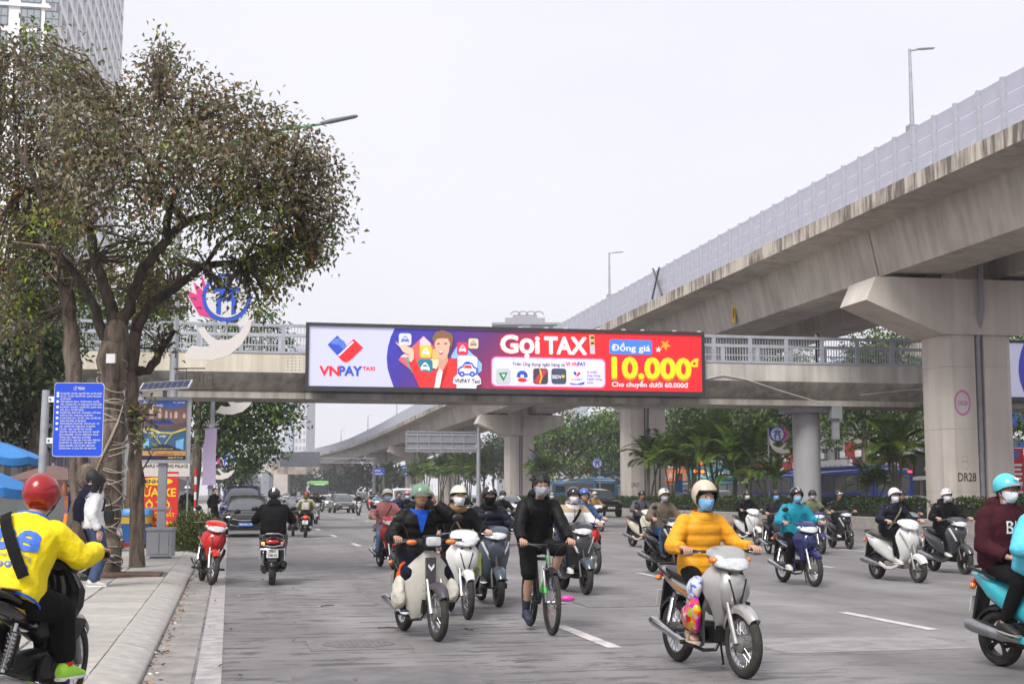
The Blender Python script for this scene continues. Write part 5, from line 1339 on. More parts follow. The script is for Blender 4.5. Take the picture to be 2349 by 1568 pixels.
def on_back(name, geo, m, side=-1, mrg=.046):
 v, f = geo; b = MB(); b.add([T_.on(y / T_.L, -x if side < 0 else x, side, mrg) for x, y in v], f); q = b.build(name, m, o, smooth=False)
 sd = q.modifiers.new('dense', 'SUBSURF'); sd.subdivision_type = 'SIMPLE'; sd.levels = sd.render_levels = 2
 sw=q.modifiers.new('lie_on_cloth','SHRINKWRAP');sw.target=[c for c in o.children if c.name.startswith('jacket') and c.modifiers][0];sw.wrap_method='NEAREST_SURFACEPOINT';sw.wrap_mode='ABOVE_SURFACE';sw.offset=.006 if mrg<.048 else .009
 return q
LOGOB = mat('logo_blue', (.05, .16, .62), .6)
def txt2(body, w, x, y, bold=0., hgt=None):
 v, f = text_geo(body, .006 if bold < .05 else .03, 0, 1.); x0, x1 = v[:, 0].min(), v[:, 0].max(); k = w / (x1 - x0); kh = hgt or k
 return [((a - (x0 + x1) / 2) * k + x, c * kh + y) for a, c in v[:, :2]], f
on_back('jacket_logo', txt2('be', .29, .055, .185, .06, .30), LOGOB)
on_back('jacket_slogan', txt2('Bên nhau trọn đường', .26, .05, .13, .0, .042), mat('slogan_grey', (.35, .33, .2), .7))
for i in range(5):
 c = circ(-.055 + i * .053, .08, .021, 14); on_back('jacket_icon', (c, [tuple(range(14))]), LOGOB)
 c = circ(-.055 + i * .053, .08, .009, 6 - (i % 3)); on_back('icon_mark', (c, [tuple(range(len(c)))]), YEL, mrg=.049)
b = MB(); b.loft([T_.ring(h, 24, 1.03) for h in (-.17, -.13)], caps=False); b.build('jacket_hem', cloth('blue_cuff', (.02, .12, .55)), o)
b=MB();b.loft([ring((x,0,z),(0,w,0),(0,0,.012),12) for x,z,w in ((-.02,.79,.12),(-.25,.812,.15),(-.5,.835,.15),(-.6,.85,.10))]);sc=b.build('seat_cushion',mat('patterned_cushion',(.55,.30,.10),.9,var=0,col2=(.25,.24,.03),vscale=40),bpy.data.objects['underbone_motorbike'])

# --- red motorbike standing at the kerb
Mp = bike_M(front=(484, 1341), psi=-70, lean=-6)
ride('u', 'red and black motorbike parked at the kerb beside the pavement', None, Mp, dict(body=PRED, inner=PBLACK, accent=PRED, steer=rad(8), decal=PWHITE), {})

# --- people riding away on the left
M = bike_M(rear=(624, 1341), psi=99)
ride('s','grey retro scooter with chrome crash bars riding away','rider in hooded black coat seen from behind on the grey retro scooter',M,dict(body=PGREY,rack=True,round_=True,plate_txt='29L5\n248.45',r=.24,tail=LENSR),dict(jacket=BLK,bulk=.05,hood=True,trousers=KHAKI,fat=1.35,helmet=('half',H_BLACK,BLACK,WHITEP),shoes=SHOEK,wide=1.12),head=(-6,0),lean=.06)
M = bike_M(rear=(700, 1232), psi=97)
ride('s','dark scooter with lit tail lamp carrying an adult and a child away','rider in beige jacket and red helmet seen from behind, child on the pillion',M,dict(body=PBLACK,tail=LENSR_ON,plate_txt='29D1\n555.15'),dict(jacket=BEIGE,bulk=.05,helmet=('half',H_RED),trousers=BLK),hip=(-.1,0,.865))
person('child in green hooded coat with pale backpack on the pillion, seen from behind',M,dict(jacket=cloth('moss',(.10,.11,.03)),bulk=.03,trousers=CHAR,hair='short',hair_mat=cloth('moss',(.10,.11,.03)),backpack=cloth('pale_bag',(.5,.48,.45))),tall=.72,hip=(-.47,0,.88),lean=.05,vox=.026,hands={1:((-.22,.15,.98),(1,0,0),(0,-1,0)),-1:((-.22,-.15,.98),(1,0,0),(0,1,0))},feet={1:((-.25,.2,.45),(1,.1,0)),-1:((-.25,-.2,.45),(1,-.1,0))})
M = bike_M(rear=(672, 1229), psi=99)
ride('s','scooter mostly hidden beyond the hooded black-coat rider','rider in grey jacket and dark cap seen from behind, past the black coat',M,dict(body=PLGREY),dict(jacket=cloth('mid_grey',(.22,.23,.26)),hood=True,bulk=.04,helmet=('cap',H_DARK),trousers=BLK))

# --- far oncoming riders on the left lanes
def far(front, bl, rl, bike, lk, kind='s', **kw):
 M = bike_M(front=front, psi=kw.pop('psi', ON)); ride(kind, bl, rl, M, bike, lk, **kw)
far((726,1201),'silver scooter coming on between the pillion child and white car','rider in dark camouflage jacket just right of the pillion child',dict(body=PLGREY),dict(jacket=DGREEN,helmet=('half',H_DARK),trousers=BLK,skin=1))
far((824,1182),'black scooter coming on beside the dark grey car','rider in black with white mask beside the dark grey car',dict(body=PBLACK,accent=PWHITE,sharp=True),dict(jacket=BLKP,helmet=('half',H_BLACK),mask=MASKW))
far((866,1184),'white scooter behind the light-blue jacket, left of the pink jacket','rider in light blue jacket and navy helmet, left of the pink jacket',dict(body=PWHITE),dict(jacket=LBLUE,helmet=('half',H_DARK),mask=MASKW))
far((849,1171),'small red motorbike far off left of the white scooter','far rider in reddish helmet on the small red motorbike',dict(body=PRED),dict(jacket=cloth('dull_rose',(.3,.2,.2)),helmet=('half',H_PINK),mask=MASKW),kind='u')
far((858,1172),'dark motorbike far off behind the light-blue jacket','far rider all in black right behind the light-blue jacket',dict(body=PBLACK),dict(jacket=BLK,helmet=('half',H_BLACK)),kind='u')
far((716,1182),'dark scooter far off left of the camouflage rider','far rider in black with pale mask left of the camouflage rider',dict(body=PGREY),dict(jacket=BLK,helmet=('half',H_BLACK),mask=MASKW))
far((705,1176),'far scooter under a rider in a red helmet','far rider in dark coat and red helmet near the green bus',dict(body=PLGREY),dict(jacket=NAVY,helmet=('half',H_RED),mask=MASKW))
far((740,1174),'far scooter in front of the green bus','far rider in navy with white mask in front of the green bus',dict(body=PBLACK),dict(jacket=NAVY,helmet=('half',H_DARK),mask=MASKW))
far((990,1262),'red scooter almost hidden behind the man on the telephone','rider in dark jacket and grey full helmet behind the man on the telephone',dict(body=PRED),dict(jacket=CHAR,helmet=('full',H_GREY),skin=2))
far((940,1245),'scooter hidden behind the pink-jacket rider','rider in pink helmet glimpsed between pink jacket and man on telephone',dict(body=PGREY),dict(jacket=NAVY,helmet=('half',H_PINK),mask=MASKW))
far((920,1238),'dark scooter behind the pink-jacket rider','bare-headed man in blue jacket behind the pink-jacket rider',dict(body=PBLACK),dict(jacket=cloth('deep_blue',(.02,.04,.12)),hair='short',skin=1))
far((1053,1216),'far red and white motorbike behind the fur-hood rider','far rider in black above the fur-hood rider, on the red motorbike',dict(body=PRED,accent=PWHITE),dict(jacket=BLK,helmet=('half',H_BLACK),mask=MASKW),kind='u')
far((1073,1218),'far grey scooter left of the masked black-clad rider','far rider in black with white helmet left of the masked black-clad rider',dict(body=PGREY),dict(jacket=BLK,helmet=('half',H_WHITE),mask=MASKW))
far((1163,1252),'black scooter partly behind the black-masked rider in front of white car','rider in black with pale mask in front of the white saloon car',dict(body=PBLACK),dict(jacket=BLKP,helmet=('half',H_DARK),mask=MASKW))
far((1276,1237),'scooter hidden between bareheaded cyclist and two-tone jacket','rider in black with white mask between cyclist and two-tone jacket',dict(body=PBLACK),dict(jacket=BLKP,helmet=('half',H_BLACK,WHITEP),mask=MASKW))

# --- the main group coming on
M = bike_M(front=(902, 1305), psi=-72)
ride('u','red and white motorbike under the pink-jacket rider','rider in pink jacket with light blue mask and cream helmet',M,dict(body=PRED,accent=PRED,inner=PBLACK,decal=PWHITE),dict(jacket=PINKJ,bulk=.03,trousers=JEANSL,helmet=('half',H_CREAM),mask=cloth('mask_pale_blue',(.42,.58,.76),.1),strap=(1,BLK,.008),shoes=SHOEK,skin=2))
M = bike_M(front=(1004, 1470), rear_x=930)
cubo,P_=ride('u','old ivory step-through motorbike with rectangular lamp under the man telephoning','man in black padded coat holding a telephone to his ear, clear visor helmet',M,
  dict(body=PBLACK,legs=PCUB,cub=True,inner=PCUB,fend=mat('dark_purple_plastic',(.055,.05,.06),.45),sig=LENSO,accent=PBLACK),dict(jacket=BLKP,bulk=.05,puffy=.07,wide=1.08,hood=True,trousers=NAVY,fat=1.15,helmet=('half',H_GREEN),visor=True,skin=1,shoes=SHOEN,collar_mat=cloth('royal_blue_shirt',(.015,.10,.58))),lean=.10,head=(-8,2),
  hands={1: ((.055, .145, 1.40), (.1, -.25, 1), (-.3, -1, .1), .8, (.2, 1., -.9))})
op, Tp, Hp = P_
b=MB();b.box((0,0,0),(.012,.07,.145));ph=b.build('telephone',BLACK,smooth=False);ph.matrix_world=M@Hp@Matrix.Translation(Vector((-.01,.105,-.05)))@Matrix.Rotation(rad(90),4,'Z')@Matrix.Rotation(rad(12),4,'Y');tag(ph,'dark telephone held to the ear of the man in padded coat','telephone')
b=MB();b.prism([(-.055,.60),(.055,.60),(.075,1.0),(-.075,1.0)],(0,0,0),(0,1,0),(0,0,1),(.01,0,0));b.v=[np.array([Tp.on(p[2],p[1]*(p[2]-.5)*1.6,1,.014+(.008 if p[0]>0 else 0)) for p in b.v[0]])];b.build('shirt',cloth('royal_blue_shirt',(.015,.10,.58)),op)
def bag(label, M_, rings_, m, name='bag', p=2.2):
 b = MB(); b.loft([ring(c, a, q, 16, p) for c, a, q in rings_]); o_ = b.build(name, m); o_.matrix_world = M_
 d_=o_.modifiers.new('sub','SUBSURF');d_.levels=d_.render_levels=2;d2=o_.modifiers.new('folds','DISPLACE');d2.texture=WRINKLE;d2.strength=.05;d2.texture_coords='LOCAL'
 return tag(o_, label, 'bag')
bag('white cloth sack hanging at the right knee of the man telephoning',M,[((.18,-.27,.66),(.05,0,0),(0,.03,0)),((.15,-.28,.55),(.13,0,0),(0,.06,0)),((.12,-.28,.40),(.17,0,0),(0,.07,0)),((.12,-.27,.30),(.12,0,0),(0,.05,0))],cloth('sack_white',(.60,.57,.50),.12,.3))
bag('orange bag behind the white sack on the ivory motorbike',M,[((.16,-.22,.80),(.03,0,0),(0,.03,0)),((.08,-.24,.68),(.07,0,0),(0,.04,0)),((-.02,-.25,.52),(.09,0,0),(0,.05,0)),((-.05,-.25,.42),(.05,0,0),(0,.03,0))],cloth('orange_bag',(.75,.10,.015),.15,.3))
bag('white round bag hanging on the other side of the ivory motorbike',M,[((.25,.26,.62),(.04,0,0),(0,.03,0)),((.25,.28,.53),(.1,0,0),(0,.07,0)),((.25,.28,.42),(.1,0,0),(0,.07,0)),((.25,.27,.36),(.04,0,0),(0,.03,0))],cloth('sack_white',(.60,.57,.50),.12,.3))
M = bike_M(front=(1073, 1420), rear_x=1032)
ride('u','white motorbike with dirty spoked wheel under the fur-hood rider','rider in black coat with brown fur hood, white mask and cream cap helmet',M,dict(body=PWHITE,inner=PWHITE,fend=PWHITE,decal=PBLACK),dict(jacket=BLK,bulk=.04,trousers=BLK,helmet=('cap',H_CREAM,H_CREAM),mask=MASKW,scarf=FUR,fur=True,strap=(-1,mat('tan_strap',(.3,.2,.1),.6),.008),zip=True,skin=2),head=(6,0))
b=MB();b.loft([ring((.20,.2,z),(.08,0,0),(0,.05,0),12) for z in (.78,.62,.5)]);qq=b.build('shopping_bag',mat('lime_bag',(.5,.62,.1),.5));qq.matrix_world=M;tag(qq,'lime green shopping bag hanging on the white motorbike','bag')
M = bike_M(front=(1143, 1391), rear_x=1104)
ride('s','slate blue scooter under the rider in black face mask','rider in navy padded coat and black face mask, black helmet with white stripe',M,dict(body=PBLUEG,accent=PBLUEG,sig=LENSC,r=.25,wheelk='alloyblack',inner=BLACK),dict(jacket=NAVYP,bulk=.05,puffy=.08,trousers=BLK,helmet=('half',H_BLACK,BLACK,WHITEP),mask=MASKK,scarf=MASKK,wide=1.05,cuff=None))
M = bike_M(front=(1266, 1456), rear_x=1215, fx=.55, rx=-.53)
bicycle('black and green mountain bicycle under the bare-legged cyclist', M)
person('bareheaded cyclist in black shell, shorts, glasses and grey mask',M,dict(jacket=BLKP,bulk=.04,hood=True,shorts=True,trousers=BLK,bare_legs=True,hair='bushy',glasses=True,mask=MASKG,shoes=SHOEN,sole=SHOEN,socks=SHOEN,skin=0,wide=1.05,backpack=BLK),
    tall=1.0,hip=(-.26,0,.95),lean=.22,grips=(.352,.27,.965),feet={-1:((-.13,-.13,.22),(1,0,-.25),(1,-.1,.3)),1:((-.03,.13,.53),(1,0,-.1),(1,.25,.3))},vox=.012,head=(4,4))
M = bike_M(front=(1344, 1363), rear_x=1290)
TWOT = bands('two_tone_jacket', [(0, (.02, .03, .14)), (1.06, (.70, .69, .68)), (1.215, (.40, .30, .19))])
ride('s','black scooter with white panels under the two-tone jacket','rider in white, tan and navy jacket with white mask and shoulder strap',M,dict(body=PBLACK,accent=PGREY,sig=PWHITE,r=.26,wheelk='alloyblack',sharp=True,fend=PBLUEG),dict(jacket=TWOT,bulk=.05,trousers=NAVY,helmet=('half',H_BLACK),mask=MASKW,strap=(1,BLK,.02),shoes=SHOEW,collar_mat=WHITEC,zip=True))
M = bike_M(front=(1366, 1316), psi=-74)
ride('u','dark motorbike with red carrier just behind the two-tone jacket','rider in blue denim jacket and blue helmet right of the two-tone jacket',M,dict(body=PGREY,accent=PRED),dict(jacket=cloth('denim_jacket',(.07,.13,.27)),helmet=('half',H_BLUE),glasses=True,skin=2,trousers=BLK))
M = bike_M(front=(1379, 1219), psi=-70)
ride('s','small white scooter in front of the black sport utility car','rider in tan coat and scarf before the black sport utility car',M,dict(body=PWHITE,r=.24),dict(jacket=TAN,bulk=.03,helmet=('half',H_BEIGE),mask=MASKG,scarf=TAN,trousers=BLK))
M = bike_M(front=(1496, 1256), rear_x=1449)
ride('s','cream scooter under the grey-jacket rider with rucksack straps','rider in grey jacket with rucksack straps on the cream scooter',M,dict(body=PCREAM,r=.24),dict(jacket=GREYJ,bulk=.04,helmet=('half',H_BLACK),trousers=BLK,shoes=SHOEW,backpack=CHAR,skin=1))
M = bike_M(front=(1556, 1319), rear_x=1494)
ride('s','black scooter under the brown-jacket rider, front behind yellow coat','rider in brown jacket, cream striped helmet and grey mask',M,dict(body=PBLACK,sharp=True,wheelk='alloyblack'),dict(jacket=BROWNJ,bulk=.05,helmet=('half',H_CREAM,H_DARK,H_BLUE),mask=MASKG,trousers=DENIM,shoes=SHOEK,zip=True))
M = bike_M(front=(1707, 1555), rear_x=1549)
sb_, _ = ride('u', 'silver motorbike with spoked wheels under the mustard-jacket rider', 'rider in mustard padded jacket with blue mask and beige helmet', M,
  dict(body=SILVER,accent=SILVER,fend=SILVER,inner=mat('paint_dark_silver',(.2,.2,.2),.35,.4),sig=LENSO,decal=mat('decal_orange',(.6,.22,.05),.4),mirrors=False),dict(jacket=MUST,bulk=.03,puffy=.035,trousers=BLK,fat=.95,helmet=('full',H_BEIGE),mask=MASKB,bare_feet=True,shoes=mat('beige_sandal',(.52,.44,.34),.6),leg_len=.88,hem=-.16),lean=.07,head=(-4,3))
def festive():
 m = bpy.data.materials.new('printed_bag'); m.use_nodes = True; nt = m.node_tree; p = nt.nodes['Principled BSDF']; tc = nd(nt, 'TexCoord')
 v=nd(nt,'TexVoronoi',Scale=22.);nt.links.new(tc.outputs['Object'],v.inputs['Vector']);hs=nd(nt,'HueSaturation');hs.inputs['Saturation'].default_value=1.3;hs.inputs['Value'].default_value=.8
 mx=nd(nt,'MixRGB');mx.inputs['Fac'].default_value=.5;mx.inputs['Color1'].default_value=(.75,.06,.03,1);nt.links.new(v.outputs['Color'],mx.inputs['Color2']);nt.links.new(mx.outputs['Color'],hs.inputs['Color']);nt.links.new(hs.outputs['Color'],p.inputs['Base Color']);p.inputs['Roughness'].default_value=.3
 return m
FEST = festive()
bag('red printed plastic bag hanging at the mustard-jacket rider\'s knee',M,[((.26,-.25,.64),(.04,0,0),(0,.03,0)),((.22,-.27,.54),(.13,0,0),(0,.06,0)),((.18,-.27,.44),(.17,0,0),(0,.06,0)),((.22,-.25,.33),(.05,0,0),(0,.03,0))],FEST)
bag('white and blue printed bag above the red bag on silver motorbike',M,[((.24,-.22,.82),(.04,0,0),(0,.03,0)),((.22,-.24,.75),(.1,0,0),(0,.05,0)),((.2,-.24,.66),(.1,0,0),(0,.05,0)),((.2,-.24,.61),(.05,0,0),(0,.03,0))],mat('white_blue_bag',(.65,.66,.7),.35,var=0,col2=(.05,.12,.5),vscale=14,lo=.42,hi=.5))
# --- right-hand group
M = bike_M(front=(1737, 1250), rear_x=1690)
ride('s','white scooter with orange flowers behind under the black-coat rider','rider in black coat and white mask with diagonal strap on white scooter',M,dict(body=PWHITE,r=.26),dict(jacket=BLK,bulk=.03,helmet=('half',H_BLACK),mask=MASKW,strap=(1,CHAR,.014),shoes=SHOEW))
M = bike_M(front=(1803, 1274), rear_x=1757)
ride('u','grey motorbike mostly hidden behind the teal-jacket rider','rider in black with patterned sleeves half behind the teal jacket',M,dict(body=PGREY),dict(jacket=cloth('patterned_black',(.05,.05,.055),.8),helmet=('half',H_DARK),mask=MASKB))
M = bike_M(front=(1869, 1345), rear_x=1788)
ride('u','dark navy motorbike with spoked wheels under the teal-jacket rider','rider in teal jacket with blue mask and black full helmet',M,dict(body=PNAVY,accent=PNAVY,inner=PNAVY,lamp=LENSC,sig=LENSC,decal=PWHITE),dict(jacket=TEALJ,bulk=.05,trousers=BLK,helmet=('full',H_BLACK,BLACK,H_GREY),mask=MASKB,shoes=SHOEW,wide=1.05))
M = bike_M(front=(1885, 1270), rear_x=1842)
ride('s','navy scooter with white front lamps under the olive-jacket rider','rider in pale olive jacket and grey mask beside the round column',M,dict(body=PNAVY,sig=PWHITE,r=.25),dict(jacket=OLIVE,bulk=.05,helmet=('half',H_DARK),mask=MASKG))
M = bike_M(front=(1948, 1259), rear_x=1903)
ride('s','black scooter under the smiling rider in dark green','smiling unmasked rider in dark green jacket right of round column',M,dict(body=PBLACK,sharp=True,wheelk='alloyblack',r=.255),dict(jacket=DGREEN,bulk=.04,helmet=('half',H_BLACK,WHITEP),skin=1,smile=True,trousers=NAVY,shoes=SHOEW))
M = bike_M(front=(2106, 1336), rear_x=2004)
ride('s','clean white scooter under the black-coat rider with white helmet','rider in black padded coat with white helmet and mask on white scooter',M,dict(body=PWHITE,lower=mat('taupe_plastic',(.16,.14,.12),.5),seatm=mat('taupe_seat',(.12,.10,.085),.6),r=.225,fend=PWHITE),dict(jacket=NAVYP,bulk=.045,puffy=.07,trousers=BLK,leg_len=.8,helmet=('half',H_WHITE,BLACK),mask=MASKW,strap=(1,mat('olive_strap',(.25,.22,.12),.6),.012),shoes=SHOEW,hair='tail',skin=2),head=(-10,0))
M = bike_M(front=(2108, 1279), psi=-70)
ride('s','silver scooter half hidden behind the clean white scooter','rider in black behind the white helmet, no mask',M,dict(body=PLGREY),dict(jacket=BLK,helmet=('half',H_BLACK),skin=1))
M = bike_M(front=(2214, 1317), rear_x=2131)
ride('s','black and white scooter in front of the stencilled pier','rider in black hooded coat and patterned white helmet before the stencilled pier',M,dict(body=PGREY,accent=PGREY,sig=PWHITE,sharp=True,r=.265,wheelk='alloyblack'),dict(jacket=BLK,bulk=.045,hood=True,trousers=BLK,helmet=('half',mat('helmet_patterned',(.7,.7,.74),.3,var=0,col2=(.12,.12,.16),vscale=24,lo=.40,hi=.48),WHITEP),mask=MASKW,shoes=SHOEW,leg_len=.85))
# --- teal scooter with two people at the right edge
M = bike_M(rear=(2300, 1527), psi=-66)
ride('s','teal scooter carrying two people, cut by the right edge','driver in aqua jacket and aqua helmet at the right edge',M,dict(body=PTEAL,accent=PTEAL,r=.245,wheelk='alloyblack',fend=PTEAL),dict(jacket=AQUA,bulk=.06,trousers=cloth('grey_jeans',(.10,.11,.14)),helmet=('half',H_TEAL,H_TEAL),mask=MASKW,collar_mat=cloth('cream_scarf',(.5,.45,.37)),scarf=cloth('cream_scarf',(.5,.45,.37)),wide=1.1),hip=(-.13,0,.86))
o,T_,H_=person('pillion passenger in burgundy hoodie, aqua helmet and white mask',M,dict(jacket=BURG,bulk=.055,hood=True,trousers=BLK,leg_len=.86,helmet=('half',H_TEAL,H_GREY),mask=MASKW,glasses=True,shoes=SHOEK,sole=mat('grey_sole',(.3,.28,.25),.7),wide=1.05),tall=.98,hip=(-.55,0,.90),lean=.03,vox=.012,hands={1:((-.28,.17,.98),(1,-.5,0),(0,-.6,-1)),-1:((-.30,-.17,.96),(1,.5,0),(0,.6,-1))},feet={1:((-.33,.22,.40),(1,.1,-.1)),-1:((-.33,-.22,.40),(1,-.1,-.1))},head=(0,3))
on_back('hoodie_lettering', txt2('BLV', .26, .03, .27, .03, .16), WHITEP, 1, .034)
hb=MB();hb.prism([(-.03,.05),(-.008,.035),(.0,.045),(.012,.04),(.045,.075),(.02,.07),(.004,.06),(-.012,.062)],(.128,0,.05),(0,-1,0),(-.25,0,1),(.006,0,0));xf(hb,H_).build('helmet_mark',WHITEP,[c for c in o.children if c.name.startswith('helmet')][0])
# ================================================================== cars and buses
def car(label, M, body, kind='sedan', plate_txt=None, pm=None, lights=None, flip=False, ink=None, group='cars on the road'):
 o = thing('car', label, 'car', M=M, group=group)
 if kind == 'sedan':
  low=[(2.26,.52,.58,.14),(2.18,.53,.76,.24),(1.9,.56,.86,.29),(1.2,.60,.89,.34),(0,.61,.90,.36),(-1.3,.62,.90,.37),(-1.95,.65,.86,.36),(-2.2,.66,.76,.28),(-2.28,.67,.6,.16)]
  cab=[(1.25,.93,.70,.02),(.95,1.0,.70,.13),(.45,1.13,.67,.27),(-.2,1.165,.66,.30),(-.95,1.14,.64,.275),(-1.45,1.04,.63,.15),(-1.8,.98,.60,.03)]
  wz, wr, wx = .32, .32, (1.38, -1.35)
 elif kind == 'hatch':
  low=[(2.05,.54,.58,.14),(1.98,.56,.74,.25),(1.75,.58,.84,.30),(1.1,.63,.87,.35),(0,.64,.88,.37),(-1.3,.66,.88,.38),(-1.8,.68,.83,.38),(-2.0,.68,.72,.30)]
  cab = [(1.15, .97, .68, .02), (.85, 1.05, .68, .14), (.35, 1.2, .66, .29), (-.3, 1.23, .65, .32), (-1.1, 1.2, .63, .29), (-1.6, 1.1, .6, .18), (-1.85, 1.02, .58, .03)]
  wz, wr, wx = .32, .32, (1.3, -1.3)
 else:                                       # tall sport utility or van
  low=[(2.3,.68,.62,.2),(2.22,.70,.80,.33),(1.9,.74,.92,.38),(1.1,.78,.95,.41),(0,.79,.96,.43),(-1.5,.80,.96,.43),(-2.1,.82,.92,.43),(-2.3,.84,.8,.38)]
  cab=[(1.2,1.18,.80,.02),(.95,1.28,.79,.16),(.5,1.45,.76,.33),(-.3,1.50,.75,.38),(-1.4,1.49,.74,.37),(-1.95,1.42,.72,.30),(-2.2,1.3,.70,.14),(-2.28,1.2,.68,.03)]
  wz, wr, wx = .37, .37, (1.45, -1.4)
 def lo(b): b.loft(rings_x(low, 24, 4.2))
 cached((kind, 'low'), lo, 'body', body, o)
 def gl(b): b.loft(rings_x(cab, 24, 3.6))
 cached((kind, 'cab'), gl, 'windows', GLASS, o)
 def rf(b):
  rows = [r for r in cab if r[3] > .24]; rg = []
  for (x, z, w, h) in rows:
   rg.append([(x,y*w*1.012,z+h*(1.012-(.16*abs(y)**3))) for y in np.linspace(-.93,.93,9)]+[(x,y*w*.9,z+h*.8) for y in np.linspace(.93,-.93,9)])
  b.loft(rg)
  for s in (-1, 1):
   f0,f1=cab[0],[r for r in cab if r[3]>.24][0];b.tube([(f0[0],s*f0[2]*.98,f0[1]),(cab[1][0],s*cab[1][2]*.97,cab[1][1]+cab[1][3]*.72),(f1[0],s*f1[2]*.93,f1[1]+f1[3]*.88)],.035,6)
   k0, k1 = [r for r in cab if r[3] > .24][-1], cab[-1]; b.tube([(k0[0], s * k0[2] * .93, k0[1] + k0[3] * .88), (k1[0], s * k1[2] * .99, k1[1])], .06, 6)
   m_ = cab[3]; b.tube([(m_[0], s * m_[2] * .99, m_[1] - m_[3] * .7), (m_[0], s * m_[2] * .94, m_[1] + m_[3] * .8)], .03, 6)
 cached((kind, 'roof'), rf, 'roof', body, o)
 fx = low[0][0]; zc = low[2][1]
 for x in wx:
  for s in (-1, 1):
   def wt(b):b.lathe([(wr-.11,-.09),(wr-.02,-.1),(wr,-.06),(wr,.06),(wr-.02,.1),(wr-.11,.09)],axis='y',n=24,close=True);b.lathe([(wr+.05,-.005),(wr+.05,.085),(.02,.085),(.02,-.005)],axis='y',n=24)
   w = cached((kind, 'wheel'), wt, 'wheel', RUBBER, o, (x, s * (low[3][2] - .085), wz), (0, 0, 0 if s > 0 else math.pi))
   def ri(b):
    b.lathe([(wr - .11, .07), (wr - .12, .095), (wr - .15, .08)], axis='y', n=24)
    for k in range(5): a = 2 * math.pi * k / 5; b.tube([(0, .088, 0), ((wr - .13) * math.cos(a), .09, (wr - .13) * math.sin(a))], .03, 5)
   cached((kind, 'rim'), ri, 'rim', ALLOY, w)
 for s in (-1, 1):
  L = low[1]
  def hl(b):b.loft([[(x,s*(y-.015),z-h),(x+.02,s*y,z-h*.6),(x+.02,s*y,z+h),(x-.05,s*(y-.02),z+h)] for (x,y,z,h) in ((L[0]+.05,.40,zc+.07,.035),(L[0]+.0,.60,zc+.085,.06),(L[0]-.12,.75,zc+.11,.06),(L[0]-.32,.85,zc+.14,.03))])
  cached((kind, 'lamp', s), hl, 'headlight', lights or LENSC, o)
  R0 = low[-2]
  def tl(b): b.box((R0[0] - .02, s * R0[2] * .78, R0[1] + .14), (.12, .26, .14))
  cached((kind, 'tail', s), tl, 'tail_light', LENSR, o)
  def mr(b):b.ell((cab[1][0]-.1,s*(cab[1][2]+.17),cab[0][1]+.08),(.07,.1,.07),10,8);b.tube([(cab[1][0]-.08,s*cab[1][2],cab[0][1]+.02),(cab[1][0]-.1,s*(cab[1][2]+.15),cab[0][1]+.05)],.025,6)
  cached((kind, 'mirror', s), mr, 'door_mirror', body, o)
 def gr(b):b.loft([ring((fx-.03+dx,0,zc+z),(0,w,0),(.0,0,h),14,3.) for dx,z,w,h in ((-.06,.0,.5,.1),(.045,-.01,.44,.085),(.05,-.01,.40,.07))]);b.loft([ring((fx-.05+dx,0,.36 if kind != 'suv' else .5),(0,.55,0),(0,0,.07),14,3.) for dx in (-.05,.06)])
 cached((kind, 'grille'), gr, 'grille', BLACK, o)
 def ch(b): b.tube([(fx + .03, -.46, zc + .09), (fx + .045, -.2, zc + .03), (fx + .05, 0, zc + .025), (fx + .045, .2, zc + .03), (fx + .03, .46, zc + .09)], .014, 6)
 cached((kind, 'chrome'), ch, 'grille_trim', CHROME, o)
 pz = .46 if kind != 'suv' else .62
 b = MB(); b.box((fx + .06, 0, pz), (.015, .5, .12)); q = b.build('number_plate', pm or PLATE, o, smooth=False)
 if plate_txt:b=MB();b.text(plate_txt,(fx+.07,0,pz-.035),(0,1,0),(0,0,1),.1,.01,width=.42,align='CENTER');b.build('plate_lettering',ink or INK,q,smooth=False)
 b = MB(); b.box((low[-1][0] - .03, 0, pz + .2), (.015, .4, .14)); b.build('rear_plate', PLATE, o, smooth=False)
 return o
def carM(x, y, psi, dx=0.): p = G(x, y); return Matrix.Translation(p) @ Matrix.Rotation(rad(psi), 4, 'Z') @ Matrix.Translation(Vector((dx, 0, 0)))
def carT(x, t, psi):                             # on sight line x at across-road position t
 u = (x - 1174.5) / F; Y = t / (u * RC + RS); return Matrix.Translation(Vector((u * Y, Y, 0))) @ Matrix.Rotation(rad(psi), 4, 'Z')
CBLK=paint('car_black',(.006,.006,.007),.12,.1);CBLUE=paint('car_blue',(.018,.02,.16),.15,.1);CWHT=paint('car_white',(.70,.70,.71),.2,.08);CGRY=mat('car_grey',(.10,.097,.095),.25,.4,var=.1,coat=.7);CSIL=mat('car_silver',(.4,.4,.42),.25,.5,var=.1,coat=.6);CRED=paint('car_red',(.35,.02,.02),.2)
BPL = mat('plate_blue', (.03, .16, .6), .4)
car('glossy black saloon car parked facing the camera at the kerb', carM(563, 1232, -80, -2.2), CBLK, 'sedan', '80A-061.29', BPL, ink=WHITEP)
car('blue car parked behind the black saloon car', carM(553, 1216, -80, -2.2), CBLUE, 'suv')
car('dark grey car coming on with lit headlamp', carM(792, 1176, -74, -2.0), CGRY, 'hatch', '30H-512.08', lights=LAMP_ON)
car('white car coming on just left of the dark grey car', carM(757, 1170, -76, -2.), CWHT, 'sedan')
car('white car behind the dark grey car', carM(803, 1166, -76, -2.), CWHT, 'sedan')
car('white van behind the pink-jacket rider', carM(938, 1190, -76, -2.), CWHT, 'suv')
car('white saloon car right of the black-masked rider', carM(1184, 1186, -72, -2.), CWHT, 'sedan')
car('black sport utility car near the long blue bus', carM(1398, 1186, -72, -2.), CBLK, 'suv', '30F-776', lights=LENSC)
car('silver car in front of the long blue bus', carM(1352, 1176, -74, -2.), CSIL, 'hatch')
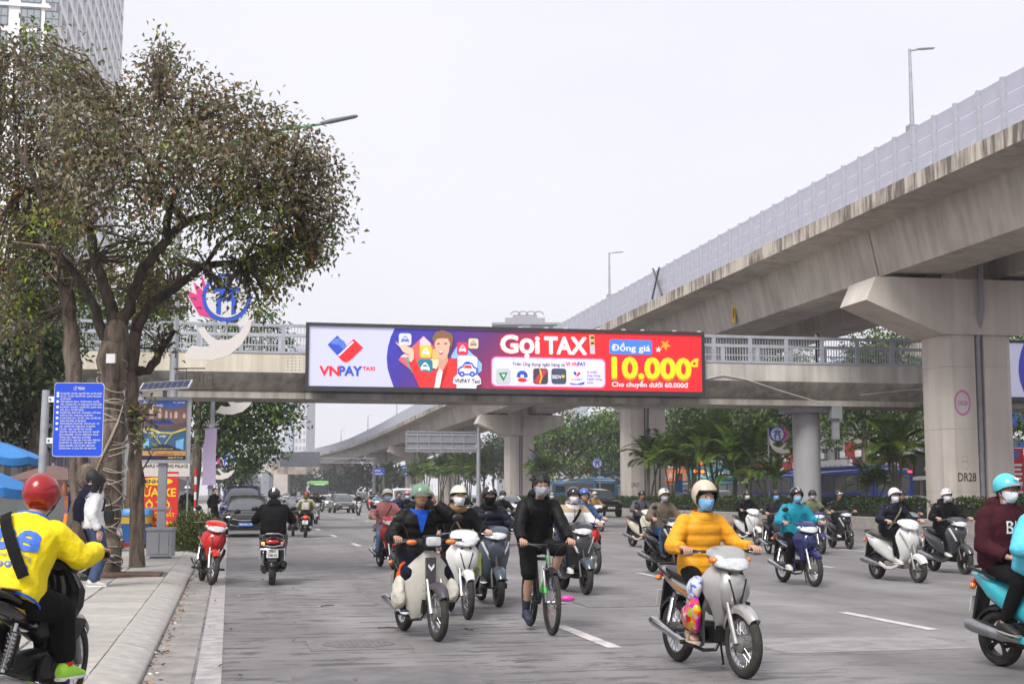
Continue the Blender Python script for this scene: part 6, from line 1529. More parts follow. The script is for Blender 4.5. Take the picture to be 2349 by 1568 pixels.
for i,(x,y,m,kd,lb) in enumerate(((640,1152,CWHT,'hatch','distant white car beside the far portal column'),(612,1155,CSIL,'sedan','distant silver car past the blue parked car'),(600,1148,CWHT,'suv','distant white van far down the left lane'),(625,1146,CGRY,'sedan','distant grey car far down the left lane'),(683,1150,CWHT,'sedan','distant white car left of the green bus'),(830,1158,CBLK,'suv','distant dark car right of the dark grey car'),(588,1146,CRED,'sedan','distant red car farthest down the left lane'),(655,1146,CWHT,'suv','distant white van near the far portal column'))):
 car(lb, carM(x, y, -79), m, kd)
for x,t,m,kd,lb in ((1585,34.5,CWHT,'suv','white van beyond the median palms'),(1680,35.,CWHT,'sedan','white saloon beyond the hedge left of the white-scooter rider'),(1640,38.5,CGRY,'suv','grey car beyond the median, second lane'),(1802,34.5,CGRY,'sedan','dark car beyond the hedge behind the teal jacket'),(1965,34.5,CBLK,'sedan','black saloon beyond the hedge in front of the blue coach'),(2056,34.8,CWHT,'sedan','white saloon beyond the hedge left of the stencilled pier'),(2085,39.,CRED,'sedan','red car beyond the hedge at the stencilled pier'),(2360,34.5,CWHT,'hatch','white car right of the stencilled pier')):
 car(lb, carT(x, t, 101.6), m, kd, group='cars beyond the median')
def bus(label, M, body, L=10., roofm=None, stripe=None, lamps=False, front_lamp=False, hump=True, kind='bus'):
 o = thing('bus', label, 'bus', M=M, group='buses in the traffic'); h = L / 2; roofm = roofm or body
 def bd(b):b.loft(rings_x([(h,1.6,1.0,.8),(h-.05,1.65,1.18,1.15),(h-.3,1.66,1.25,1.3),(-h+.3,1.66,1.25,1.3),(-h+.05,1.66,1.2,1.22),(-h,1.66,1.1,1.1)],24,8.))
 cached(('busbody', L), bd, 'body', body, o)
 def rf(b): b.loft(rings_x([(h * .82, 3.0, .9, .05), (h * .8, 3.03, 1.0, .14), (-h * .75, 3.03, 1.0, .14), (-h * .78, 3.0, .9, .05)], 16, 5.))
 if hump: cached(('bushump', L), rf, 'roof_unit', roofm, o)
 def wn_(b): b.box((0, 0, 0), (1.45, .04, .95))
 for s in (-1, 1):
  for i in range(int(L / 1.6)): cached(('bwin',), wn_, 'window', WIND, o, (-h + 1.0 + i * 1.58, s * 1.245, 2.1), smooth=False)
 def rw(b): b.box((-h - .0, 0, 2.15), (.06, 1.9, .85))
 cached(('brear', L), rw, 'rear_window', WIND, o, smooth=False)
 def fw(b): b.box((h - .02, 0, 1.95), (.08, 2.1, 1.45))
 cached(('bfront', L), fw, 'windscreen', WIND, o, smooth=False)
 for s in (-1, 1):
  def tl(b): b.box((-h - .02, s * 1.0, 2.75), (.06, .22, .12)); b.box((-h - .01, s * 1.02, 1.1), (.06, .16, .4))
  cached(('btail', L, s), tl, 'tail_light', LENSR_ON if lamps else LENSR, o, smooth=False)
  def hl(b): b.box((h + .0, s * .9, .75), (.06, .35, .2))
  cached(('bhead', L, s), hl, 'headlight', LENSC, o, smooth=False)
  for x in (h - 2.2, -h + 2.4):
   def wt(b): b.lathe([(.3, -.12), (.48, -.13), (.5, 0), (.48, .13), (.3, .13), (.02, .1)], axis='y', n=20)
   cached(('bwheel',), wt, 'wheel', RUBBER, o, (x, s * 1.16, .5))
  def mi(b): b.tube([(h - .1, s * 1.15, 2.7), (h + .25, s * 1.3, 2.6), (h + .25, s * 1.35, 2.2)], .03, 5); b.box((h + .25, s * 1.38, 2.15), (.1, .2, .4))
  cached(('bmir', L, s), mi, 'mirror', BLACK, o, smooth=False)
 if stripe:
  def sp(b):
   for s in (-1, 1): b.box((0, s * 1.26, .75), (L * .92, .02, .3))
   b.box((-h - .03, 0, .8), (.03, 2.1, .35))
  cached(('bstripe', L), sp, 'stripe', stripe, o, smooth=False)
 if front_lamp:
  b = MB(); b.box((h + .03, 0, 2.86), (.05, 1.3, .22)); q = b.build('route_display', mat('route_display', (.6, .9, .7), .3, emit=.8), o, smooth=False)
 return o
BAQ=paint('bus_light_blue',(.04,.30,.50),.35);BBL=paint('bus_blue',(.018,.07,.48),.3);BGR=paint('bus_green',(.22,.60,.12),.35);BGD=paint('bus_dark',(.03,.05,.05),.3)
bus('long light blue city bus left of the second pier', carT(1352, 36.5, 101.6), BAQ, 12.)
bus('light blue city bus half hidden behind the first blue bus', carT(1265, 40.0, 101.6), BAQ, 12.)
bus('blue coach with lit red rear lamps behind the round column', carT(1962, 36., 101.6), BBL, 9., stripe=mat('bus_orange', (.75, .2, .03), .4), lamps=True)
bus('blue bus left of the round column beyond the palms', carT(1800, 40.5, 101.6), BBL, 8.)
bg_=bus('bright green bus coming on far down the road',Matrix.Translation(AT(728,1133,186)-Vector((0,0,1.5)))@Matrix.Rotation(rad(-79),4,'Z'),BGD,10.,roofm=BGR,front_lamp=True)
b = MB(); b.loft(rings_x([(5.06, 3.0, 1.18, .22), (4.5, 3.05, 1.25, .22), (-4.6, 3.05, 1.25, .22)], 16, 6.)); b.build('roof_shell', BGR, bg_)

# ================================================================== people on foot
def stand(label, x, y, psi, lk, z=PAVE_Z, vox=.016, tall=.96, hands=None, at=None, **kw):
 P = at if at is not None else G(x, y, z); M = Matrix.Translation(P) @ Matrix.Rotation(rad(psi), 4, 'Z')
 hz = .93 * tall
 hd = {s: ((.04, s * .24, hz - .07), (.15, 0, -1), (0, -s, 0), .4, (-1, s * .3, 0)) for s in (1, -1)}
 hd.update(hands or {})
 return person(label,M,lk,pose='stand',group='people on foot',vox=vox,hip=(0,0,hz),lean=.02,tall=tall,hands=hd,feet={s:((.01,s*.085,.085),(1,s*.15,0),(1,0,0)) for s in (1,-1)},**kw),M
stand('woman with long black hair, white jacket and dark backpack on the pavement',210,1345,25,dict(jacket=WHITEC,bulk=.035,trousers=cloth('blue_jeans',(.06,.09,.18)),fat=1.2,hair='long',backpack=NAVY,shoes=SHOEW,skin=2),tall=.98)
stand('person in navy cardigan and light jeans beside the tree trunk',222,1318,15,dict(jacket=NAVY,bulk=.02,trousers=JEANSL,fat=1.25,hair='long',shoes=SHOEW,skin=2,hem=-.22),vox=.018,tall=.95,hands={-1:((.24,-.12,1.06),(1,.3,.3),(0,.4,1),.6)})
stand('person with tied-up dark hair and navy coat behind the white jacket',196,1330,30,dict(jacket=NAVY,bulk=.03,trousers=BLK,hair='short',shoes=SHOEK,skin=2),tall=1.05,vox=.018)
stand('man in white cap, black jacket and mask by the car-wash sign',427,1232,-80,dict(jacket=BLK,bulk=.03,trousers=BLK,helmet=('cap',H_WHITE,WHITEP),mask=MASKB),vox=.023)
stand('person in black looking at a telephone beside the parked black car',489,1212,-40,dict(jacket=BLK,trousers=BLK,hair='short',skin=2),vox=.028,hands={1:((.2,.1,1.15),(1,0,.4),(0,-.3,1),.6)})
stand('person in dark blue by the market umbrellas',152,1290,-60,dict(jacket=cloth('deep_blue',(.02,.04,.12)),trousers=BLK,helmet=('half',H_DARK),skin=1),vox=.023)
stand('person in dark clothes under the nearer blue umbrella', 30, 1290, -40, dict(jacket=CHAR, trousers=BLK, hair='short'), vox=.023)
ps = FS + 1.2
stand('person with white mask looking over the footbridge railing',0,0,-85,dict(jacket=BLK,trousers=BLK,hair='long',mask=MASKW,skin=2),vox=.028,at=R(t_at(1491,ps),ps,7.2),tall=.93)
stand('dark-clad person walking on the footbridge behind the railing',0,0,190,dict(jacket=BLK,trousers=NAVY,hair='short'),vox=.028,at=R(t_at(1882,ps),ps,7.2),tall=.97)
finish_people()
# ================================================================== vegetation
BARK = mat('bark', (.20, .155, .12), .95, var=0, col2=(.05, .038, .03), vscale=9., stretch=(1, 1, .22), bump=1., bscale=30, lo=.36, hi=.62, detail=8.)
LIMB = mat('dark_limb_bark', (.075, .058, .046), .95, var=0, col2=(.022, .017, .014), vscale=9., stretch=(1, 1, .3), bump=1., bscale=30, lo=.36, hi=.62, detail=8.)
LEAF = leaf_mat('leaves', .38)
def unit(n): v = rng.normal(size=(n, 3)); return v / np.linalg.norm(v, axis=1, keepdims=True)
def crown_geo(blobs, per_area, size, pal, clump=9, spread=2.2, flat=.8, shellf=.45, aspect=.5):
 """blobs: (centre, radii, palette weights or None)"""
 P, D, N, Lh, W, C = [], [], [], [], [], []
 pal = np.array(pal, float)
 for (c, r, wts) in blobs:
  r = V3(r) if not np.isscalar(r) else V3((r, r, r)); area = 4 * math.pi * (r[0] * r[1] * r[2]) ** (2 / 3)
  k = max(4, int(area * per_area / clump)); u = unit(k); rad_ = (shellf + (1 - shellf) * rng.random((k, 1)) ** .7)
  ctr = V3(c) + u * rad_ * r
  q = np.repeat(ctr, clump, 0) + rng.normal(size=(k * clump, 3)) * size * spread * np.array([1, 1, flat]) * .5
  d = np.repeat(u, clump, 0) * .5 + unit(k * clump) * .9; d[:, 2] -= .15; d /= np.linalg.norm(d, axis=1, keepdims=True)
  nn = unit(k * clump) * .7; nn[:, 2] += .9
  pi = rng.choice(len(pal), size=k, p=np.array(wts) / sum(wts)) if wts is not None else rng.integers(0, len(pal), k)
  col = np.repeat(pal[pi], clump, 0) * rng.uniform(.75, 1.25, (k * clump, 1)) * rng.uniform(.92, 1.08, (k * clump, 3))
  L = size * rng.uniform(.7, 1.25, k * clump)
  P.append(q); D.append(d); N.append(nn); Lh.append(L); W.append(L * aspect * rng.uniform(.8, 1.15, k * clump)); C.append(col)
 return leaf_mesh('crown', np.concatenate(P), np.concatenate(D), np.concatenate(N), np.concatenate(Lh), np.concatenate(W), np.clip(np.concatenate(C), 0, 1))
def limb(b, pts, rs, n=10, wob=.03):
 P = [V3(p) for p in pts]; out, rr_ = [], []
 for i in range(len(P) - 1):
  for k in range(4):
   q=k/4;out.append(P[i]*(1-q)+P[i+1]*q+rng.normal(size=3)*wob*(rs[i]/.2)*(0 if i==0 and k==0 else 1));rr_.append(rs[i]*(1-q)+rs[i+1]*q)
 out.append(P[-1]); rr_.append(rs[-1]); b.tube(out, [x * rng.uniform(.93, 1.08) for x in rr_], n)
def tree(name, label, base, trunk_parts, blobs, per_area, size, pal, group=None, twigs=0, **kw):
 o = thing(name, label, 'tree', (0, 0, 0), 0, group)
 b = MB()
 limb(b, *trunk_parts[0]); b.build('trunk', BARK, o, angle=80)
 for pts, rs in trunk_parts[1:]: b = MB(); limb(b, pts, rs); b.build('limb', LIMB, o, angle=80)
 if twigs:
  b = MB(); ends = [V3(p) for pts, rs in trunk_parts for p in pts[1:]]
  for i in range(twigs):
   c, r, _ = blobs[int(rng.integers(len(blobs)))]; tgt = V3(c) + unit(1)[0] * r * rng.uniform(.3, .98)
   dd = [np.linalg.norm(e - tgt) for e in ends]; e = ends[int(np.argmin(dd))]
   if min(dd) > 3.2: e = V3(c)
   mid = (e + tgt) / 2 + rng.normal(size=3) * .22; b.tube([e, mid, tgt], [.03, .018, .006], 4, False)
  stuff(b.build('twigs', BARK, o, smooth=False))
 me = crown_geo(blobs, per_area * (1 if twigs else 2.4), size, pal, **kw); me.materials.append(LEAF); link('crown', me, o)
 return o
def px(x, y, Y): return AT(x, y, Y)
TY = G(238, 1318, PAVE_Z).y
def blob(x, y, rp, dy=0., w=None, k=1., Y=None): Y = (Y or TY) + dy; c = AT(x, y, Y); r = rp * Y / F; return (c, V3((r, r * 1.15, r * k)), w)
PALB = [(.22, .175, .105), (.27, .23, .15), (.17, .17, .075), (.38, .37, .28), (.15, .21, .06), (.38, .46, .05), (.45, .22, .08), (.13, .10, .07)]
WB = [5, 4, 4, 3, 2, .25, .4, 3]; WG = [2, 2, 3, 2, 4, 2.4, .3, 2]; WL = [1.5, 1, 2, 1, 4, 4.5, .3, 1.5]
main_blobs=[blob(40,170,95,0,WB),blob(150,190,85,-.5,WB),blob(70,300,110,.5,WB),blob(210,300,110,-1.2,WB),blob(320,270,100,.3,WB),blob(372,160,55,0,WB),blob(374,105,25,0,WG),blob(440,250,95,-.4,WB),blob(530,280,85,0,WB),blob(610,310,75,.4,WB),blob(680,345,70,0,WB),blob(735,400,62,.2,WB),blob(755,470,50,0,WB),blob(740,530,48,.3,WB),
     blob(60,430,110,.8,WB),blob(190,420,110,-1.4,WB),blob(330,400,115,-1.5,WB),blob(450,380,105,-1.2,WB),blob(560,390,95,-.5,WB),blob(650,430,80,.1,WB),blob(600,490,80,-.2,WG),blob(500,480,80,-.8,WG),blob(680,520,62,.6,WG),blob(640,580,52,.5,WG),blob(575,580,50,.4,WL),blob(700,590,30,.4,WG),blob(620,650,38,.8,WL),
     blob(505,640,34,.6,WG),blob(655,620,38,.5,WG),blob(715,565,40,.3,WG),blob(600,680,28,.6,WL),blob(735,600,18,.3,WG),blob(540,660,26,.2,WG),blob(80,560,90,.9,WG),blob(150,520,60,-1.3,WL),blob(330,560,75,1.3,WG),blob(400,600,42,1.0,WL),blob(30,680,80,1.6,WG),blob(200,640,55,1.5,WL),blob(350,690,50,1.8,WG),blob(90,90,30,0,WG),blob(10,110,40,0,WB)]
tb_ = G(238, 1318, PAVE_Z)
tr_parts = [([tb_ - Vector((0, 0, .1)), px(240, 1180, TY), px(255, 1050, TY), px(252, 920, TY), px(262, 800, TY), px(268, 750, TY)], [.31, .25, .25, .24, .24, .2]),
   ([px(268,760,TY),px(300,690,TY),px(328,614,TY-.2),px(380,550,TY-.4),px(426,508,TY-.5),px(500,487,TY-.4),px(580,440,TY-.2),px(660,400,TY)],[0.126,0.104,0.0888,0.0777,0.0666,0.0481,0.0296,0.0148]),
   ([px(312,760,TY+.1),px(330,720,TY+.2),px(351,695,TY+.3),px(406,657,TY+.4),px(472,608,TY+.5),px(557,602,TY+.6),px(640,560,TY+.6),px(700,530,TY+.6)],[0.0962,0.0888,0.0888,0.0777,0.0666,0.0518,0.0333,0.0148]),
   ([px(262,800,TY),px(234,769,TY),px(212,693,TY-.1),px(171,627,TY-.2),px(138,570,TY-.4),px(105,480,TY-.5),px(60,380,TY-.5)],[0.104,0.0925,0.0777,0.0666,0.0592,0.0444,0.0222]),
   ([px(268,750,TY),px(253,704,TY+.1),px(237,641,TY+.2),px(217,591,TY+.2),px(205,520,TY+.1),px(188,471,TY),px(209,410,TY),px(246,348,TY),px(280,260,TY)],[0.141,0.111,0.0962,0.0888,0.0814,0.074,0.0666,0.0444,0.0222]),
   ([px(380, 550, TY - .4), px(390, 470, TY - .5), px(430, 380, TY - .6), px(440, 280, TY - .4)], [0.074, 0.0592, 0.0407, 0.0185]),
   ([px(426, 508, TY - .5), px(360, 440, TY - .8), px(330, 360, TY - .7), px(370, 220, TY - .2)], [0.0592, 0.0518, 0.037, 0.0148]),
   ([px(205, 520, TY), px(120, 460, TY + .4), px(40, 430, TY + .6), px(-40, 400, TY + .8)], [0.0592, 0.0518, 0.037, 0.0222]),
   ([px(500,487,TY-.4),px(560,380,TY-.2),px(620,320,TY)],[0.0444,0.0333,0.0148]),([px(472,608,TY+.5),px(500,560,TY+.3),px(560,520,TY+.2),px(680,470,TY+.2)],[0.0444,0.037,0.0296,0.0148])]
big=tree('roadside_tree','big dusty brown-green tree with string-wrapped trunk on the pavement',tb_,tr_parts,main_blobs,165,.115,PALB,'pavement trees',twigs=520,spread=3.2,shellf=.25,clump=7)
b = MB(); rr = random.Random(8)
def trunk_at(y):
 ys_ = [1318, 1180, 1050, 920, 800]; xs_ = [238, 240, 255, 252, 262]; rs_ = [.31, .25, .25, .24, .24]
 for i in range(4):
  if ys_[i] >= y >= ys_[i + 1]:
   k = (ys_[i] - y) / (ys_[i] - ys_[i + 1]); return AT(xs_[i] + (xs_[i + 1] - xs_[i]) * k, y, TY), rs_[i] + (rs_[i + 1] - rs_[i]) * k
for i in range(30):
 y = 1300 - i * 16 + rr.uniform(-8, 8); c, r = trunk_at(min(max(y, 805), 1316)); tl = rr.uniform(-.12, .12); t2 = rr.uniform(-.2, .2)
 b.tube([(c.x+(r*1.04)*math.cos(a),c.y+(r*1.04)*math.sin(a),c.z+tl*math.cos(a)+t2*math.sin(a)) for a in [2*math.pi*k/20 for k in range(20)]],.009,4,loop=True)
for i in range(5):
 c0, r0 = trunk_at(1010 - i * 20); c1, r1 = trunk_at(1120 - i * 25); a = -1.9 + i * .25
 b.tube([(c0.x+(r0+.04)*math.cos(a+.5),c0.y+(r0+.04)*math.sin(a+.5),c0.z),((c0.x+c1.x)/2+(r0+.06)*math.cos(a),(c0.y+c1.y)/2+(r0+.06)*math.sin(a),(c0.z+c1.z)/2),(c1.x+(r1+.04)*math.cos(a-.6),c1.y+(r1+.04)*math.sin(a-.6),c1.z)],.009,4)
stuff(b.build('string_wrap', mat('pale_string', (.46, .40, .32), .9), big))
b=MB();c,r=trunk_at(1100);b.ell((c.x-.33,c.y-.12,c.z+.05),(.19,.17,.24),12,10);b.tube([(c.x-.35,c.y-.12,c.z-.1),(c.x-.1,c.y,c.z-.5)],[.16,.2],10);b.build('burl',BARK,big)
for x, y, dy in ((255, 822, -.4), (152, 664, 1.2)):
 p=AT(x,y,TY+dy);b=MB();b.box(p,(.15,.08,.16));q=b.build('lamp_box',WHITEP,smooth=False);tag(q,'small white lamp box fixed on the '+('main trunk fork of the big tree' if x>200 else 'thin trunk left of the big tree'),'lamp box')
Y2 = TY + 2.6; base = G(318, 1300, PAVE_Z); base = AT(316, 1250, Y2); base.z = PAVE_Z
tree('roadside_tree','slender dark tree right behind the big tree trunk',base,[([base,px(312,1100,Y2),px(308,950,Y2),px(300,830,Y2),px(318,740,Y2),px(345,660,Y2)],[.15,.13,.13,.13,.11,.05]),([px(300,850,Y2),px(340,850,Y2),px(372,800,Y2),px(400,760,Y2)],[.1,.09,.07,.03])],
  [blob(330,660,60,0,WG,Y=Y2),blob(385,690,34,.5,WL,Y=Y2),blob(300,620,60,1,WG,Y=Y2),blob(370,780,30,.4,WL,Y=Y2),blob(330,950,26,-.6,WL,Y=Y2),blob(325,1010,20,-.6,WL,Y=Y2)],110,.14,PALB,'pavement trees',twigs=80)
Y3 = TY + 1.2; base = AT(175, 1250, Y3); base.z = PAVE_Z
tree('roadside_tree','slender pale-barked tree left of the big tree',base,[([base,px(180,1100,Y3),px(172,950,Y3),px(165,800,Y3),px(155,700,Y3),px(140,600,Y3),px(120,480,Y3)],[.19,.17,.16,.15,.13,.1,.04])],
  [blob(120,600,70,.6,WG,Y=Y3),blob(60,560,80,1.2,WG,Y=Y3),blob(140,470,60,.4,WB,Y=Y3),blob(40,760,60,1.5,WG,Y=Y3),blob(110,700,40,.5,WL,Y=Y3)],110,.14,PALB,'pavement trees',twigs=80)
PALG = [(.06, .11, .022), (.09, .165, .03), (.14, .24, .04), (.045, .075, .02), (.20, .33, .055), (.075, .13, .035)]
def simple_tree(label, x, t_, hgt, bl, Y=None, size=.3, dens=10., pal=PALG, base_x=None, wt=None, group='background trees', tr=.3):
 if Y is None: u = (x - 1174.5) / F; Y = t_ / (u * RC + RS)
 b0 = AT(base_x or x, 1133, Y); b0.z = 0; top = V3((b0.x + .2, Y, hgt * .75))
 parts = [([b0, V3(b0) * .5 + top * .5 + V3((.15, 0, 0)), top], [tr, tr * .75, tr * .3])]
 blobs = [blob(bx0, by0, br, dy, wt, k=.85, Y=Y) for bx0, by0, br, dy in bl]
 for c, r, _ in blobs[:5]: parts.append(([V3((b0.x, Y, hgt * .4)), V3(c) * .6 + V3((b0.x, Y, hgt * .45)) * .4, V3(c)], [tr * .5, tr * .3, .04]))
 return tree('street_tree', label, b0, parts, blobs, dens, size, pal, group)
simple_tree('dense dark green tree beyond the footbridge at left',560,0,11,[(520,980,60,0),(590,950,62,0),(650,945,45,1),(560,1030,55,-1),(480,1010,50,2),(620,1010,40,0),(540,900,70,1),(610,880,60,1),(480,930,60,1),(560,820,62,0),(630,790,42,0),(480,850,60,1),(420,800,60,1),(520,760,50,0),(600,740,32,0),(400,900,60,2)],Y=76,size=.32,dens=13,base_x=440,wt=[4,3,2,4,1,2])
simple_tree('paler green tree farther down the left pavement',545,0,9,[(545,1075,34,0),(575,1060,26,0),(520,1090,30,0),(560,1105,22,0),(535,1120,20,2)],Y=130,size=.42,dens=7,base_x=520,pal=[(.07,.11,.05),(.10,.15,.06),(.05,.08,.04)])
simple_tree('dark tree behind the blue route sign and umbrellas',40,0,9,[(20,760,80,0),(90,800,70,0),(30,880,80,-1),(100,910,60,0),(10,980,60,0),(80,990,45,1),(130,780,60,1),(0,660,80,1)],Y=40,size=.24,dens=20,pal=[(.03,.05,.02),(.045,.07,.025),(.025,.035,.018),(.07,.10,.03)],base_x=60)
simple_tree('green tree behind the footbridge at the big tree',200,0,11,[(180,720,90,0),(260,760,70,0),(120,850,70,1),(330,720,80,0),(400,690,50,1)],Y=66,size=.3,dens=12,base_x=230)
simple_tree('tall leafy tree between the third pier and the second pier',1310,50,15,[(1250,1010,45,0),(1310,985,50,0),(1365,1000,45,0),(1400,970,40,0),(1270,1060,40,0),(1340,1060,45,0),(1400,1050,40,0),(1230,1060,30,2),(1420,1010,40,0)],size=.62,dens=4.5,pal=PALG)
simple_tree('tall tree seen left of the third pier',1130,50,13,[(1110,1050,36,0),(1140,1030,36,0),(1085,1075,30,0),(1150,1070,30,0)],size=.75,dens=4,pal=[(.05,.085,.035),(.075,.12,.05),(.04,.065,.03)])
simple_tree('broad pale green tree behind the palms beneath the footbridge',1590,50,15,[(1560,960,60,0),(1620,930,60,0),(1680,960,60,0),(1580,1010,55,-2),(1660,1010,55,0),(1540,1010,40,0),(1620,870,50,1)],size=.5,dens=6,pal=[(.08,.14,.04),(.11,.18,.055),(.15,.24,.07),(.05,.085,.03)])
simple_tree('dark leafy tree left of the round column',1780,50,16,[(1740,950,55,0),(1800,920,55,0),(1850,960,50,0),(1770,1000,50,0),(1810,860,60,1),(1760,850,50,0),(1830,1010,36,0)],size=.46,dens=7,wt=[5,3,2,4,1.2,2])
simple_tree('dark leafy tree right of the round column',1980,50,15,[(1930,950,50,0),(1990,930,55,0),(2050,940,50,0),(2090,980,45,0),(1920,1000,30,0),(1960,870,55,0),(2030,850,55,0),(1985,800,45,0),(2040,785,40,0),(2090,860,50,0),(2010,985,35,0)],size=.4,dens=8,wt=[5,3,2.5,4,1.5,2])
simple_tree('tree right of the stencilled pier', 2360, 48, 14, [(2350, 800, 50, 0), (2400, 850, 60, 0), (2370, 950, 60, 0), (2420, 960, 60, 0)], size=.38, dens=8)
for i,(x,y,r,Y,lb) in enumerate(((690,1100,24,420,'hazy tree mass just right of the far portal column'),(760,1098,24,400,'hazy tree beneath the middle of the far portal beam'),(800,1105,22,380,'hazy tree beneath the end of the far portal beam'),(840,1085,26,330,'far tree between distant viaduct piers'),(900,1095,24,300,'far tree right of the blue direction sign'))):
 simple_tree(lb,x,0,10,[(x,y,r,0),(x+r,y+6,r*.8,3),(x-r,y+8,r*.8,-3)],Y=Y,size=1.3,dens=1.6,pal=[(.06,.09,.05),(.08,.11,.06),(.05,.07,.045)])

FROND = leaf_mat('palm_leaves', .4)
def palm_mesh(seed, nf, flen, stems, hst):
 r_ = np.random.default_rng(seed); P, D, N, L, W, C = [], [], [], [], [], []; b = MB()
 for k in range(stems):
  bx0, by0 = r_.normal(size=2) * .28; lean = r_.normal(size=2) * .16; h = hst * r_.uniform(.75, 1.1); top = V3((bx0 + lean[0] * h, by0 + lean[1] * h, h))
  b.tube([V3((bx0, by0, -.1)), V3((bx0 + lean[0] * h * .4, by0 + lean[1] * h * .4, h * .5)), top, top + V3((lean[0] * .3, lean[1] * .3, .5))], [.075, .06, .055, .03], 8)
  for f in range(nf):
   az=2*math.pi*(f/nf)+r_.uniform(-.4,.4);el=r_.uniform(.6,1.45);Lf=flen*r_.uniform(.75,1.15);n=22;q=top+V3((0,0,.35));d=V3((math.cos(az)*math.cos(el),math.sin(az)*math.cos(el),math.sin(el)));pts=[q]
   col = np.array([(.09, .17, .03), (.13, .24, .035), (.22, .33, .04), (.06, .11, .025)][int(r_.integers(4))]) * r_.uniform(.8, 1.2)
   for i in range(n):
    d = nrm(d + V3((0, 0, -.062 - .03 * i / n))); q = q + d * Lf / n; pts.append(q)
    if i > 2:
     side = nrm(np.cross(d, [0, 0, 1])); up = np.cross(side, d)
     for s in (-1, 1):
        dd=nrm(side*s+d*.75+up*.25-V3((0,0,.25)));P.append(q);D.append(dd);N.append(up);L.append(.55*flen/2*math.sin(math.pi*(i+2)/(n+4))+.1);W.append(.06);C.append(col*r_.uniform(.8,1.2))
   b.tube(pts[::4], [.02, .016, .012, .009, .006, .004][:len(pts[::4])], 4, False)
 lm = leaf_mesh('fronds', np.array(P), np.array(D), np.array(N), np.array(L), np.array(W), np.clip(np.array(C), 0, 1), .1); lm.materials.append(FROND)
 st = b.mesh('stems'); st.materials.append(mat('palm_stem', (.12, .12, .07), .8, var=.3, vscale=3)); st.shade_smooth(); return lm, st
PALMS = [palm_mesh(1, 9, 2.2, 5, 3.2), palm_mesh(2, 8, 2.0, 4, 2.4), palm_mesh(5, 9, 2.4, 6, 3.9)]
for i,(x,t_,k,sc,lb) in enumerate(((2052,29.6,1,1.1,'tall palm beside the stencilled pier'),(1992,29.3,1,.62,'short yellow-green palm before the blue coach'),(1712,29.6,0,1.0,'bright palm left of the round column'),(1640,29.4,2,1.0,'tall palm behind the mustard jacket helmet'),(1590,30.0,2,.95,'palm second right of the second pier'),(1540,29.4,0,.95,'palm just right of the second pier'),(1495,29.6,0,1.05,'palm in front of the second pier drainpipe'),(1680,30.2,1,.9,'low palm between the two taller palms'),(1765,29.5,1,.8,'small palm before the round column'),
        (1075,29.5,2,1.1,'palm right of the overhead sign post'),(1050,29.6,2,1.1,'palm behind the overhead sign post'),(1012,29.4,2,1.15,'palm left of the overhead sign post'),(980,29.7,2,1.15,'palm behind the telephone man helmet'),(955,29.5,0,1.2,'farther palm at the fifth pier'),(1105,29.6,2,1.05,'palm left of the third pier shaft'),(1240,29.6,0,1.0,'palm right of the third pier shaft'),(890,29.4,2,1.2,'farthest median palm between distant piers'))):
 u = (x - 1174.5) / F; Y = t_ / (u * RC + RS)
 o = thing('palm', lb, 'palm tree', (u * Y, Y, .45), i * 1.3, 'palms in the median'); o.scale = (sc, sc, sc)
 link('fronds', PALMS[k][0], o); link('trunk', PALMS[k][1], o)
n = 26000; tt = rng.uniform(28.05, 29.1, n); s_ = 27 + 130 * rng.random(n) ** 1.35; hz = .5 + .78 * np.sqrt(rng.random(n)) + .07 * np.sin(s_ * 1.7)
edge = rng.random(n) < .55; tt[edge] = 28.05 + rng.random(edge.sum()) * .18
P = np.stack([tt * RC - s_ * RS, tt * RS + s_ * RC, hz], 1); d = unit(n); d[:, 2] = np.abs(d[:, 2]) + .2; d /= np.linalg.norm(d, axis=1, keepdims=True)
pal = np.array([(.04, .08, .016), (.06, .11, .02), (.03, .05, .014), (.10, .16, .03)])
hm_=leaf_mesh('hedge',P,d,unit(n),rng.uniform(.1,.2,n),rng.uniform(.06,.1,n),pal[rng.integers(0,4,n)]*rng.uniform(.7,1.2,(n,1)));hm_.materials.append(LEAF)
hd = thing('hedge', 'clipped green hedge along the median kerb', 'hedge'); link('foliage', hm_, hd)
b=MB();b.loft([[R(28.12,s,.45),R(28.12,s,1.1),R(29.0,s,1.12),R(29.0,s,.45)] for s in (27,160)]);b.build('hedge_core',mat('hedge_dark',(.018,.026,.012),.95,var=.4,vscale=6),hd,smooth=False)
def bush(label, c, r, n, size, pal, name='shrub'):
 u=unit(n);u[:,2]=np.abs(u[:,2]);P=V3(c)+u*V3(r)*rng.random((n,1))**.5;d=u*.7+unit(n)*.6+[0,0,.3];d /= np.linalg.norm(d,axis=1,keepdims=True)
 pal=np.array(pal);me=leaf_mesh(name,P,d,unit(n),size*rng.uniform(.7,1.3,n),size*.5*rng.uniform(.7,1.2,n),pal[rng.integers(0,len(pal),n)]*rng.uniform(.75,1.25,(n,1)));me.materials.append(LEAF)
 o = thing(name, label, 'shrub'); link('foliage', me, o)
 b = MB()
 for i in range(14):q=V3(c)+unit(1)[0]*V3(r)*[.7,.7,0]+[0,0,r[2]*rng.uniform(.5,1.)];b.tube([V3(c)+[rng.uniform(-.2,.2),rng.uniform(-.2,.2),-.05],q],[.012,.004],4)
 b.build('stems', BARK, o)
PALS = [(.06, .10, .02), (.10, .15, .03), (.04, .06, .02), (.16, .19, .04), (.10, .07, .04)]
c = G(440, 1262, PAVE_Z); bush('tangled green shrub between the ad board and red motorbike', c, (.75, .8, .95), 2600, .09, PALS)
c = G(420, 1238, PAVE_Z); bush('leafy shrub behind the ad board pedestal', c, (.8, .8, 1.2), 1800, .1, PALS)
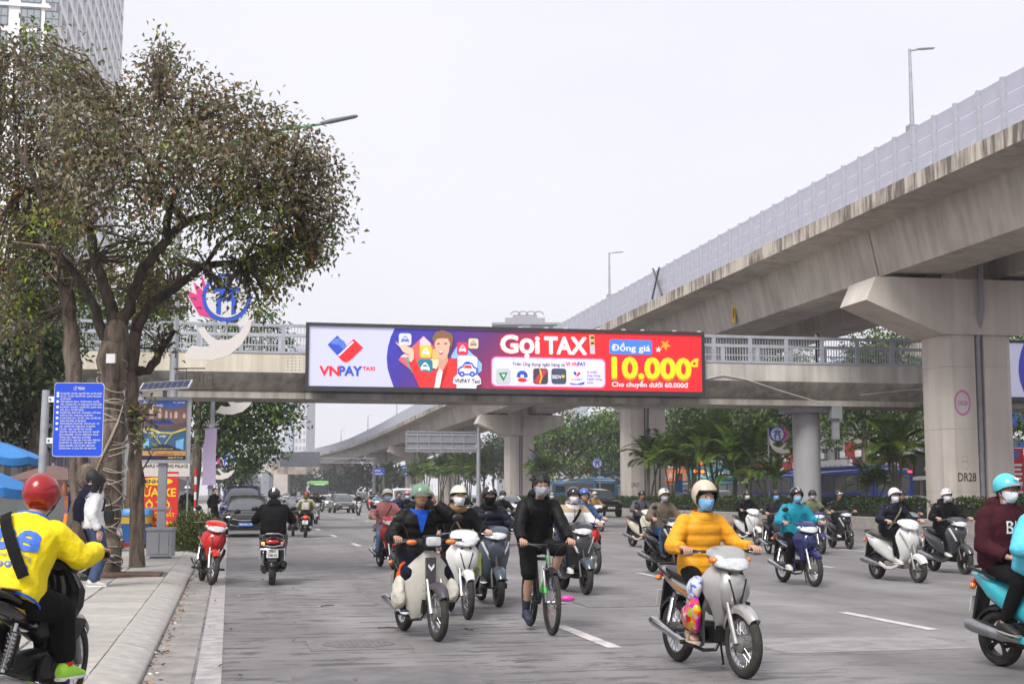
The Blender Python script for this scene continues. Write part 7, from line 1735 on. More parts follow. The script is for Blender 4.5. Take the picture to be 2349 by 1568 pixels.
c = G(470, 1236, PAVE_Z); bush('weedy shrub beside the parked black car', c, (.6, .8, .8), 1400, .1, PALS)
c = G(318, 1250, PAVE_Z); bush('climbing greenery on the car-wash sign', c + Vector((0, 0, .7)), (.5, .3, 1.2), 900, .1, PALS)
# ================================================================== buildings
def win_mesh(w, h, glass=WINM, fm=None, bars_=(1, 1)):
 b = MB(); b.cm = 0; b.box((0, 0, 0), (w, .06, h)); b.cm = 1; f = .06 * max(w / 1.5, 1)
 for x in (-w / 2, w / 2): b.box((x, -.05, 0), (f, .12, h + f))
 for z in (-h / 2, h / 2): b.box((0, -.05, z), (w + f, .12, f))
 for i in range(1, bars_[0] + 1): b.box((-w / 2 + w * i / (bars_[0] + 1), -.045, 0), (f * .7, .08, h))
 for i in range(1, bars_[1] + 1): b.box((0, -.045, -h / 2 + h * i / (bars_[1] + 1)), (w, .08, f * .7))
 me = b.mesh('window'); me.materials.append(glass); me.materials.append(fm or STRUT); me.polygons.foreach_set('material_index', b.m); return me
tw = thing('residential_tower', 'tall white residential tower with latticed side at the top left', 'building', (0, 0, 0), RA)
tt1, s0_, s1_, TH = -24.3, 186., 294., 128.
b = MB(); b.bx(tt1 - 48, tt1 - .9, s0_, s1_, 0, TH); b.build('wall', WALLT, tw, smooth=False)
b = MB(); b.bx(tt1 - 1.1, tt1 - .75, s0_ + 1.2, s1_, 0, TH); b.build('glazing', mat('tower_glazing', (.56, .58, .66), .25, var=.35, vscale=.3), tw, smooth=False)
lat_v = MB(); lat_v.bx(-.6, .16, -.5, .5, 0, TH); lvm = lat_v.mesh('lattice_fin'); lvm.materials.append(WALLT)
for i in range(18): link('lattice_fin', lvm, tw, (tt1 - .35, s0_ + 1.5 + i * (s1_ - s0_ - 2) / 17, 0))
lat_h = MB(); lat_h.bx(-.6, .19, s0_ + 1.5, s1_, -.55, .55); lhm = lat_h.mesh('lattice_band'); lhm.materials.append(WALLT)
for i in range(30): link('lattice_band', lhm, tw, (tt1 - .35, 0, 2. + i * 4.2))
wm1,wm2=win_mesh(2.5,2.4,glass_mat('tower_window',(.30,.34,.36),.15),mat('tower_frame',(.10,.12,.17),.5),(2,1)),win_mesh(1.7,2.1,glass_mat('tower_window',(.30,.34,.36),.15),mat('tower_frame',(.10,.12,.17),.5),(1,1))
for i in range(9):
 z = 51.6 + i * 3.3
 for x, me in ((t_at(33, s0_), wm1), (t_at(84, s0_), wm2), (t_at(-45, s0_), wm1)):
  o = link('window', me, tw, (x, s0_ - .02, z))
b = MB()
for i in range(5): b.bx(tt1 - 48, tt1 - .6, s0_ - .3, s0_ + .05, 53.0 + i * 6.6, 53.3 + i * 6.6)
b.build('string_course', WALLT, tw, smooth=False)
def far_tower(label, x0, x1, Y, h, fl, wallm, dep=25., crown=False, bays=8):
 a, c = AT(x0, 1133, Y), AT(x1, 1133, Y); o = thing('distant_tower', label, 'building')
 b = MB(); b.bx(a.x, c.x, Y, Y + dep, 0, h); b.build('wall', wallm, o, smooth=False)
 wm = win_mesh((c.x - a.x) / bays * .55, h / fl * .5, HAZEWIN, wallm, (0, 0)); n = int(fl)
 for i in range(n):
  for j in range(bays): link('window', wm, o, (a.x + (j + .5) * (c.x - a.x) / bays, Y - .03, (i + .55) * h / n))
 b = MB(); m_ = (a.x + c.x) / 2; b.bx(m_ - 1.6, m_ + 1.6, Y - 1.2, Y - .02, 0, h); b.build('stair_core', mat('core_blue_grey', (.42, .48, .56), .6), o, smooth=False)
 if crown:
  b=MB();b.bx(a.x-2,c.x+2,Y-2,Y+dep,h,h+.8);b.bx(a.x+3,c.x-4,Y+3,Y+dep-3,h+.8,h+3.2);b.bx(a.x+6,c.x-7,Y+3,Y+dep-3,h+3.2,h+4.4);b.build('roof',wallm,o,smooth=False)
  b = MB()
  for k in range(4): b.tube([(a.x + 7 + k * 3 + 1.8 * math.cos(q), Y + 3, h + 4.4 + 1.3 * math.sin(q)) for q in np.linspace(0, math.pi, 9)], .25, 5)
  b.build('roof_arch', wallm, o)
 return o
FARW = mat('far_white_render', (.62, .63, .66), .7, var=.06, vscale=.1)
far_tower('hazy pale apartment tower beyond the trees at the end of the road', 622, 700, 560, 62, 20, FARW, bays=9)
far_tower('lower hazy apartment block left of the pale tower', 590, 640, 640, 36, 11, FARW, bays=7)
far_tower('hazy pale hotel roof showing above the billboard', 1140, 1276, 520, 66., 18, mat('hotel_render', (.30, .29, .33), .7, var=.06), crown=True, bays=12)
far_tower('pale block glimpsed right of the third pier crosshead', 1318, 1350, 330, 23, 7, mat('pale_block', (.5, .5, .5), .7), bays=3)
far_tower('distant pale low block at the end of the street', 560, 600, 620, 20, 6, FARW, bays=5)
far_tower('white wall building seen above the footbridge beside the crosshead', 1905, 1995, 150, 16.5, 4, mat('white_wall', (.66, .66, .67), .7), dep=14., bays=5)
SIGNC={'blue':mat('shop_blue',(.02,.08,.32),.5,var=.15,vscale=1.),'white':mat('shop_white',(.6,.6,.58),.6,var=.1),'red':mat('shop_red',(.3,.03,.03),.5,var=.15),'orange':mat('shop_orange',(.75,.22,.04),.5,var=.15),'black':mat('shop_black',(.03,.028,.03),.5),'teal':mat('shop_teal',(.05,.25,.3),.5),'maroon':mat('shop_maroon',(.10,.02,.03),.5)}
def shop(label, s0, s1, h, fl, wallm, sign, txt, tcol, t0=58., sh=(3.2, 4.8)):
 o = thing('shop_house', label, 'building', (0, 0, 0), RA, 'shop houses beyond the road')
 b = MB(); b.bx(t0, t0 + 14, s0, s1 - .15, 0, h); b.build('wall', wallm, o, smooth=False)
 b = MB(); b.bx(t0 - .25, t0 + 14.2, s0 - .1, s1 - .05, h, h + .35); b.build('parapet', WALLG, o, smooth=False)
 n = max(2, int((s1 - s0) / 2.4)); wm = win_mesh(1.5, 1.7, WIND, STRUT, (1, 0))
 for i in range(1, fl):
  for j in range(n):
   q = link('window', wm, o, (t0 - .03, s0 + (j + .5) * (s1 - s0) / n, 1.8 + i * 3.4)); q.rotation_euler = (0, 0, rad(-90))
 m = max(1, int((s1 - s0) / 3.2))
 for j in range(m):                          # shop openings
  b = MB(); a0 = s0 + .3 + j * (s1 - s0 - .3) / m; b.bx(t0 - .06, t0 + .02, a0, a0 + (s1 - s0) / m - .45, .12, 3.0); b.build('shop_front', WIND, o, smooth=False)
 b = MB(); b.bx(t0 - .7, t0 - .05, s0 + .1, s1 - .3, *sh); sg = b.build('fascia_sign', SIGNC[sign], o, smooth=False)
 b=MB();b.text(txt,(t0-.705,(s0+s1)/2,sh[0]+.35),(0,-1,0),(0,0,1),(sh[1]-sh[0])*.65,.02,width=(s1-s0)*.7,align='CENTER');b.build('sign_lettering',tcol,sg,smooth=False)
 b=MB();b.bx(t0-1.2,t0-.1,s0+.05,s0+.2,sh[0]+1.8,sh[0]+3.2);pj=b.build('projecting_sign',SIGNC[random.choice(['red','blue','orange','white','teal'])],o,smooth=False)
 b=MB();b.loft([[(t0-1.9,s,2.75),(t0-.1,s,3.15),(t0-.1,s,3.08),(t0-1.9,s,2.68)] for s in (s0+.2,s1-.4)]);b.build('awning',SIGNC[random.choice(['blue','red','teal','white'])],o,smooth=False)
 for j in range(n):
  b = MB(); b.box((t0 - .3, s0 + (j + .9) * (s1 - s0) / (n + .3), 5.3 + (j % 2) * 3.3), (.45, .8, .6)); b.build('air_conditioner', WHITEP, o, smooth=False)
YELT = mat('sign_yellow_text', (.8, .55, .05), .5)
random.seed(4)
shop('blue-fronted shop with big white letter beyond the blue coach', 74, 96, 11, 3, WALLG, 'blue', 'S', WHITEP, sh=(4., 8.4))
shop('old grey shop house behind the tall right-hand palms', 96, 108, 13, 4, WALLB, 'black', 'A 7668', YELT)
shop('beige shop house with maroon sign left of the round column', 108, 120, 15, 4, WALLB, 'maroon', 'BEAUTY', WHITEP)
shop('grey shop house with white fascia behind the palms', 120, 134, 12, 3, WALLG, 'white', 'VIETNAM', SIGNC['red'])
shop('shop house with red fascia behind the palms', 134, 148, 14, 4, WALLB, 'red', 'PHARMACY', WHITEP)
shop('shop house with teal fascia behind the second pier', 148, 168, 13, 4, WALLG, 'teal', 'COFFEE', WHITEP)
shop('shop house with orange fascia right of the light blue bus', 168, 186, 12, 3, WALLB, 'orange', 'XE MÁY', SIGNC['white'])
shop('shop house behind the leafy tree near the third pier', 186, 215, 14, 4, WALLG, 'blue', 'BANK', WHITEP)
shop('farthest shop house along the opposite pavement', 215, 260, 13, 4, WALLB, 'white', 'CITY', SIGNC['blue'])
shop('shop house right of the stencilled pier', 50, 74, 13, 4, WALLG, 'black', 'A', WHITEP)
o = thing('corner_building', 'old beige building behind the dark trees and market umbrellas', 'building', (0, 0, 0), RA)
b = MB(); b.bx(-30, -9.5, 33, 62, 0, 9.5); b.build('wall', WALLB, o, smooth=False)
wm = win_mesh(1.6, 1.8, WIND, STRUT, (2, 1))
for i in range(2):
 for j in range(6): link('window', wm, o, (-11.5 - j * 2.9, 32.97, 3.2 + i * 3.6))
 for j in range(8): q = link('window', wm, o, (-9.47, 35.5 + j * 3.3, 3.2 + i * 3.6)); q.rotation_euler = (0, 0, rad(90))
b = MB()
for k in range(26): b.bx(-13.2 + k * .14, -13.16 + k * .14, 32.7, 32.75, 2.2, 4.4)
b.build('window_grille', DKMET, o, smooth=False)
o = thing('street_building', 'plain buildings behind the parked cars on the left pavement', 'building', (0, 0, 0), RA)
b = MB(); b.bx(-30, -9.5, 64, 118, 0, 12); b.build('wall', WALLG, o, smooth=False)
for i in range(3):
 for j in range(14): q = link('window', wm, o, (-9.47, 67 + j * 3.6, 3. + i * 3.4)); q.rotation_euler = (0, 0, rad(90))
o = thing('far_street_block', 'hazy low street block far down the left side', 'building', (0, 0, 0), RA)
b = MB(); b.bx(-40, -8, 205, 330, 0, 13); b.build('wall', mat('hazy_block', (.5, .49, .48), .8, var=.2, vscale=.2), o, smooth=False)
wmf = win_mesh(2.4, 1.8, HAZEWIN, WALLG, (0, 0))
for i in range(3):
 for j in range(20): q = link('window', wmf, o, (-7.97, 210 + j * 6, 3. + i * 3.6)); q.rotation_euler = (0, 0, rad(90))

# ================================================================== billboard on the footbridge
def billboard(t0, label, cut=None):
 o = thing('billboard', label, 'billboard', R(t0, FS - .12), RA)
 Wd, H, z0 = 17.1, 2.5, 5.95
 def ly(k): return -.055 - .006 * k           # successive print layers
 U, V = V3((1, 0, 0)), V3((0, 0, 1))
 def bb(zx, zy):
  k = (zx - 30) / 2255.; top = 80 + 50 * k; bot = 415 + 35 * k; return (k * Wd, (bot - zy) / (bot - top) * H)
 fm = mat('billboard_frame', (.05, .052, .06), .5, .2, var=.2, vscale=2)
 b = MB(); f = .13
 b.bx(-f,Wd+f,-.12,.2,z0+H,z0+H+.14);b.bx(-f,Wd+f,-.12,.2,z0-.2,z0);b.bx(-f,0,-.12,.2,z0,z0+H);b.bx(Wd,Wd+f,-.12,.2,z0,z0+H);b.build('frame',fm,o,smooth=False)
 b = MB()
 for i in range(15): b.box((.6 + i * 1.15 + (.3 if i % 3 else 0), -.06, z0 + H + .16), (.16, .08, .05))
 b.build('clip', WHITEP, o, smooth=False)
 EM = .12
 def pm_(n, c): return mat('print_' + n, c, .5, var=.03, vscale=1., emit=EM)
 LAV, RED, BLU, WHT = pm_('lavender', (.55, .56, .74)), pm_('red', (.86, .02, .028)), pm_('blue', (.03, .075, .52)), pm_('white', (.78, .78, .84))
 face = MB(); face.bx(0, Wd, -.05, .12, z0, z0 + H); face.build('face', LAV, o, smooth=False)
 ly0 = [0]
 def put(name, shapes, m, k):
  b = MB()
  for s in shapes: b.flat(s, (0, ly(k), z0), U, V)
  return b.build(name, m, o, smooth=False)
 def poly(*pts): return [bb(*p) for p in pts]
 g_ = bpy.data.materials.get('print_gradient')
 if not g_:
  g_=bpy.data.materials.new('print_gradient');g_.use_nodes=True;nt=g_.node_tree;L=nt.links;p=nt.nodes['Principled BSDF'];p.inputs['Roughness'].default_value=.5
  tc=nd(nt,'TexCoord');sx=nd(nt,'SeparateXYZ');L.new(tc.outputs['Object'],sx.inputs['Vector']);md=nd(nt,'Math',operation='MULTIPLY_ADD');md.inputs[1].default_value=-.9;L.new(sx.outputs['Z'],md.inputs[0]);L.new(sx.outputs['X'],md.inputs[2])
  mr = nd(nt, 'MapRange'); mr.inputs['From Min'].default_value = -5.; mr.inputs['From Max'].default_value = 5.; L.new(md.outputs['Value'], mr.inputs['Value'])
  r = nd(nt, 'ValToRGB'); el = r.color_ramp.elements; el[0].position = .08; el[0].color = (.03, .04, .42, 1); el[1].position = .95; el[1].color = (.86, .02, .028, 1)
  for q, c in ((.3, (.06, .035, .30)), (.55, (.14, .03, .14)), (.75, (.35, .03, .08))): e = el.new(q); e.color = c + (1,)
  L.new(mr.outputs['Result'],r.inputs['Fac']);L.new(r.outputs['Color'],p.inputs['Base Color']);L.new(r.outputs['Color'],p.inputs['Emission Color']);p.inputs['Emission Strength'].default_value=EM
 arc = [(500, 82 + 10), (478, 140), (462, 200), (456, 260), (462, 320), (478, 370), (497, 422)]
 put('gradient_ground', [[bb(zx, zy) for zx, zy in arc] + [(Wd, 0), (Wd, H)]], g_, 0)
 put('red_ground', [[bb(1330, 100), bb(1250, 440), (Wd, 0), (Wd, H)]], RED, 1)
 put('mark_blue', [poly((131, 186), (183, 134), (236, 190), (205, 228), (184, 245))], BLU, 1)
 put('mark_red', [poly((188, 250), (272, 152), (326, 202), (258, 270), (232, 284), (212, 276))], RED, 2)
 put('mark_line', [poly((190, 244), (268, 166), (274, 172), (196, 250))], WHT, 3)
 b = MB()
 for k in range(4):
  rr0=12+k*9;b.tube([(bb(190+rr0*math.cos(a),192+rr0*math.sin(a)*.95)[0],ly(3),z0+bb(190+rr0*math.cos(a),192+rr0*math.sin(a)*.95)[1]) for a in np.linspace(-2.8,.6,10)],.018,4)
 b.build('mark_whorl', pm_('pale_blue', (.2, .35, .8)), o)
 def tx(name, body, x0, x1, y, hgt, m, k, bold=0., al='LEFT', shear=0.):
  p0, p1 = bb(x0, y), bb(x1, y); b = MB(); sc = hgt / 335. * H / .72
  b.text(body, (p0[0], ly(k), z0 + p0[1]), U, V, sc, bold, width=p1[0] - p0[0], align='LEFT', shear=shear); return b.build(name, m, o, smooth=False)
 tx('brand_lettering','VN',90,196,355,52,RED,2,.03);tx('brand_lettering','PAY',196,318,355,52,BLU,2,.03);tx('brand_suffix','TAXI',324,390,327,21,RED,2,.02)
 put('tile_diamond', [poly((520, 270), (660, 135), (790, 265), (670, 330), (620, 350))], pm_('tile_red', (.7, .12, .12)), 2)
 tiles=[((660,138),(700,175),(700,205),(640,205),(640,160),(.75,.55,.6)),((600,195),(640,195),(640,235),(600,235),None,(.8,.12,.08)),((530,255),(560,230),(595,232),(595,255),None,(.7,.6,.68)),((560,262),(600,262),(600,345),(575,300),None,(.03,.4,.4)),((710,210),(752,210),(752,262),(710,262),None,(.8,.5,.1)),((700,265),(760,265),(735,320),(700,315),None,(.75,.65,.45)),((645,240),(700,240),(700,262),(645,262),None,(.2,.2,.7))]
 for q in tiles: put('tile', [[bb(*p) for p in q[:-1] if p]], pm_('t%.2f%.2f' % (q[-1][0], q[-1][1]), q[-1]), 3)
 put('side_diamond', [poly((815, 250), (850, 190), (880, 180), (990, 290), (990, 330), (900, 400))], pm_('sky', (.25, .5, .85)), 2)
 def icon(x0, y0, x1, y1, c, k=4, car=(.9, .9, .95)):
  a, c_ = bb(x0, y1), bb(x1, y0); put('app_tile', [rrect(a[0], a[1], c_[0], c_[1], (c_[0] - a[0]) * .2)], pm_('ic%d' % x0, c), k)
  w, h = c_[0] - a[0], c_[1] - a[1]; X, Yy = a[0], a[1]
  cs=[[(X+w*px_,Yy+h*py_) for px_,py_ in ((.2,.26),(.2,.48),(.26,.52),(.35,.7),(.65,.7),(.74,.52),(.8,.48),(.8,.26),(.7,.26),(.7,.32),(.3,.32),(.3,.26))],[(X+w*px_,Yy+h*py_) for px_,py_ in ((.42,.73),(.42,.79),(.58,.79),(.58,.73))]]
  put('taxi_symbol',cs,pm_('sym%d'%x0,car),k+1);put('taxi_screen',[[(X+w*px_,Yy+h*py_) for px_,py_ in ((.32,.52),(.39,.64),(.61,.64),(.68,.52))]],pm_('ic%d'%x0,c),k+2)
 icon(522,122,592,188,(.62,.65,.88),4,(.15,.15,.55));icon(640,190,706,258,(.62,.55,.05));icon(628,268,712,350,(.02,.2,.28));icon(848,172,912,242,(.75,.03,.08));icon(914,150,970,206,(.72,.60,.42),4,(.25,.2,.18))
 SKN = pm_('skin', (.72, .42, .30)); HRB = pm_('hair', (.22, .11, .06))
 put('printed_sleeve', [poly((575, 285), (612, 262), (650, 330), (690, 340), (770, 420), (640, 424), (600, 340))], pm_('jacket', (.72, .03, .03)), 7)
 put('printed_jacket', [poly((640, 424), (665, 355), (735, 318), (770, 290), (805, 262), (850, 260), (855, 428))], pm_('jacket2', (.75, .035, .035)), 8)
 put('printed_shirt', [poly((722, 426), (735, 345), (752, 310), (768, 335), (752, 427))], WHT, 9)
 put('printed_lapel', [poly((750, 427), (770, 350), (800, 290), (785, 350), (760, 427))], pm_('lapel', (.4, .015, .02)), 10)
 put('printed_neck', [poly((742, 312), (748, 258), (795, 250), (798, 275), (768, 330))], pm_('neck', (.60, .33, .23)), 10)
 cx, cy = 766, 195
 put('printed_face',[[bb(cx+46*math.cos(a)*(1 if math.sin(a)<0 else .86),cy+(62 if math.sin(a)<0 else 72)*math.sin(a)) for a in np.linspace(0,2*math.pi,28)[:-1]]],SKN,11)
 put('printed_hair',[poly((716,190),(712,160),(704,150),(718,130),(730,112),(752,108),(764,102),(790,112),(812,120),(826,142),(824,170),(814,212),(808,176),(796,150),(760,148),(735,152),(722,170))],HRB,12)
 put('printed_eye', [poly((735, 178), (750, 175), (752, 181), (736, 183)), poly((775, 176), (792, 176), (790, 183), (776, 182))], INK, 12)
 put('printed_mouth',[poly((744,222),(772,220),(770,236),(756,242),(747,235))],pm_('mouth',(.55,.1,.1)),12);put('printed_teeth',[poly((747,222),(770,221),(767,229),(750,230))],WHT,13)
 put('printed_hand',[poly((502,166),(512,176),(536,190),(548,184),(560,178),(566,192),(600,208),(606,230),(606,262),(592,285),(578,272),(580,240),(545,226),(528,200),(508,180))],pm_('hand',(.76,.50,.38)),13)
 put('card',[poly((860,247),(952,250),(964,262),(962,350),(982,375),(985,405),(960,412),(957,430),(846,428),(846,408),(825,400),(828,372),(850,350),(852,262))],WHT,14)
 b = MB(); op = [(858, 350), (856, 322), (866, 312), (880, 308), (892, 288), (932, 290), (944, 312), (960, 318), (960, 345), (948, 352)]
 b.tube([(bb(*p)[0], ly(15), z0 + bb(*p)[1]) for p in op], .035, 4)
 for x in (876,934):b.tube([(bb(x+11*math.cos(a),349+11*math.sin(a))[0],ly(15),z0+bb(x+11*math.cos(a),349+11*math.sin(a))[1]) for a in np.linspace(0,6.28,13)[:-1]],.035,4,loop=True)
 b.tube([(bb(888,351)[0],ly(15),z0+bb(888,351)[1]),(bb(922,351)[0],ly(15),z0+bb(922,351)[1])],.03,4);b.tube([(bb(896,284)[0],ly(15),z0+bb(896,284)[1]),(bb(918,284)[0],ly(15),z0+bb(918,284)[1])],.04,4);b.build('taxi_outline',BLU,o)
 put('taxi_window', [poly((886, 316), (896, 300), (926, 302), (934, 318))], RED, 15)
 tx('card_lettering', 'VNPAY Taxi', 834, 978, 398, 24, INK, 16, .008)
 for nm, m, k, bo in (('headline_glow', RED, 2, .07), ('headline', WHT, 4, .035)):
  tx(nm, 'Gọi', 1100, 1318, 226, 100, m, k, bo); tx(nm, 'TAX', 1352, 1595, 232, 98, m, k, bo)
 put('headline_road',[poly((1612,130),(1642,130),(1646,236),(1618,236))],pm_('roadprint',(.55,.5,.55)),4);put('headline_cab',[poly((1618,128),(1642,128),(1642,188),(1620,188))],pm_('cab',(.7,.42,.1)),5);put('cab_window',[poly((1621,138),(1640,138),(1640,150),(1621,150)),poly((1622,170),(1640,170),(1640,180),(1622,180))],INK,6)
 a, c_ = bb(1050, 412), bb(1702, 268); hx_ = c_[0] - a[0]
 put('list_border',[rrect(a[0]-.05,a[1]-.05,c_[0]+.05,c_[1]+.05,.22)],pm_('pink',(.8,.15,.45)),2);put('list_box',[rrect(a[0],a[1],c_[0],c_[1],.2)],pm_('listbox',(.72,.68,.86)),3)
 tx('list_heading','Trên Ứng dụng ngân hàng và',1165,1468,300,19,INK,5);tx('list_brand','Ví VN',1474,1545,302,22,RED,5,.02);tx('list_brand','PAY',1545,1590,302,22,BLU,5,.02)
 def tile(x, c, m2): a = bb(x, 404); d = bb(x + 86, 318); put('bank_tile', [rrect(a[0], a[1], d[0], d[1], .12)], pm_('bank%d' % x, c), 5); return a, d
 a, d = tile(1068, (.5, .54, .55), 0); mx_ = (a[0] + d[0]) / 2; my = (a[1] + d[1]) / 2
 put('bank_symbol',[[(mx_-.2,my+.14),(mx_+.2,my+.17),(mx_+.02,my-.22)]],pm_('bgreen',(.03,.22,.07)),6);put('bank_symbol',[[(mx_-.07,my+.08),(mx_+.1,my+.09),(mx_+.03,my-.06)]],WHT,7)
 a, d = tile(1178, (.72, .73, .85), 0); mx_ = (a[0] + d[0]) / 2; my = (a[1] + d[1]) / 2
 put('bank_symbol',[[(mx_+.24*math.cos(t),my+.02+.22*math.sin(t)) for t in np.linspace(-.35,math.pi+.35,16)]],BLU,6);put('bank_symbol',[[(mx_+.2*math.cos(t),my-.16+.09*math.sin(t)) for t in np.linspace(0,2*math.pi,16)[:-1]]],RED,7);put('bank_symbol',[[(mx_-.07,my-.07),(mx_+.07,my-.07),(mx_+.07,my+.07),(mx_-.07,my+.07)]],WHT,7)
 a, d = tile(1284, (.06, .05, .06), 0); w = d[0] - a[0]
 put('bank_symbol',[[(a[0]+.02,a[1]+.1),(a[0]+.24,a[1]+.02),(d[0]-.02,d[1]-.1),(d[0]-.24,d[1]-.02)]],pm_('brick',(.55,.04,.05)),6);put('bank_symbol',[[(a[0]+w*.4,d[1]-.03),(a[0]+w*.5,d[1]-.03),(a[0]+w*.62,a[1]+.3),(a[0]+w*.5,a[1]+.03),(a[0]+w*.4,a[1]+.03),(a[0]+w*.52,a[1]+.3)]],pm_('gold',(.75,.5,.05)),7)
 tile(1390,(.05,.075,.12),0);tx('bank_lettering','BIDV',1396,1448,374,21,WHT,6,.015);p=bb(1458,362);put('bank_symbol',[circ(p[0],p[1],.07,10)],pm_('gold',(.75,.5,.05)),6)
 a,d=tile(1496,(.74,.75,.86),0);put('bank_symbol',[poly((1516,342),(1526,332),(1538,345),(1530,358))],BLU,6);put('bank_symbol',[poly((1532,360),(1550,334),(1560,345),(1542,362))],RED,7);tx('bank_lettering','Ví VN',1504,1540,384,11,RED,6,.01);tx('bank_lettering','PAY',1540,1572,384,11,BLU,6,.01);put('bank_symbol',[poly((1496,398),(1540,404),(1581,392),(1581,404),(1560,408),(1500,406))],BLU,6)
 for i,l in enumerate(('& nhiều','ứng dụng','Ngân hàng','khác')):tx('list_note',l,1598,(1658,1678,1688,1636)[i],(342,361,381,401)[i],12,pm_('violet',(.16,.1,.4)),5,.003,shear=.2)
 a,d=bb(1731,236),bb(1986,158);put('price_flag',[rrect(a[0],a[1],d[0],d[1],.1)],pm_('flag',(.06,.22,.8)),3);tx('flag_lettering','Đồng giá',1744,1974,216,36,WHT,4,.012)
 for nm,c,k,dz in (('price_shade',(.55,.32,.02),3,5),('price',(.92,.68,.015),5,0)):tx(nm,'10.000',1748+dz*.3,2215+dz*.3,365+dz*2.2,118,pm_(nm,c),k,.035);tx(nm,'đ',2220,2264,305+dz,44,pm_(nm,c),k,.035)
 tx('price_lettering', 'Cho chuyến dưới 60.000đ', 1744, 2200, 418, 28, WHT, 4, .015)
 def star(cx_,cy_,r,rot):return [bb(cx_+(r if i%2==0 else r*.42)*math.cos(rad(rot+i*36)),cy_+(r if i%2==0 else r*.42)*math.sin(rad(rot+i*36))*.95) for i in range(10)]
 put('star', [star(2024, 211, 20, -80)], WHT, 4); put('star', [star(2066, 186, 36, -60)], pm_('starorange', (.8, .35, .02)), 4)
 return o
bb1 = billboard(3.1, 'long lit advertising billboard hung on the footbridge, Gọi TAXI')
b2 = copy_tree(bb1); b2.location = R(32.35, FS - .12); b2['label'] = 'second lit billboard on the footbridge, cut by the right edge'

# ================================================================== street lamps with emblems
def emblem(label, M, sc=1., outline_only=False, name='emblem_sign'):
 o = thing(name, label, 'sign', M=M); U, V = V3((sc, 0, 0)), V3((0, 0, sc)); Wv = V3((0, .05 * sc, 0))
 PK=mat('emblem_pink',(.72,.04,.24),.45,var=.1);EB=mat('emblem_blue',(.02,.09,.55),.45,var=.1);EW=mat('emblem_white',(.66,.66,.66),.5,var=.06);MO=mat('mosaic_white',(.70,.67,.64),.5,var=0,col2=(.55,.50,.48),vscale=45,lo=.45,hi=.5)
 def pr(nm, out, m, y=0.): b = MB(); b.prism(out, (0, y, 0), U, V, Wv); return b.build(nm, m, o, smooth=False)
 if outline_only:
  pr('petal',[(-.05,-.1),(-.3,.05),(-.38,.4),(-.2,.3),(-.05,.45),(.25,1.0),(.3,.5),(.2,.1)],EW);b=MB();b.tube([(x*sc,-.03,z*sc) for x,z in ((-.05,-.1),(-.3,.05),(-.38,.4),(-.2,.3),(-.05,.45),(.25,1.0),(.3,.5),(.2,.1))],.03*sc,5,loop=True);b.build('petal_edge',EB,o)
 else:
  for k in range(5):
   a = 148 + k * 14 - (k * 3); L_ = (.98, 1.0, .98, .95, .9)[k]
   tip = (L_ * math.cos(rad(a - 48 + k * 2)) * -1, 0)
  for k, (tx_, tz) in enumerate(((-1.25, .28), (-1.02, .52), (-.80, .78), (-.55, 1.02))):
   pr('petal',[(-.12-.02*k,-.70),(-.55-.1*(3-k)*.9,-.52+.05*k),(tx_,tz),(-.62+.04*k,.05+.12*k),(-.5,-.2)],EW,.012*k+.02);pr('petal',[(-.16-.02*k,-.66),(-.53-.09*(3-k)*.9,-.49+.05*k),(tx_+.05,tz-.06),(-.66+.04*k,.02+.12*k),(-.53,-.18)],PK,.012*k)
 pr('disc_ring', circ(0, 0, .70, 32), EB, -.02); pr('disc', circ(0, 0, .585, 32), EW, -.035)
 for nm,out in (('pavilion_roof',[(-.42,.20),(-.28,.30),(.28,.30),(.42,.20),(.36,.16),(-.36,.16)]),('pavilion_roof',[(-.2,.36),(-.1,.46),(.1,.46),(.2,.36)]),('pavilion_wall',[(-.2,.16),(.2,.16),(.2,-.02),(-.2,-.02)]),('pavilion_base',[(-.3,-.02),(.3,-.02),(.3,-.10),(-.3,-.10)]),('pavilion_leg',[(-.28,-.10),(-.15,-.10),(-.15,-.5),(-.28,-.46)]),('pavilion_leg',[(.15,-.10),(.28,-.10),(.28,-.46),(.15,-.5)])):pr(nm,out,EB,-.05)
 pr('pavilion_window', circ(0, .07, .07, 12), EW, -.062)
 if not outline_only:
  out, inn = [], []
  for i in range(17):
   q = i / 16; a = rad(-150 + 175 * q); out.append((-.05 + 1.05 * math.cos(a) * .78, -.85 + .85 * math.sin(a) + .15));
  cres=[(-1.2,-1.68),(-.85,-1.78),(-.4,-1.80),(.1,-1.66),(.45,-1.36),(.68,-.95),(.76,-.5),(.72,-.1),(.62,-.62),(.40,-1.0),(.1,-1.2),(-.25,-1.22),(-.5,-1.05),(-.62,-.84),(-.82,-.88),(-.68,-1.12),(-.45,-1.38),(-.7,-1.42),(-.95,-1.36)]
  pr('crescent', cres, MO); pr('wing', [(.28, -.75), (.6, -.45), (.66, -.7), (.42, -.86)], EW, .01)
 return o
def lamp_pole(label, x, Y, reach, h, emb=None, emb_label=None, arm_green=True):
 p = AT(x, 1133, Y); p.z = PAVE_Z; o = thing('street_lamp', label, 'street lamp', p, RA, 'street lamps along the left pavement')
 b = MB(); b.tube([(0, 0, 0), (0, 0, h * .5), (0, 0, h)], [.14, .115, .08], 12); b.build('pole', GALV, o)
 b=MB();b.tube([(0,0,h-.35),(reach*.4,0,h+.55),(reach-.9,0,h+1.0)],[.05,.045,.04],8);b.build('arm',mat('arm_green',(.12,.38,.16),.5) if arm_green else GALV,o)
 b=MB();b.loft([ring((reach-1.0+d,0,h+1.0+d*.26),(0,w,0),(-.01,0,hh),12,3.) for d,w,hh in ((0,.05,.04),(.12,.06,.05),(.3,.12,.06),(1.0,.12,.04),(1.08,.06,.02))]);b.build('lamp_head',mat('lamp_grey',(.18,.19,.21),.5),o)
 return o, p
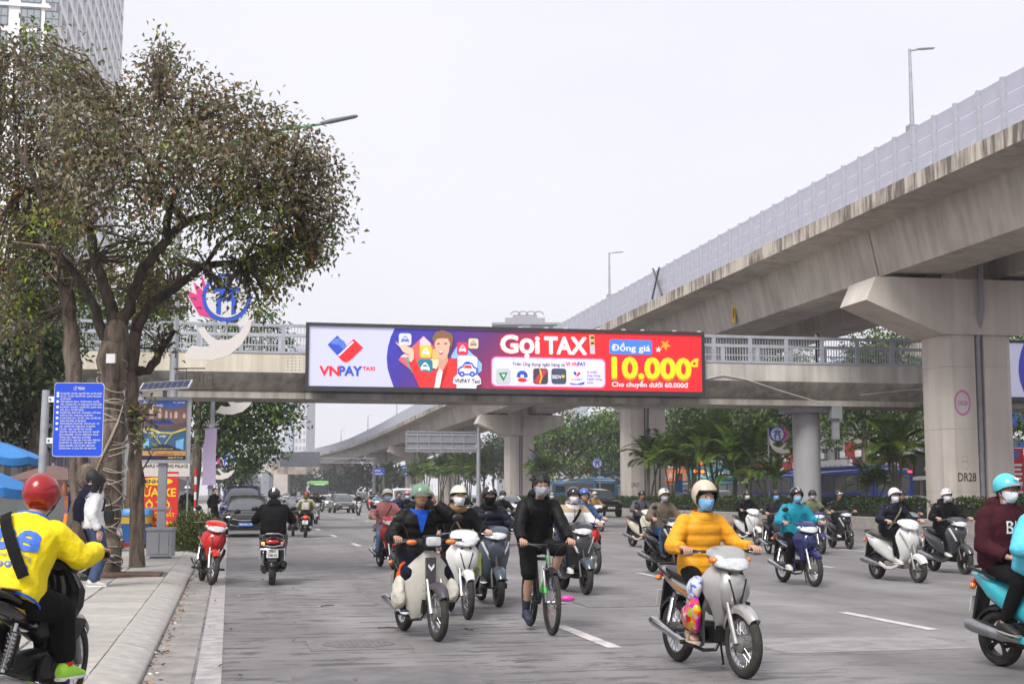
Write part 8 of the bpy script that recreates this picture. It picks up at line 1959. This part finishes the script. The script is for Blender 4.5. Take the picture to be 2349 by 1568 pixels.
l1, p1 = lamp_pole('grey street lamp pole carrying the pink emblem, green arm above the tree', 391, 38, 4.95, 11.1)
l2, p2 = lamp_pole('second street lamp pole, beyond the footbridge, with lilac banner', 483, 70, 4.9, 12.1)
c1 = AT(520, 682, 37.8); em1 = emblem('large pink and blue emblem with white mosaic crescent on the near lamp pole', Matrix.Translation(c1) @ Matrix.Scale(.98, 4))
b = MB(); k_ = .98
b.tube([(p1.x-c1.x,.2,-.2),(-.5,.1,-.2)],.02,6);b.tube([(p1.x-c1.x,.2,-1.45),(-.2,.1,-1.5)],.025,6);b.tube([(.02,.06,-.6),(.02,.06,-1.25)],.02,6);b.tube([(-1.4,.15,.5),(-1.4,.15,-1.5)],.02,6);b.build('mounting_bar',GALV,em1)
b = MB(); fx_ = p1.x - c1.x
for z in (-1.98, -2.55): b.tube([(fx_, .1, z), (fx_ + 1.15 - (.25 if z > -2 else 0), .1, z)], .02, 5)
for pts in ([(.1,-2.0),(.38,-2.0),(.38,-2.36),(.08,-2.36),(.08,-2.12),(.28,-2.12),(.28,-2.26),(.18,-2.26)],[(.38,-2.1),(.6,-2.1),(.6,-2.22),(.75,-2.22),(.75,-2.34),(.86,-2.34)],[(.86,-2.46),(.86,-2.15),(1.12,-2.15),(1.12,-2.46)],[(1.12,-2.3),(.95,-2.3),(.95,-2.2)]):b.tube([(fx_+x,.1,z) for x,z in pts],.012,4)
b.build('scroll_bracket',mat('dark_scroll',(.07,.06,.05),.6),l1).location=c1-p1;l1.children[-1].rotation_euler=(0,0,-RA);l1.children[-1].location=Matrix.Rotation(-RA,3,'Z')@(c1-p1)
c2 = AT(553, 866, 69.8); em2 = emblem('second emblem, only its white crescent showing under the footbridge', Matrix.Translation(c2) @ Matrix.Scale(1.05, 4))
c3 = AT(521, 1052, 108); emblem('far emblem half hidden in the left trees', Matrix.Translation(c3) @ Matrix.Scale(.9, 4))
bn = thing('lilac_banner', 'lilac vertical banner with lotus finial on the second lamp pole', 'banner', AT(478, 1133, 69.7))
a, d = AT(461, 1112, 69.6), AT(496, 982, 69.6); bz = bn.location
b = MB(); rg = []
for i in range(9):z=a.z+(d.z-a.z)*i/8;q=.05*math.sin(i*1.1);rg.append([(a.x-bz.x+q+(.08*(i/8)),q*.5,z-bz.z),(d.x-bz.x+q*.5,-q,z-bz.z),(d.x-bz.x+q*.5,-q+.01,z-bz.z),(a.x-bz.x+q+(.08*(i/8)),q*.5+.01,z-bz.z)])
b.loft(rg); b.build('cloth', cloth('lilac', (.55, .45, .66), .1, .1), bn)
b = MB()
for k in range(7):an=rad(-66+k*22);b.tube([(.05+.42*q*math.sin(an)*(1+.2*math.sin(3*q)),0,d.z-bz.z+.05+.42*q*math.cos(an)) for q in np.linspace(0,1,6)],.02,5)
b.build('lotus_finial', mat('finial_white', (.6, .6, .62), .4), bn)
b = MB(); b.tube([(-.35, 0, d.z - bz.z), (.5, 0, d.z - bz.z)], .02, 6); b.build('banner_rod', GALV, bn)
for (x,y,t_,k,oo,lb) in ((1232,1048,29.8,.75,False,'small emblem on a crescent right of the third pier'),(1370,1062,29.8,.62,True,'white and blue petal emblem left of the second pier'),(1783,995,29.9,.60,False,'emblem with red petals left of the round column')):
 u=(x-1174.5)/F;Y=t_/(u*RC+RS);c=AT(x,y,Y);e=emblem(lb,Matrix.Translation(c)@Matrix.Scale(k,4)@(Matrix.Scale(-1,4,Vector((1,0,0))) if x>1700 or x==1232 else Matrix.Identity(4)),outline_only=oo)
 b=MB();b.tube([(.8 if not oo else .35,.2,-c.z/k),(.8 if not oo else .35,.2,.6)],.06,6);b.tube([(.8 if not oo else .35,.2,-.4),(0,.08,-.4)],.03,5);b.build('post',GALV,e)
u = (2331 - 1174.5) / F; Y = 61.; a, d = AT(2316, 1141, Y), AT(2347, 1028, Y)
o = thing('red_banner', 'red vertical banner with white lines and round badge right of the stencilled pier', 'banner', (0, 0, 0))
b = MB(); b.bx(a.x, d.x, Y, Y + .02, a.z, d.z); b.build('cloth', mat('banner_red', (.55, .02, .03), .6), o, smooth=False)
b = MB()
for i in range(7): z = a.z + .2 + i * .2; b.bx(a.x + .08 + (i % 3) * .03, d.x - .08 - (i % 2) * .05, Y - .012, Y - .006, z, z + .1)
b.build('lettering', WHITEP, o, smooth=False)
b = MB(); b.flat(circ((a.x + d.x) / 2, d.z - .27, .16), (0, Y - .01, 0), (1, 0, 0), (0, 0, 1)); b.build('badge', mat('badge_blue', (.05, .15, .6), .5), o, smooth=False)
b = MB(); b.tube([(d.x + .1, Y + .05, 0), (d.x + .1, Y + .05, d.z + .1)], .05, 6); b.tube([(a.x, Y + .05, d.z), (d.x + .1, Y + .05, d.z)], .02, 5)
for k in range(5): an = rad(-50 + k * 25); b.tube([((a.x + d.x) / 2 + .3 * q * math.sin(an), Y, d.z + .05 + .4 * q * math.cos(an)) for q in (0, .5, 1)], .02, 5)
b.build('post', GALV, o)
Y = 92.; a, d = AT(1674, 1130, Y) if False else AT(1549, 1130, 110), AT(1564, 1084, 110)
o=thing('blue_banner','narrow blue vertical banner right of the second pier','banner');b=MB();a,d=AT(1678-128,1128,100),AT(1565,1085,100);b.bx(a.x,d.x,100,100.03,a.z,d.z);b.build('cloth',mat('banner_blue',(.02,.18,.5),.6),o,smooth=False);b=MB();b.flat(circ((a.x+d.x)/2,d.z-.3,.17),(0,99.98,0),(1,0,0),(0,0,1));b.build('badge',mat('badge_orange',(.6,.25,.1),.5),o,smooth=False);b=MB();b.tube([(d.x,100.05,0),(d.x,100.05,d.z)],.04,6);b.build('post',GALV,o)
o = thing('traffic_signal', 'orange lit signal lamps among the palm fronds', 'traffic light'); Ys = 112.
for x, y in ((1607, 1062), (1595, 1080), (1611, 1081)):
 p=AT(x,y,Ys);b=MB();b.box(p,(.36,.2,.42));q=b.build('lamp_housing',BLACK,o,smooth=False);b=MB();b.ell(p-Vector((0,.1,0)),(.15,.05,.15),12,8);b.build('lamp',mat('signal_orange',(1.,.14,.02),.4,emit=1.6),q)
p = AT(1603, 1062, Ys); b = MB(); b.tube([(p.x, Ys + .2, 0), (p.x, Ys + .2, p.z + .5)], .08, 6); b.build('post', GALV, o)

# ================================================================== bus route sign
Ysn = 20.2; cs = AT(180, 962, Ysn)
o = thing('route_sign', 'blue bus route sign headed Lộ trình on a grey pole', 'sign', cs, rad(6))
SB = mat('sign_route_blue', (.012, .075, .66), .4, var=.06)
b = MB(); w, h = .355, .54; b.prism(rrect(-w, -h, w, h, .05), (0, .012, 0), (1, 0, 0), (0, 0, 1), (0, -.024, 0)); pl = b.build('plate', SB, o, smooth=False)
b=MB();b.loft([[(x*k,y,z*k) for x,z in rrect(-w,-h,w,h,.05)] for y,k in ((-.014,1.0),(-.014,1.012),(.016,1.012),(.016,1.0))],caps=False);b.build('edge',WHITEP,pl,smooth=False)
lines=['BX GIA LÂM - TÂY SƠN - NGUYỄN TRÃI - BX YÊN NGHĨA','BÁC CỔ - TÂY SƠN - NGUYỄN TRÃI - QUANG TRUNG(HĐ) -','BX YÊN NGHĨA','TRẦN KHÁNH DƯ - ĐẠI LA - TRƯỜNG CHINH - NGUYỄN','TRÃI - LÊ TRỌNG TẤN - HV CHÍNH SÁCH VÀ PHÁT TRIỂN','BX GIÁP BÁT - CHÙA BỘC - NGUYỄN TRÃI - QUANG TRUNG','(HĐ) - BA LA - BX YÊN NGHĨA','NGUYỄN TRÃI - NGÃ TƯ SỞ - GIẢI PHÓNG - PHỐ VỌNG -','KHUẤT DUY TIẾN - PHẠM HÙNG - BX MỸ ĐÌNH','BX NAM THĂNG LONG - CẦU GIẤY - LÁNG - NGUYỄN TRÃI -','QUANG TRUNG(HĐ) - BX YÊN NGHĨA','TRẦN KHÁNH DƯ - ĐẠI CỒ VIỆT - ĐÀO DUY ANH - TÂY','SƠN - NGUYỄN TRÃI - PHẠM HÙNG - BX MỸ ĐÌNH','CẦU GIẤY - LÁNG - NGUYỄN TRÃI - NGUYỄN','XUÂN YÊM - CẦU BƯƠU - PHAN TRỌNG TUỆ - TAM HIỆP','KĐT OCEAN PARK - CỔ LINH - MINH KHAI - ĐẠI LA -','TRƯỜNG CHINH - PHẠM HÙNG - BX MỸ ĐÌNH','CV NƯỚC HỒ TÂY - NGHI TÀM - THANH NIÊN - TRẦN PHÚ -','NGUYỄN TRÃI - ĐL THĂNG LONG - KĐT SMART CITY','HOÀNG LONG BIÊN - CHU HUY MÂN - MINH KHAI -','TRƯỜNG CHINH - LÊ TRỌNG TẤN - KĐT SMART CITY']
b = MB(); b.text('LỘ TRÌNH', (0, -.0135, h - .10), (1, 0, 0), (0, 0, 1), .062, .012, width=.16, align='CENTER')
for i,l in enumerate(lines):b.text(l,(-.265,-.0135,h-.165-i*.0405),(1,0,0),(0,0,1),.034,.014,width=min(.60,.0122*len(l)) if len(l)>30 else .0125*len(l))
b.build('lettering', WHITEP, pl, smooth=False)
b = MB()
for i in (0, 1, 3, 5, 7, 9, 11, 13): b.flat(circ(-.305, h - .152 - i * .0405, .021, 14), (0, -.0135, 0), (1, 0, 0), (0, 0, 1))
b.build('route_number', WHITEP, pl, smooth=False)
pp = AT(107, 895, Ysn + .05); pb = pp - cs
pole = MB(); pole.tube([(-.49, .05, pb.z), (-.53, .05, -cs.z + PAVE_Z - .05)], .058, 14); po_ = pole.build('pole', GALV, o)
for z in (.30,-.31):b=MB();b.box((-.415,.03,z),(.15,.03,.085));q=b.build('bracket',WHITEP,po_,smooth=False);b=MB();b.ell((-.42,.01,z),(.014,.01,.014),8,6);b.build('bolt',INK,q)

# ================================================================== solar advertising stand
pb = G(368, 1279, PAVE_Z); Ya = pb.y
o = thing('advertising_stand', 'grey solar-powered advertising stand with poster on the pavement', 'advertising stand', pb, rad(3))
GM = mat('stand_grey', (.36, .37, .40), .5, .15, var=.12, vscale=2.)
k = Ya / F
b=MB();b.bx(-.27,.27,-.22,.22,.04,.63);b.bx(-.29,.29,-.24,.24,.60,.66);b.bx(-.2,.2,-.15,.15,-.02,.04);q=b.build('base_cabinet',GM,o,smooth=False)
b = MB(); b.bx(-.21, .0, -.235, -.222, .1, .56); b.bx(.02, .21, -.235, -.222, .1, .56); b.build('cabinet_door', GM, q, smooth=False)
b = MB(); b.bx(-.09, .09, -.06, .06, .6, 2.1); b.bx(-.32, .22, -.08, -.03, 1.05, 1.10); b.build('post', GM, o, smooth=False)
zb, zt = 2.06, 3.51; wq = .57
b = MB(); b.bx(-wq, wq, -.09, .09, zb, zt); lb_ = b.build('light_box', GM, o, smooth=False)
b = MB()
for x in (-wq, wq): b.bx(x - .035, x + .035, -.115, -.09, zb, zt)
for z in (zb + .035, zt - .035): b.bx(-wq + .035, wq - .035, -.115, -.09, z - .035, z + .035)
b.build('bezel', mat('bezel_grey', (.5, .51, .54), .4, .3), lb_, smooth=False)
def pst_(name,out,c,k_,em=.12):b=MB();b.flat(out,(0,-.092-.003*k_,0),(1,0,0),(0,0,1));return b.build(name,mat('poster_%s%d'%(name,k_),c,.4,var=.3,vscale=6,emit=em) if not isinstance(c,bpy.types.Material) else c,lb_,smooth=False)
x0, x1, z0, z1 = -.5, .5, zb + .07, zt - .07; Hh = z1 - z0
def pq(*pts): return [(x0 + (x1 - x0) * a, z0 + Hh * c) for a, c in pts]
pst_('sky',pq((0,.5),(1,.5),(1,1),(0,1)),(.06,.12,.42),0);pst_('terrace',pq((0,.55),(1,.55),(1,.92),(.72,.85),(.3,.90),(0,.95)),(.16,.10,.09),1)
for i,(a,c,hh) in enumerate(((.24,.1,.20),(.42,.07,.16),(.56,.05,.13),(.66,.04,.1),(.77,.07,.11),(.95,.06,.08))):pst_('arch',pq((a-c/2,.70),(a+c/2,.70),(a+c/2,.70+hh*.75),(a+c*.25,.70+hh),(a-c*.25,.70+hh),(a-c/2,.70+hh*.75)),(.55,.36,.30),2)
pst_('pool', pq((.1, .60), (.75, .60), (.62, .68), (.2, .66)), (.02, .05, .22), 2); pst_('deck', pq((.2, .50), (1, .50), (1, .64), (.7, .60)), (.12, .08, .08), 3)
pst_('gym',pq((0,.15),(1,.15),(1,.5),(0,.5)),(.05,.13,.26),0);pst_('gym_window',pq((.08,.2),(.2,.2),(.2,.36),(.08,.34)),(.2,.5,.75),1);pst_('gym_window',pq((.78,.18),(.95,.16),(.95,.36),(.78,.32)),(.15,.3,.42),1);pst_('gym_floor',pq((0,.15),(1,.15),(.6,.26),(.4,.26)),(.03,.04,.07),1)
pst_('gold_curve',pq((0,.52),(.2,.54),(.45,.47),(.7,.46),(1,.54),(1,.50),(.7,.43),(.45,.44),(.2,.50),(0,.49)),(.62,.5,.08),4);pst_('gold_ray',pq((.2,.5),(.24,.5),(.47,.26),(.44,.26)),(.5,.42,.08),4);pst_('gold_ray',pq((.7,.46),(.74,.46),(.56,.26),(.53,.26)),(.5,.42,.08),4)
pst_('strip', pq((0, .07), (1, .07), (1, .15), (0, .15)), (.6, .32, .12), 2); pst_('foot', pq((0, 0), (1, 0), (1, .07), (0, .07)), (.02, .025, .06), 2)
b = MB()
for s_,x,z,w_,hh in (('Bể bơi',.06,.945,.24,.085),('trên mây',.14,.895,.36,.08),('HC CENTER',.70,.945,.26,.055),('Phòng tập',.06,.44,.38,.085),('trên mây',.24,.38,.34,.08)):b.text(s_,(x0+x*(x1-x0),-.110,z0+z*Hh),(1,0,0),(0,0,1),hh,.004,width=w_*(x1-x0),shear=.2)
b.build('poster_lettering', mat('poster_white', (.75, .75, .78), .5, emit=.1), lb_, smooth=False)
b=MB();b.text('QUÉT QR ĐỂ NHẬN ƯU ĐÃI',(x0+.3,-.110,z0+.17*Hh),(1,0,0),(0,0,1),.045,.003,width=.42);b.text('0988.79.79.43',(x0+.62,-.110,z0+.02*Hh),(1,0,0),(0,0,1),.055,.006,width=.32);b.build('poster_lettering',mat('poster_yellow',(.75,.6,.1),.5,emit=.1),lb_,smooth=False)
b=MB();b.text('1 VÉ BƠI MIỄN PHÍ',(x0+.33,-.110,z0+.085*Hh),(1,0,0),(0,0,1),.05,.006,width=.42,shear=.2);b.build('poster_lettering',mat('poster_redtext',(.55,.04,.03),.5),lb_,smooth=False)
sp_=link('solar_panel',None,o);b=MB();b.bx(-.55,.55,-.3,.3,-.02,.02);me=b.mesh('solar_panel');me.materials.append(mat('panel_frame',(.6,.6,.62),.4,.3));bpy.data.objects.remove(sp_);sp_=link('solar_panel',me,o,(.02,-.05,3.76));sp_.rotation_euler=(rad(21),rad(-4),0)
cm = MB(); cm.box((0, 0, 0), (.12, .25, .006)); cme = cm.mesh('solar_cell'); cme.materials.append(mat('solar_glass', (.012, .018, .06), .45, spec=.2))
for i in range(8):
 for j in range(2): link('solar_cell', cme, sp_, (-.455 + i * .13, -.138 + j * .272, .0235))
b = MB(); b.tube([(0, 0, 3.45), (0, 0, 3.76)], .05, 10); b.build('panel_mast', GALV, o)

# ================================================================== things on the left pavement
def board(name, label, x0, y0, x1, y1, Y, m, cat='sign'):
 a, d = AT(x0, y1, Y), AT(x1, y0, Y); o = thing(name, label, cat, ((a.x + d.x) / 2, Y, 0)); w = (d.x - a.x) / 2
 b = MB(); b.bx(-w, w, -.03, .03, a.z, d.z); b.build('panel', m, o, smooth=False); b = MB()
 for s in (-1, 1): b.tube([(s * w * .9, .06, 0.1), (s * w * .9, .06, d.z)], .025, 6)
 b.build('leg', STRUT, o); return o, w, a.z, d.z
SRED = mat('sign_red', (.62, .025, .02), .5, var=.1); SYEL = mat('sign_yellow', (.85, .58, .02), .5, var=.05)
o, w, za, zt = board('car_wash_sign', 'red and yellow car-wash sign Rửa xe behind the advertising stand', 306, 1092, 410, 1212, 36., SRED)
b = MB(); b.flat(circ(0, zt - .13, w * .75, 28, .1), (0, -.034, 0), (1, 0, 0), (0, 0, 1)); b.build('name_oval', SYEL, o, smooth=False)
b=MB();b.text('MINH',(-.16,-.04,zt-.18),(1,0,0),(0,0,1),.15,.012,width=.42,align='CENTER');b.build('name_lettering',mat('sign_navy_text',(.02,.03,.16),.5),o,smooth=False)
b=MB();b.text('RỬA XE',(0,-.034,zt-.52),(1,0,0),(0,0,1),.30,.02,width=w*1.8,align='CENTER');b.text('Ô TÔ',(0.05,-.034,zt-.83),(1,0,0),(0,0,1),.26,.02,width=w*1.1,align='CENTER');b.text('DỌN NỘI THẤT',(0,-.034,zt-1.05),(1,0,0),(0,0,1),.14,.012,width=w*1.75,align='CENTER');b.text('RỬA MÁY',(.1,-.034,zt-1.27),(1,0,0),(0,0,1),.14,.012,width=w*1.3,align='CENTER');b.build('lettering',SYEL,o,smooth=False)
o,w,za,zt=board('palace_sign','white sign with black letters partly behind the advertising stand',327,1060,436,1092,37.5,mat('sign_offwhite',(.62,.60,.56),.6))
b=MB();b.text('MAPLE WEDDING PALACE',(0,-.036,zt-.14),(1,0,0),(0,0,1),.13,.008,width=w*1.85,align='CENTER');b.build('lettering',INK,o,smooth=False)
b = MB(); b.bx(-.2, .35, -.04, -.034, za + .08, za + .13); b.build('arrow', SRED, o, smooth=False)
pb = G(312, 1256, PAVE_Z)
o = thing('waste_bin', 'blue and yellow wheeled waste bin beside the tree', 'waste bin', pb, rad(4)); BB_ = mat('bin_blue', (.03, .15, .42), .5, var=.25, vscale=4)
b=MB();b.loft([ring((0,0,z),(w_,0,0),(0,d_,0),16,6.) for z,w_,d_ in ((.15,.30,.26),(.6,.35,.31),(.62,.36,.32),(.66,.36,.32))]);b.build('body',BB_,o)
b=MB();b.loft([ring((0,0,z),(w_,0,0),(0,d_,0),16,6.) for z,w_,d_ in ((.63,.365,.325),(.83,.375,.335))]);b.build('band',mat('bin_yellow',(.62,.40,.05),.5,var=.2),o)
b=MB();b.loft([ring((0,0,z),(w_,0,0),(0,d_,0),16,5.) for z,w_,d_ in ((.83,.40,.36),(.9,.40,.36),(1.0,.36,.3),(1.02,.2,.2))]);b.build('lid',mat('bin_lid_blue',(.05,.25,.6),.45,var=.15),o)
for x in (-.3, .3): b = MB(); b.lathe([(.02, -.03), (.1, -.03), (.1, .03), (.02, .03)], (x, -.25, .1), axis='x', n=16); b.build('wheel', RUBBER, o)
pb = G(287, 1262, PAVE_Z); o = thing('hand_trolley', 'red low trolley with blue wheel beside the waste bin', 'trolley', pb, rad(-10))
b=MB();b.bx(-.3,.25,-.15,.15,.1,.2);b.build('bed',mat('trolley_red',(.4,.04,.04),.6,var=.3),o,smooth=False);b=MB();b.lathe([(.03,-.03),(.13,-.03),(.13,.03),(.03,.03)],(.33,-.18,.13),axis='y',n=18);b.build('wheel',mat('wheel_blue',(.08,.2,.4),.5),o);b=MB();b.tube([(-.28,0,.2),(-.28,.1,.9)],.02,6);b.build('handle',DKMET,o)
pb=G(290,1254,PAVE_Z);o=thing('wooden_stake','brown wooden stake standing between tree and waste bin','stake',pb);b=MB();b.loft([[(-.05,-.03,0),(.05,-.03,0),(.05,.03,0),(-.05,.03,0)],[(-.04,-.03,2.0),(.06,-.03,2.0),(.06,.03,2.0),(-.04,.03,2.0)]]);b.build('post',mat('stake_wood',(.18,.11,.07),.9,var=.35,vscale=5),o,smooth=False);b=MB();b.prism([(-.15,.8),(.4,.78),(.48,.74),(-.1,.74)],(0,-.05,0),(1,0,0),(0,0,1),(0,.3,0));b.build('shelf',mat('shelf_brown',(.35,.16,.1),.8),o,smooth=False)
p=AT(448,1133,37.);o=thing('striped_pole','red and white striped pole beside the second lamp pole','pole',(p.x,p.y,PAVE_Z));b1,b2_=MB(),MB();zt=AT(448,1075,37.).z
n = 10
for i in range(n): z0 = (zt - .12) * i / n; (b1 if i % 2 else b2_).lathe([(.035, z0), (.035, z0 + (zt - .12) / n)], n=10)
b1.build('red_band', SRED, o); b2_.build('white_band', WHITEP, o)
def umbrella(label, x, y, Y, r, h, m, n=8, tilt=0):
 c = AT(x, y, Y); o = thing('market_umbrella', label, 'umbrella', (c.x, c.y, PAVE_Z), tilt); z = c.z - PAVE_Z
 for k_ in range(n):
  a0, a1 = 2 * math.pi * k_ / n, 2 * math.pi * (k_ + 1) / n; b = MB(); rows = []
  for q in np.linspace(0, 1, 5):
   rr_ = r * q; sag = .04 * q; row = []
   for w_ in np.linspace(0, 1, 5): a = a0 + (a1 - a0) * w_; row.append((rr_ * math.cos(a), rr_ * math.sin(a), z - h * q ** 1.25 - sag * 1.2 * math.sin(math.pi * w_)))
   rows.append(row)
  rows.append([(x_ * 1.0, y_ * 1.0, z_ - .16) for x_, y_, z_ in rows[-1]]); b.loft(rows, False, False); b.build('panel', m, o)
 b = MB(); b.tube([(0, 0, 0), (0, 0, z + .05)], .03, 8); b.build('pole', GALV, o)
 b = MB()
 for k_ in range(n): a0 = 2 * math.pi * k_ / n; b.tube([(0, 0, z - .6), (r * .5 * math.cos(a0), r * .5 * math.sin(a0), z - h * .45)], .012, 5)
 b.build('rib', GALV, o)
UB=mat('umbrella_blue',(.035,.22,.58),.6,var=.2,vscale=3);UR=mat('umbrella_brown',(.17,.10,.085),.7,var=.25,vscale=3);UR2=mat('umbrella_red',(.38,.08,.05),.7,var=.2)
umbrella('nearer blue market umbrella at the left edge',-45,1070,24.,.95,.36,UB);umbrella('farther blue market umbrella above the nearer one',-2,1012,30.,.92,.34,UB,tilt=.3);umbrella('brown and red market umbrella under the route sign',122,1066,33.,1.1,.32,UR,6,.4)
pb = G(40, 1300, PAVE_Z); o = thing('market_cart', 'cluttered food cart under the blue umbrellas', 'cart', pb, .2)
b=MB();b.bx(-.9,.9,-.35,.35,.5,.9);b.build('body',mat('cart_blue',(.05,.08,.2),.6,var=.3),o,smooth=False);b=MB();b.bx(-.85,.85,-.3,.3,.9,1.35);b.build('glass_case',glass_mat('case_glass',(.14,.15,.15),.15),o,smooth=False);b=MB()
for x in (-.6, .6): b.lathe([(.03, -.03), (.25, -.03), (.25, .03), (.03, .03)], (x, -.38, .25), axis='y', n=20)
b.build('wheel', RUBBER, o)
rr = random.Random(2)
for i in range(9):b=MB();b.lathe([(.01,0),(.06,0),(.06,.16),(.03,.22),(.03,.26),(.01,.26)],(-.8+i*.2,rr.uniform(-.2,.2),1.35),n=10);b.build('jar',mat('jar_%d'%(i%4),[(.3,.1,.05),(.4,.35,.1),(.1,.2,.1),(.4,.4,.4)][i%4],.4),o)
pb=G(148,1302,PAVE_Z);o=thing('orange_cone_post','orange traffic post behind the waiting women','post',pb);b=MB();b.lathe([(.02,0),(.14,0),(.14,.04),(.07,.06),(.06,.9),(.045,.93),(.05,.98),(.03,1.02),(.01,1.02)],n=16);b.build('body',mat('post_orange',(.8,.22,.02),.5),o)
p = G(236, 1330, PAVE_Z)
b=MB();b.loft([ring((0,0,z),(w_,0,0),(0,.05,0),12,4.) for z,w_ in ((0,.11),(.02,.13),(.2,.13),(.22,.11))]);b.tube([(-.1,0,.2),(-.05,0,.42),(.05,0,.42),(.1,0,.2)],.01,6);q=b.build('handbag',BLACK);q.location=AT(243,1200,p.y);tag(q,'small black handbag carried by the person in navy cardigan','handbag')

# ================================================================== litter
b = MB(); b2_ = MB(); b3 = MB(); rr = random.Random(12)
for i in range(420):
 s=6+24*rr.random()**1.6;t=KT+abs(rr.gauss(0,.06))+.02 if rr.random()<.8 else rr.uniform(KT,1.2);p=R(t,s,.012);a=rr.uniform(0,6.28);L_=rr.uniform(.02,.055);u=V3((math.cos(a),math.sin(a),rr.uniform(-.2,.5)))*L_;v=V3((-math.sin(a),math.cos(a),rr.uniform(-.2,.4)))*L_*.5
 (b if rr.random() < .55 else b2_ if rr.random() < .75 else b3).add([V3(p), V3(p) + u * .5 + v, V3(p) + u, V3(p) + u * .5 - v], [(0, 1, 2), (0, 2, 3)])
for mb,m,nm in ((b,mat('dead_leaf_dark',(.10,.06,.035),.9),'fallen_leaves'),(b2_,mat('dead_leaf_tan',(.36,.20,.10),.9),'fallen_leaves'),(b3,mat('paper_scrap',(.66,.64,.6),.8),'paper_litter')):
 q=mb.build(nm,m,smooth=False);stuff(q,{'dead_leaf_dark':'dark dead leaves lying along the gutter','dead_leaf_tan':'tan dead leaves lying along the gutter','paper_scrap':'white paper scraps along the gutter'}[m.name],'litter')
p=G(1300,1378);b=MB();b.loft([ring((x,0,.035),(0,w_,0),(0,0,h_),12) for x,w_,h_ in ((-.09,.02,.015),(-.06,.05,.04),(.02,.06,.05),(.08,.045,.035),(.11,.015,.01))]);q=b.build('crushed_packet',mat('magenta_packet',(.70,.06,.42),.4,var=.4,vscale=25));q.location=p;tag(q,'crushed magenta packet lying on the asphalt beside the bicycle','litter')
p=G(1278,1384);b=MB();b.add([(-.1,-.05,.012),(.1,-.06,.02),(.12,.05,.014),(-.08,.06,.02)],[(0,1,2,3)]);q=b.build('paper_scrap',WHITEP);q.location=p;tag(q,'white paper scrap beside the crushed magenta packet','litter')
for i, (x, y) in enumerate(((935, 1240), (1040, 1195), (860, 1185))):
 p = G(890, 1441) if i == 0 else G(750, 1390) if i == 1 else G(1075, 1444)
 b=MB();b.tube([(-.12,0,.012),(0,.02,.016),(.13,-.01,.012)],.008,5);q=b.build('twig',BARK);q.location=p;q.rotation_euler=(0,0,i);tag(q,('dry twig on the asphalt left of the ivory motorbike','dry twig on the asphalt behind the grey retro scooter','dry twig on the asphalt in front of the white motorbike')[i],'twig')

# ================================================================== haze
HZ = True
if HZ:
 b = MB(); b.bx(-420, 420, -90, 860, -1.0, 130.); h_ = b.build('haze', None, smooth=False); h_.data.materials.clear()
 m=bpy.data.materials.new('haze_air');m.use_nodes=True;nt=m.node_tree;nt.nodes.remove(nt.nodes['Principled BSDF']);pv=nd(nt,'VolumePrincipled');pv.inputs['Density'].default_value=.0004;pv.inputs['Color'].default_value=(.93,.94,1.,1);pv.inputs['Anisotropy'].default_value=.2
 nt.links.new(pv.outputs['Volume'],nt.nodes['Material Output'].inputs['Volume']);h_.data.materials.append(m);h_['kind']='stuff';h_['label']='thin pale haze over the whole street'
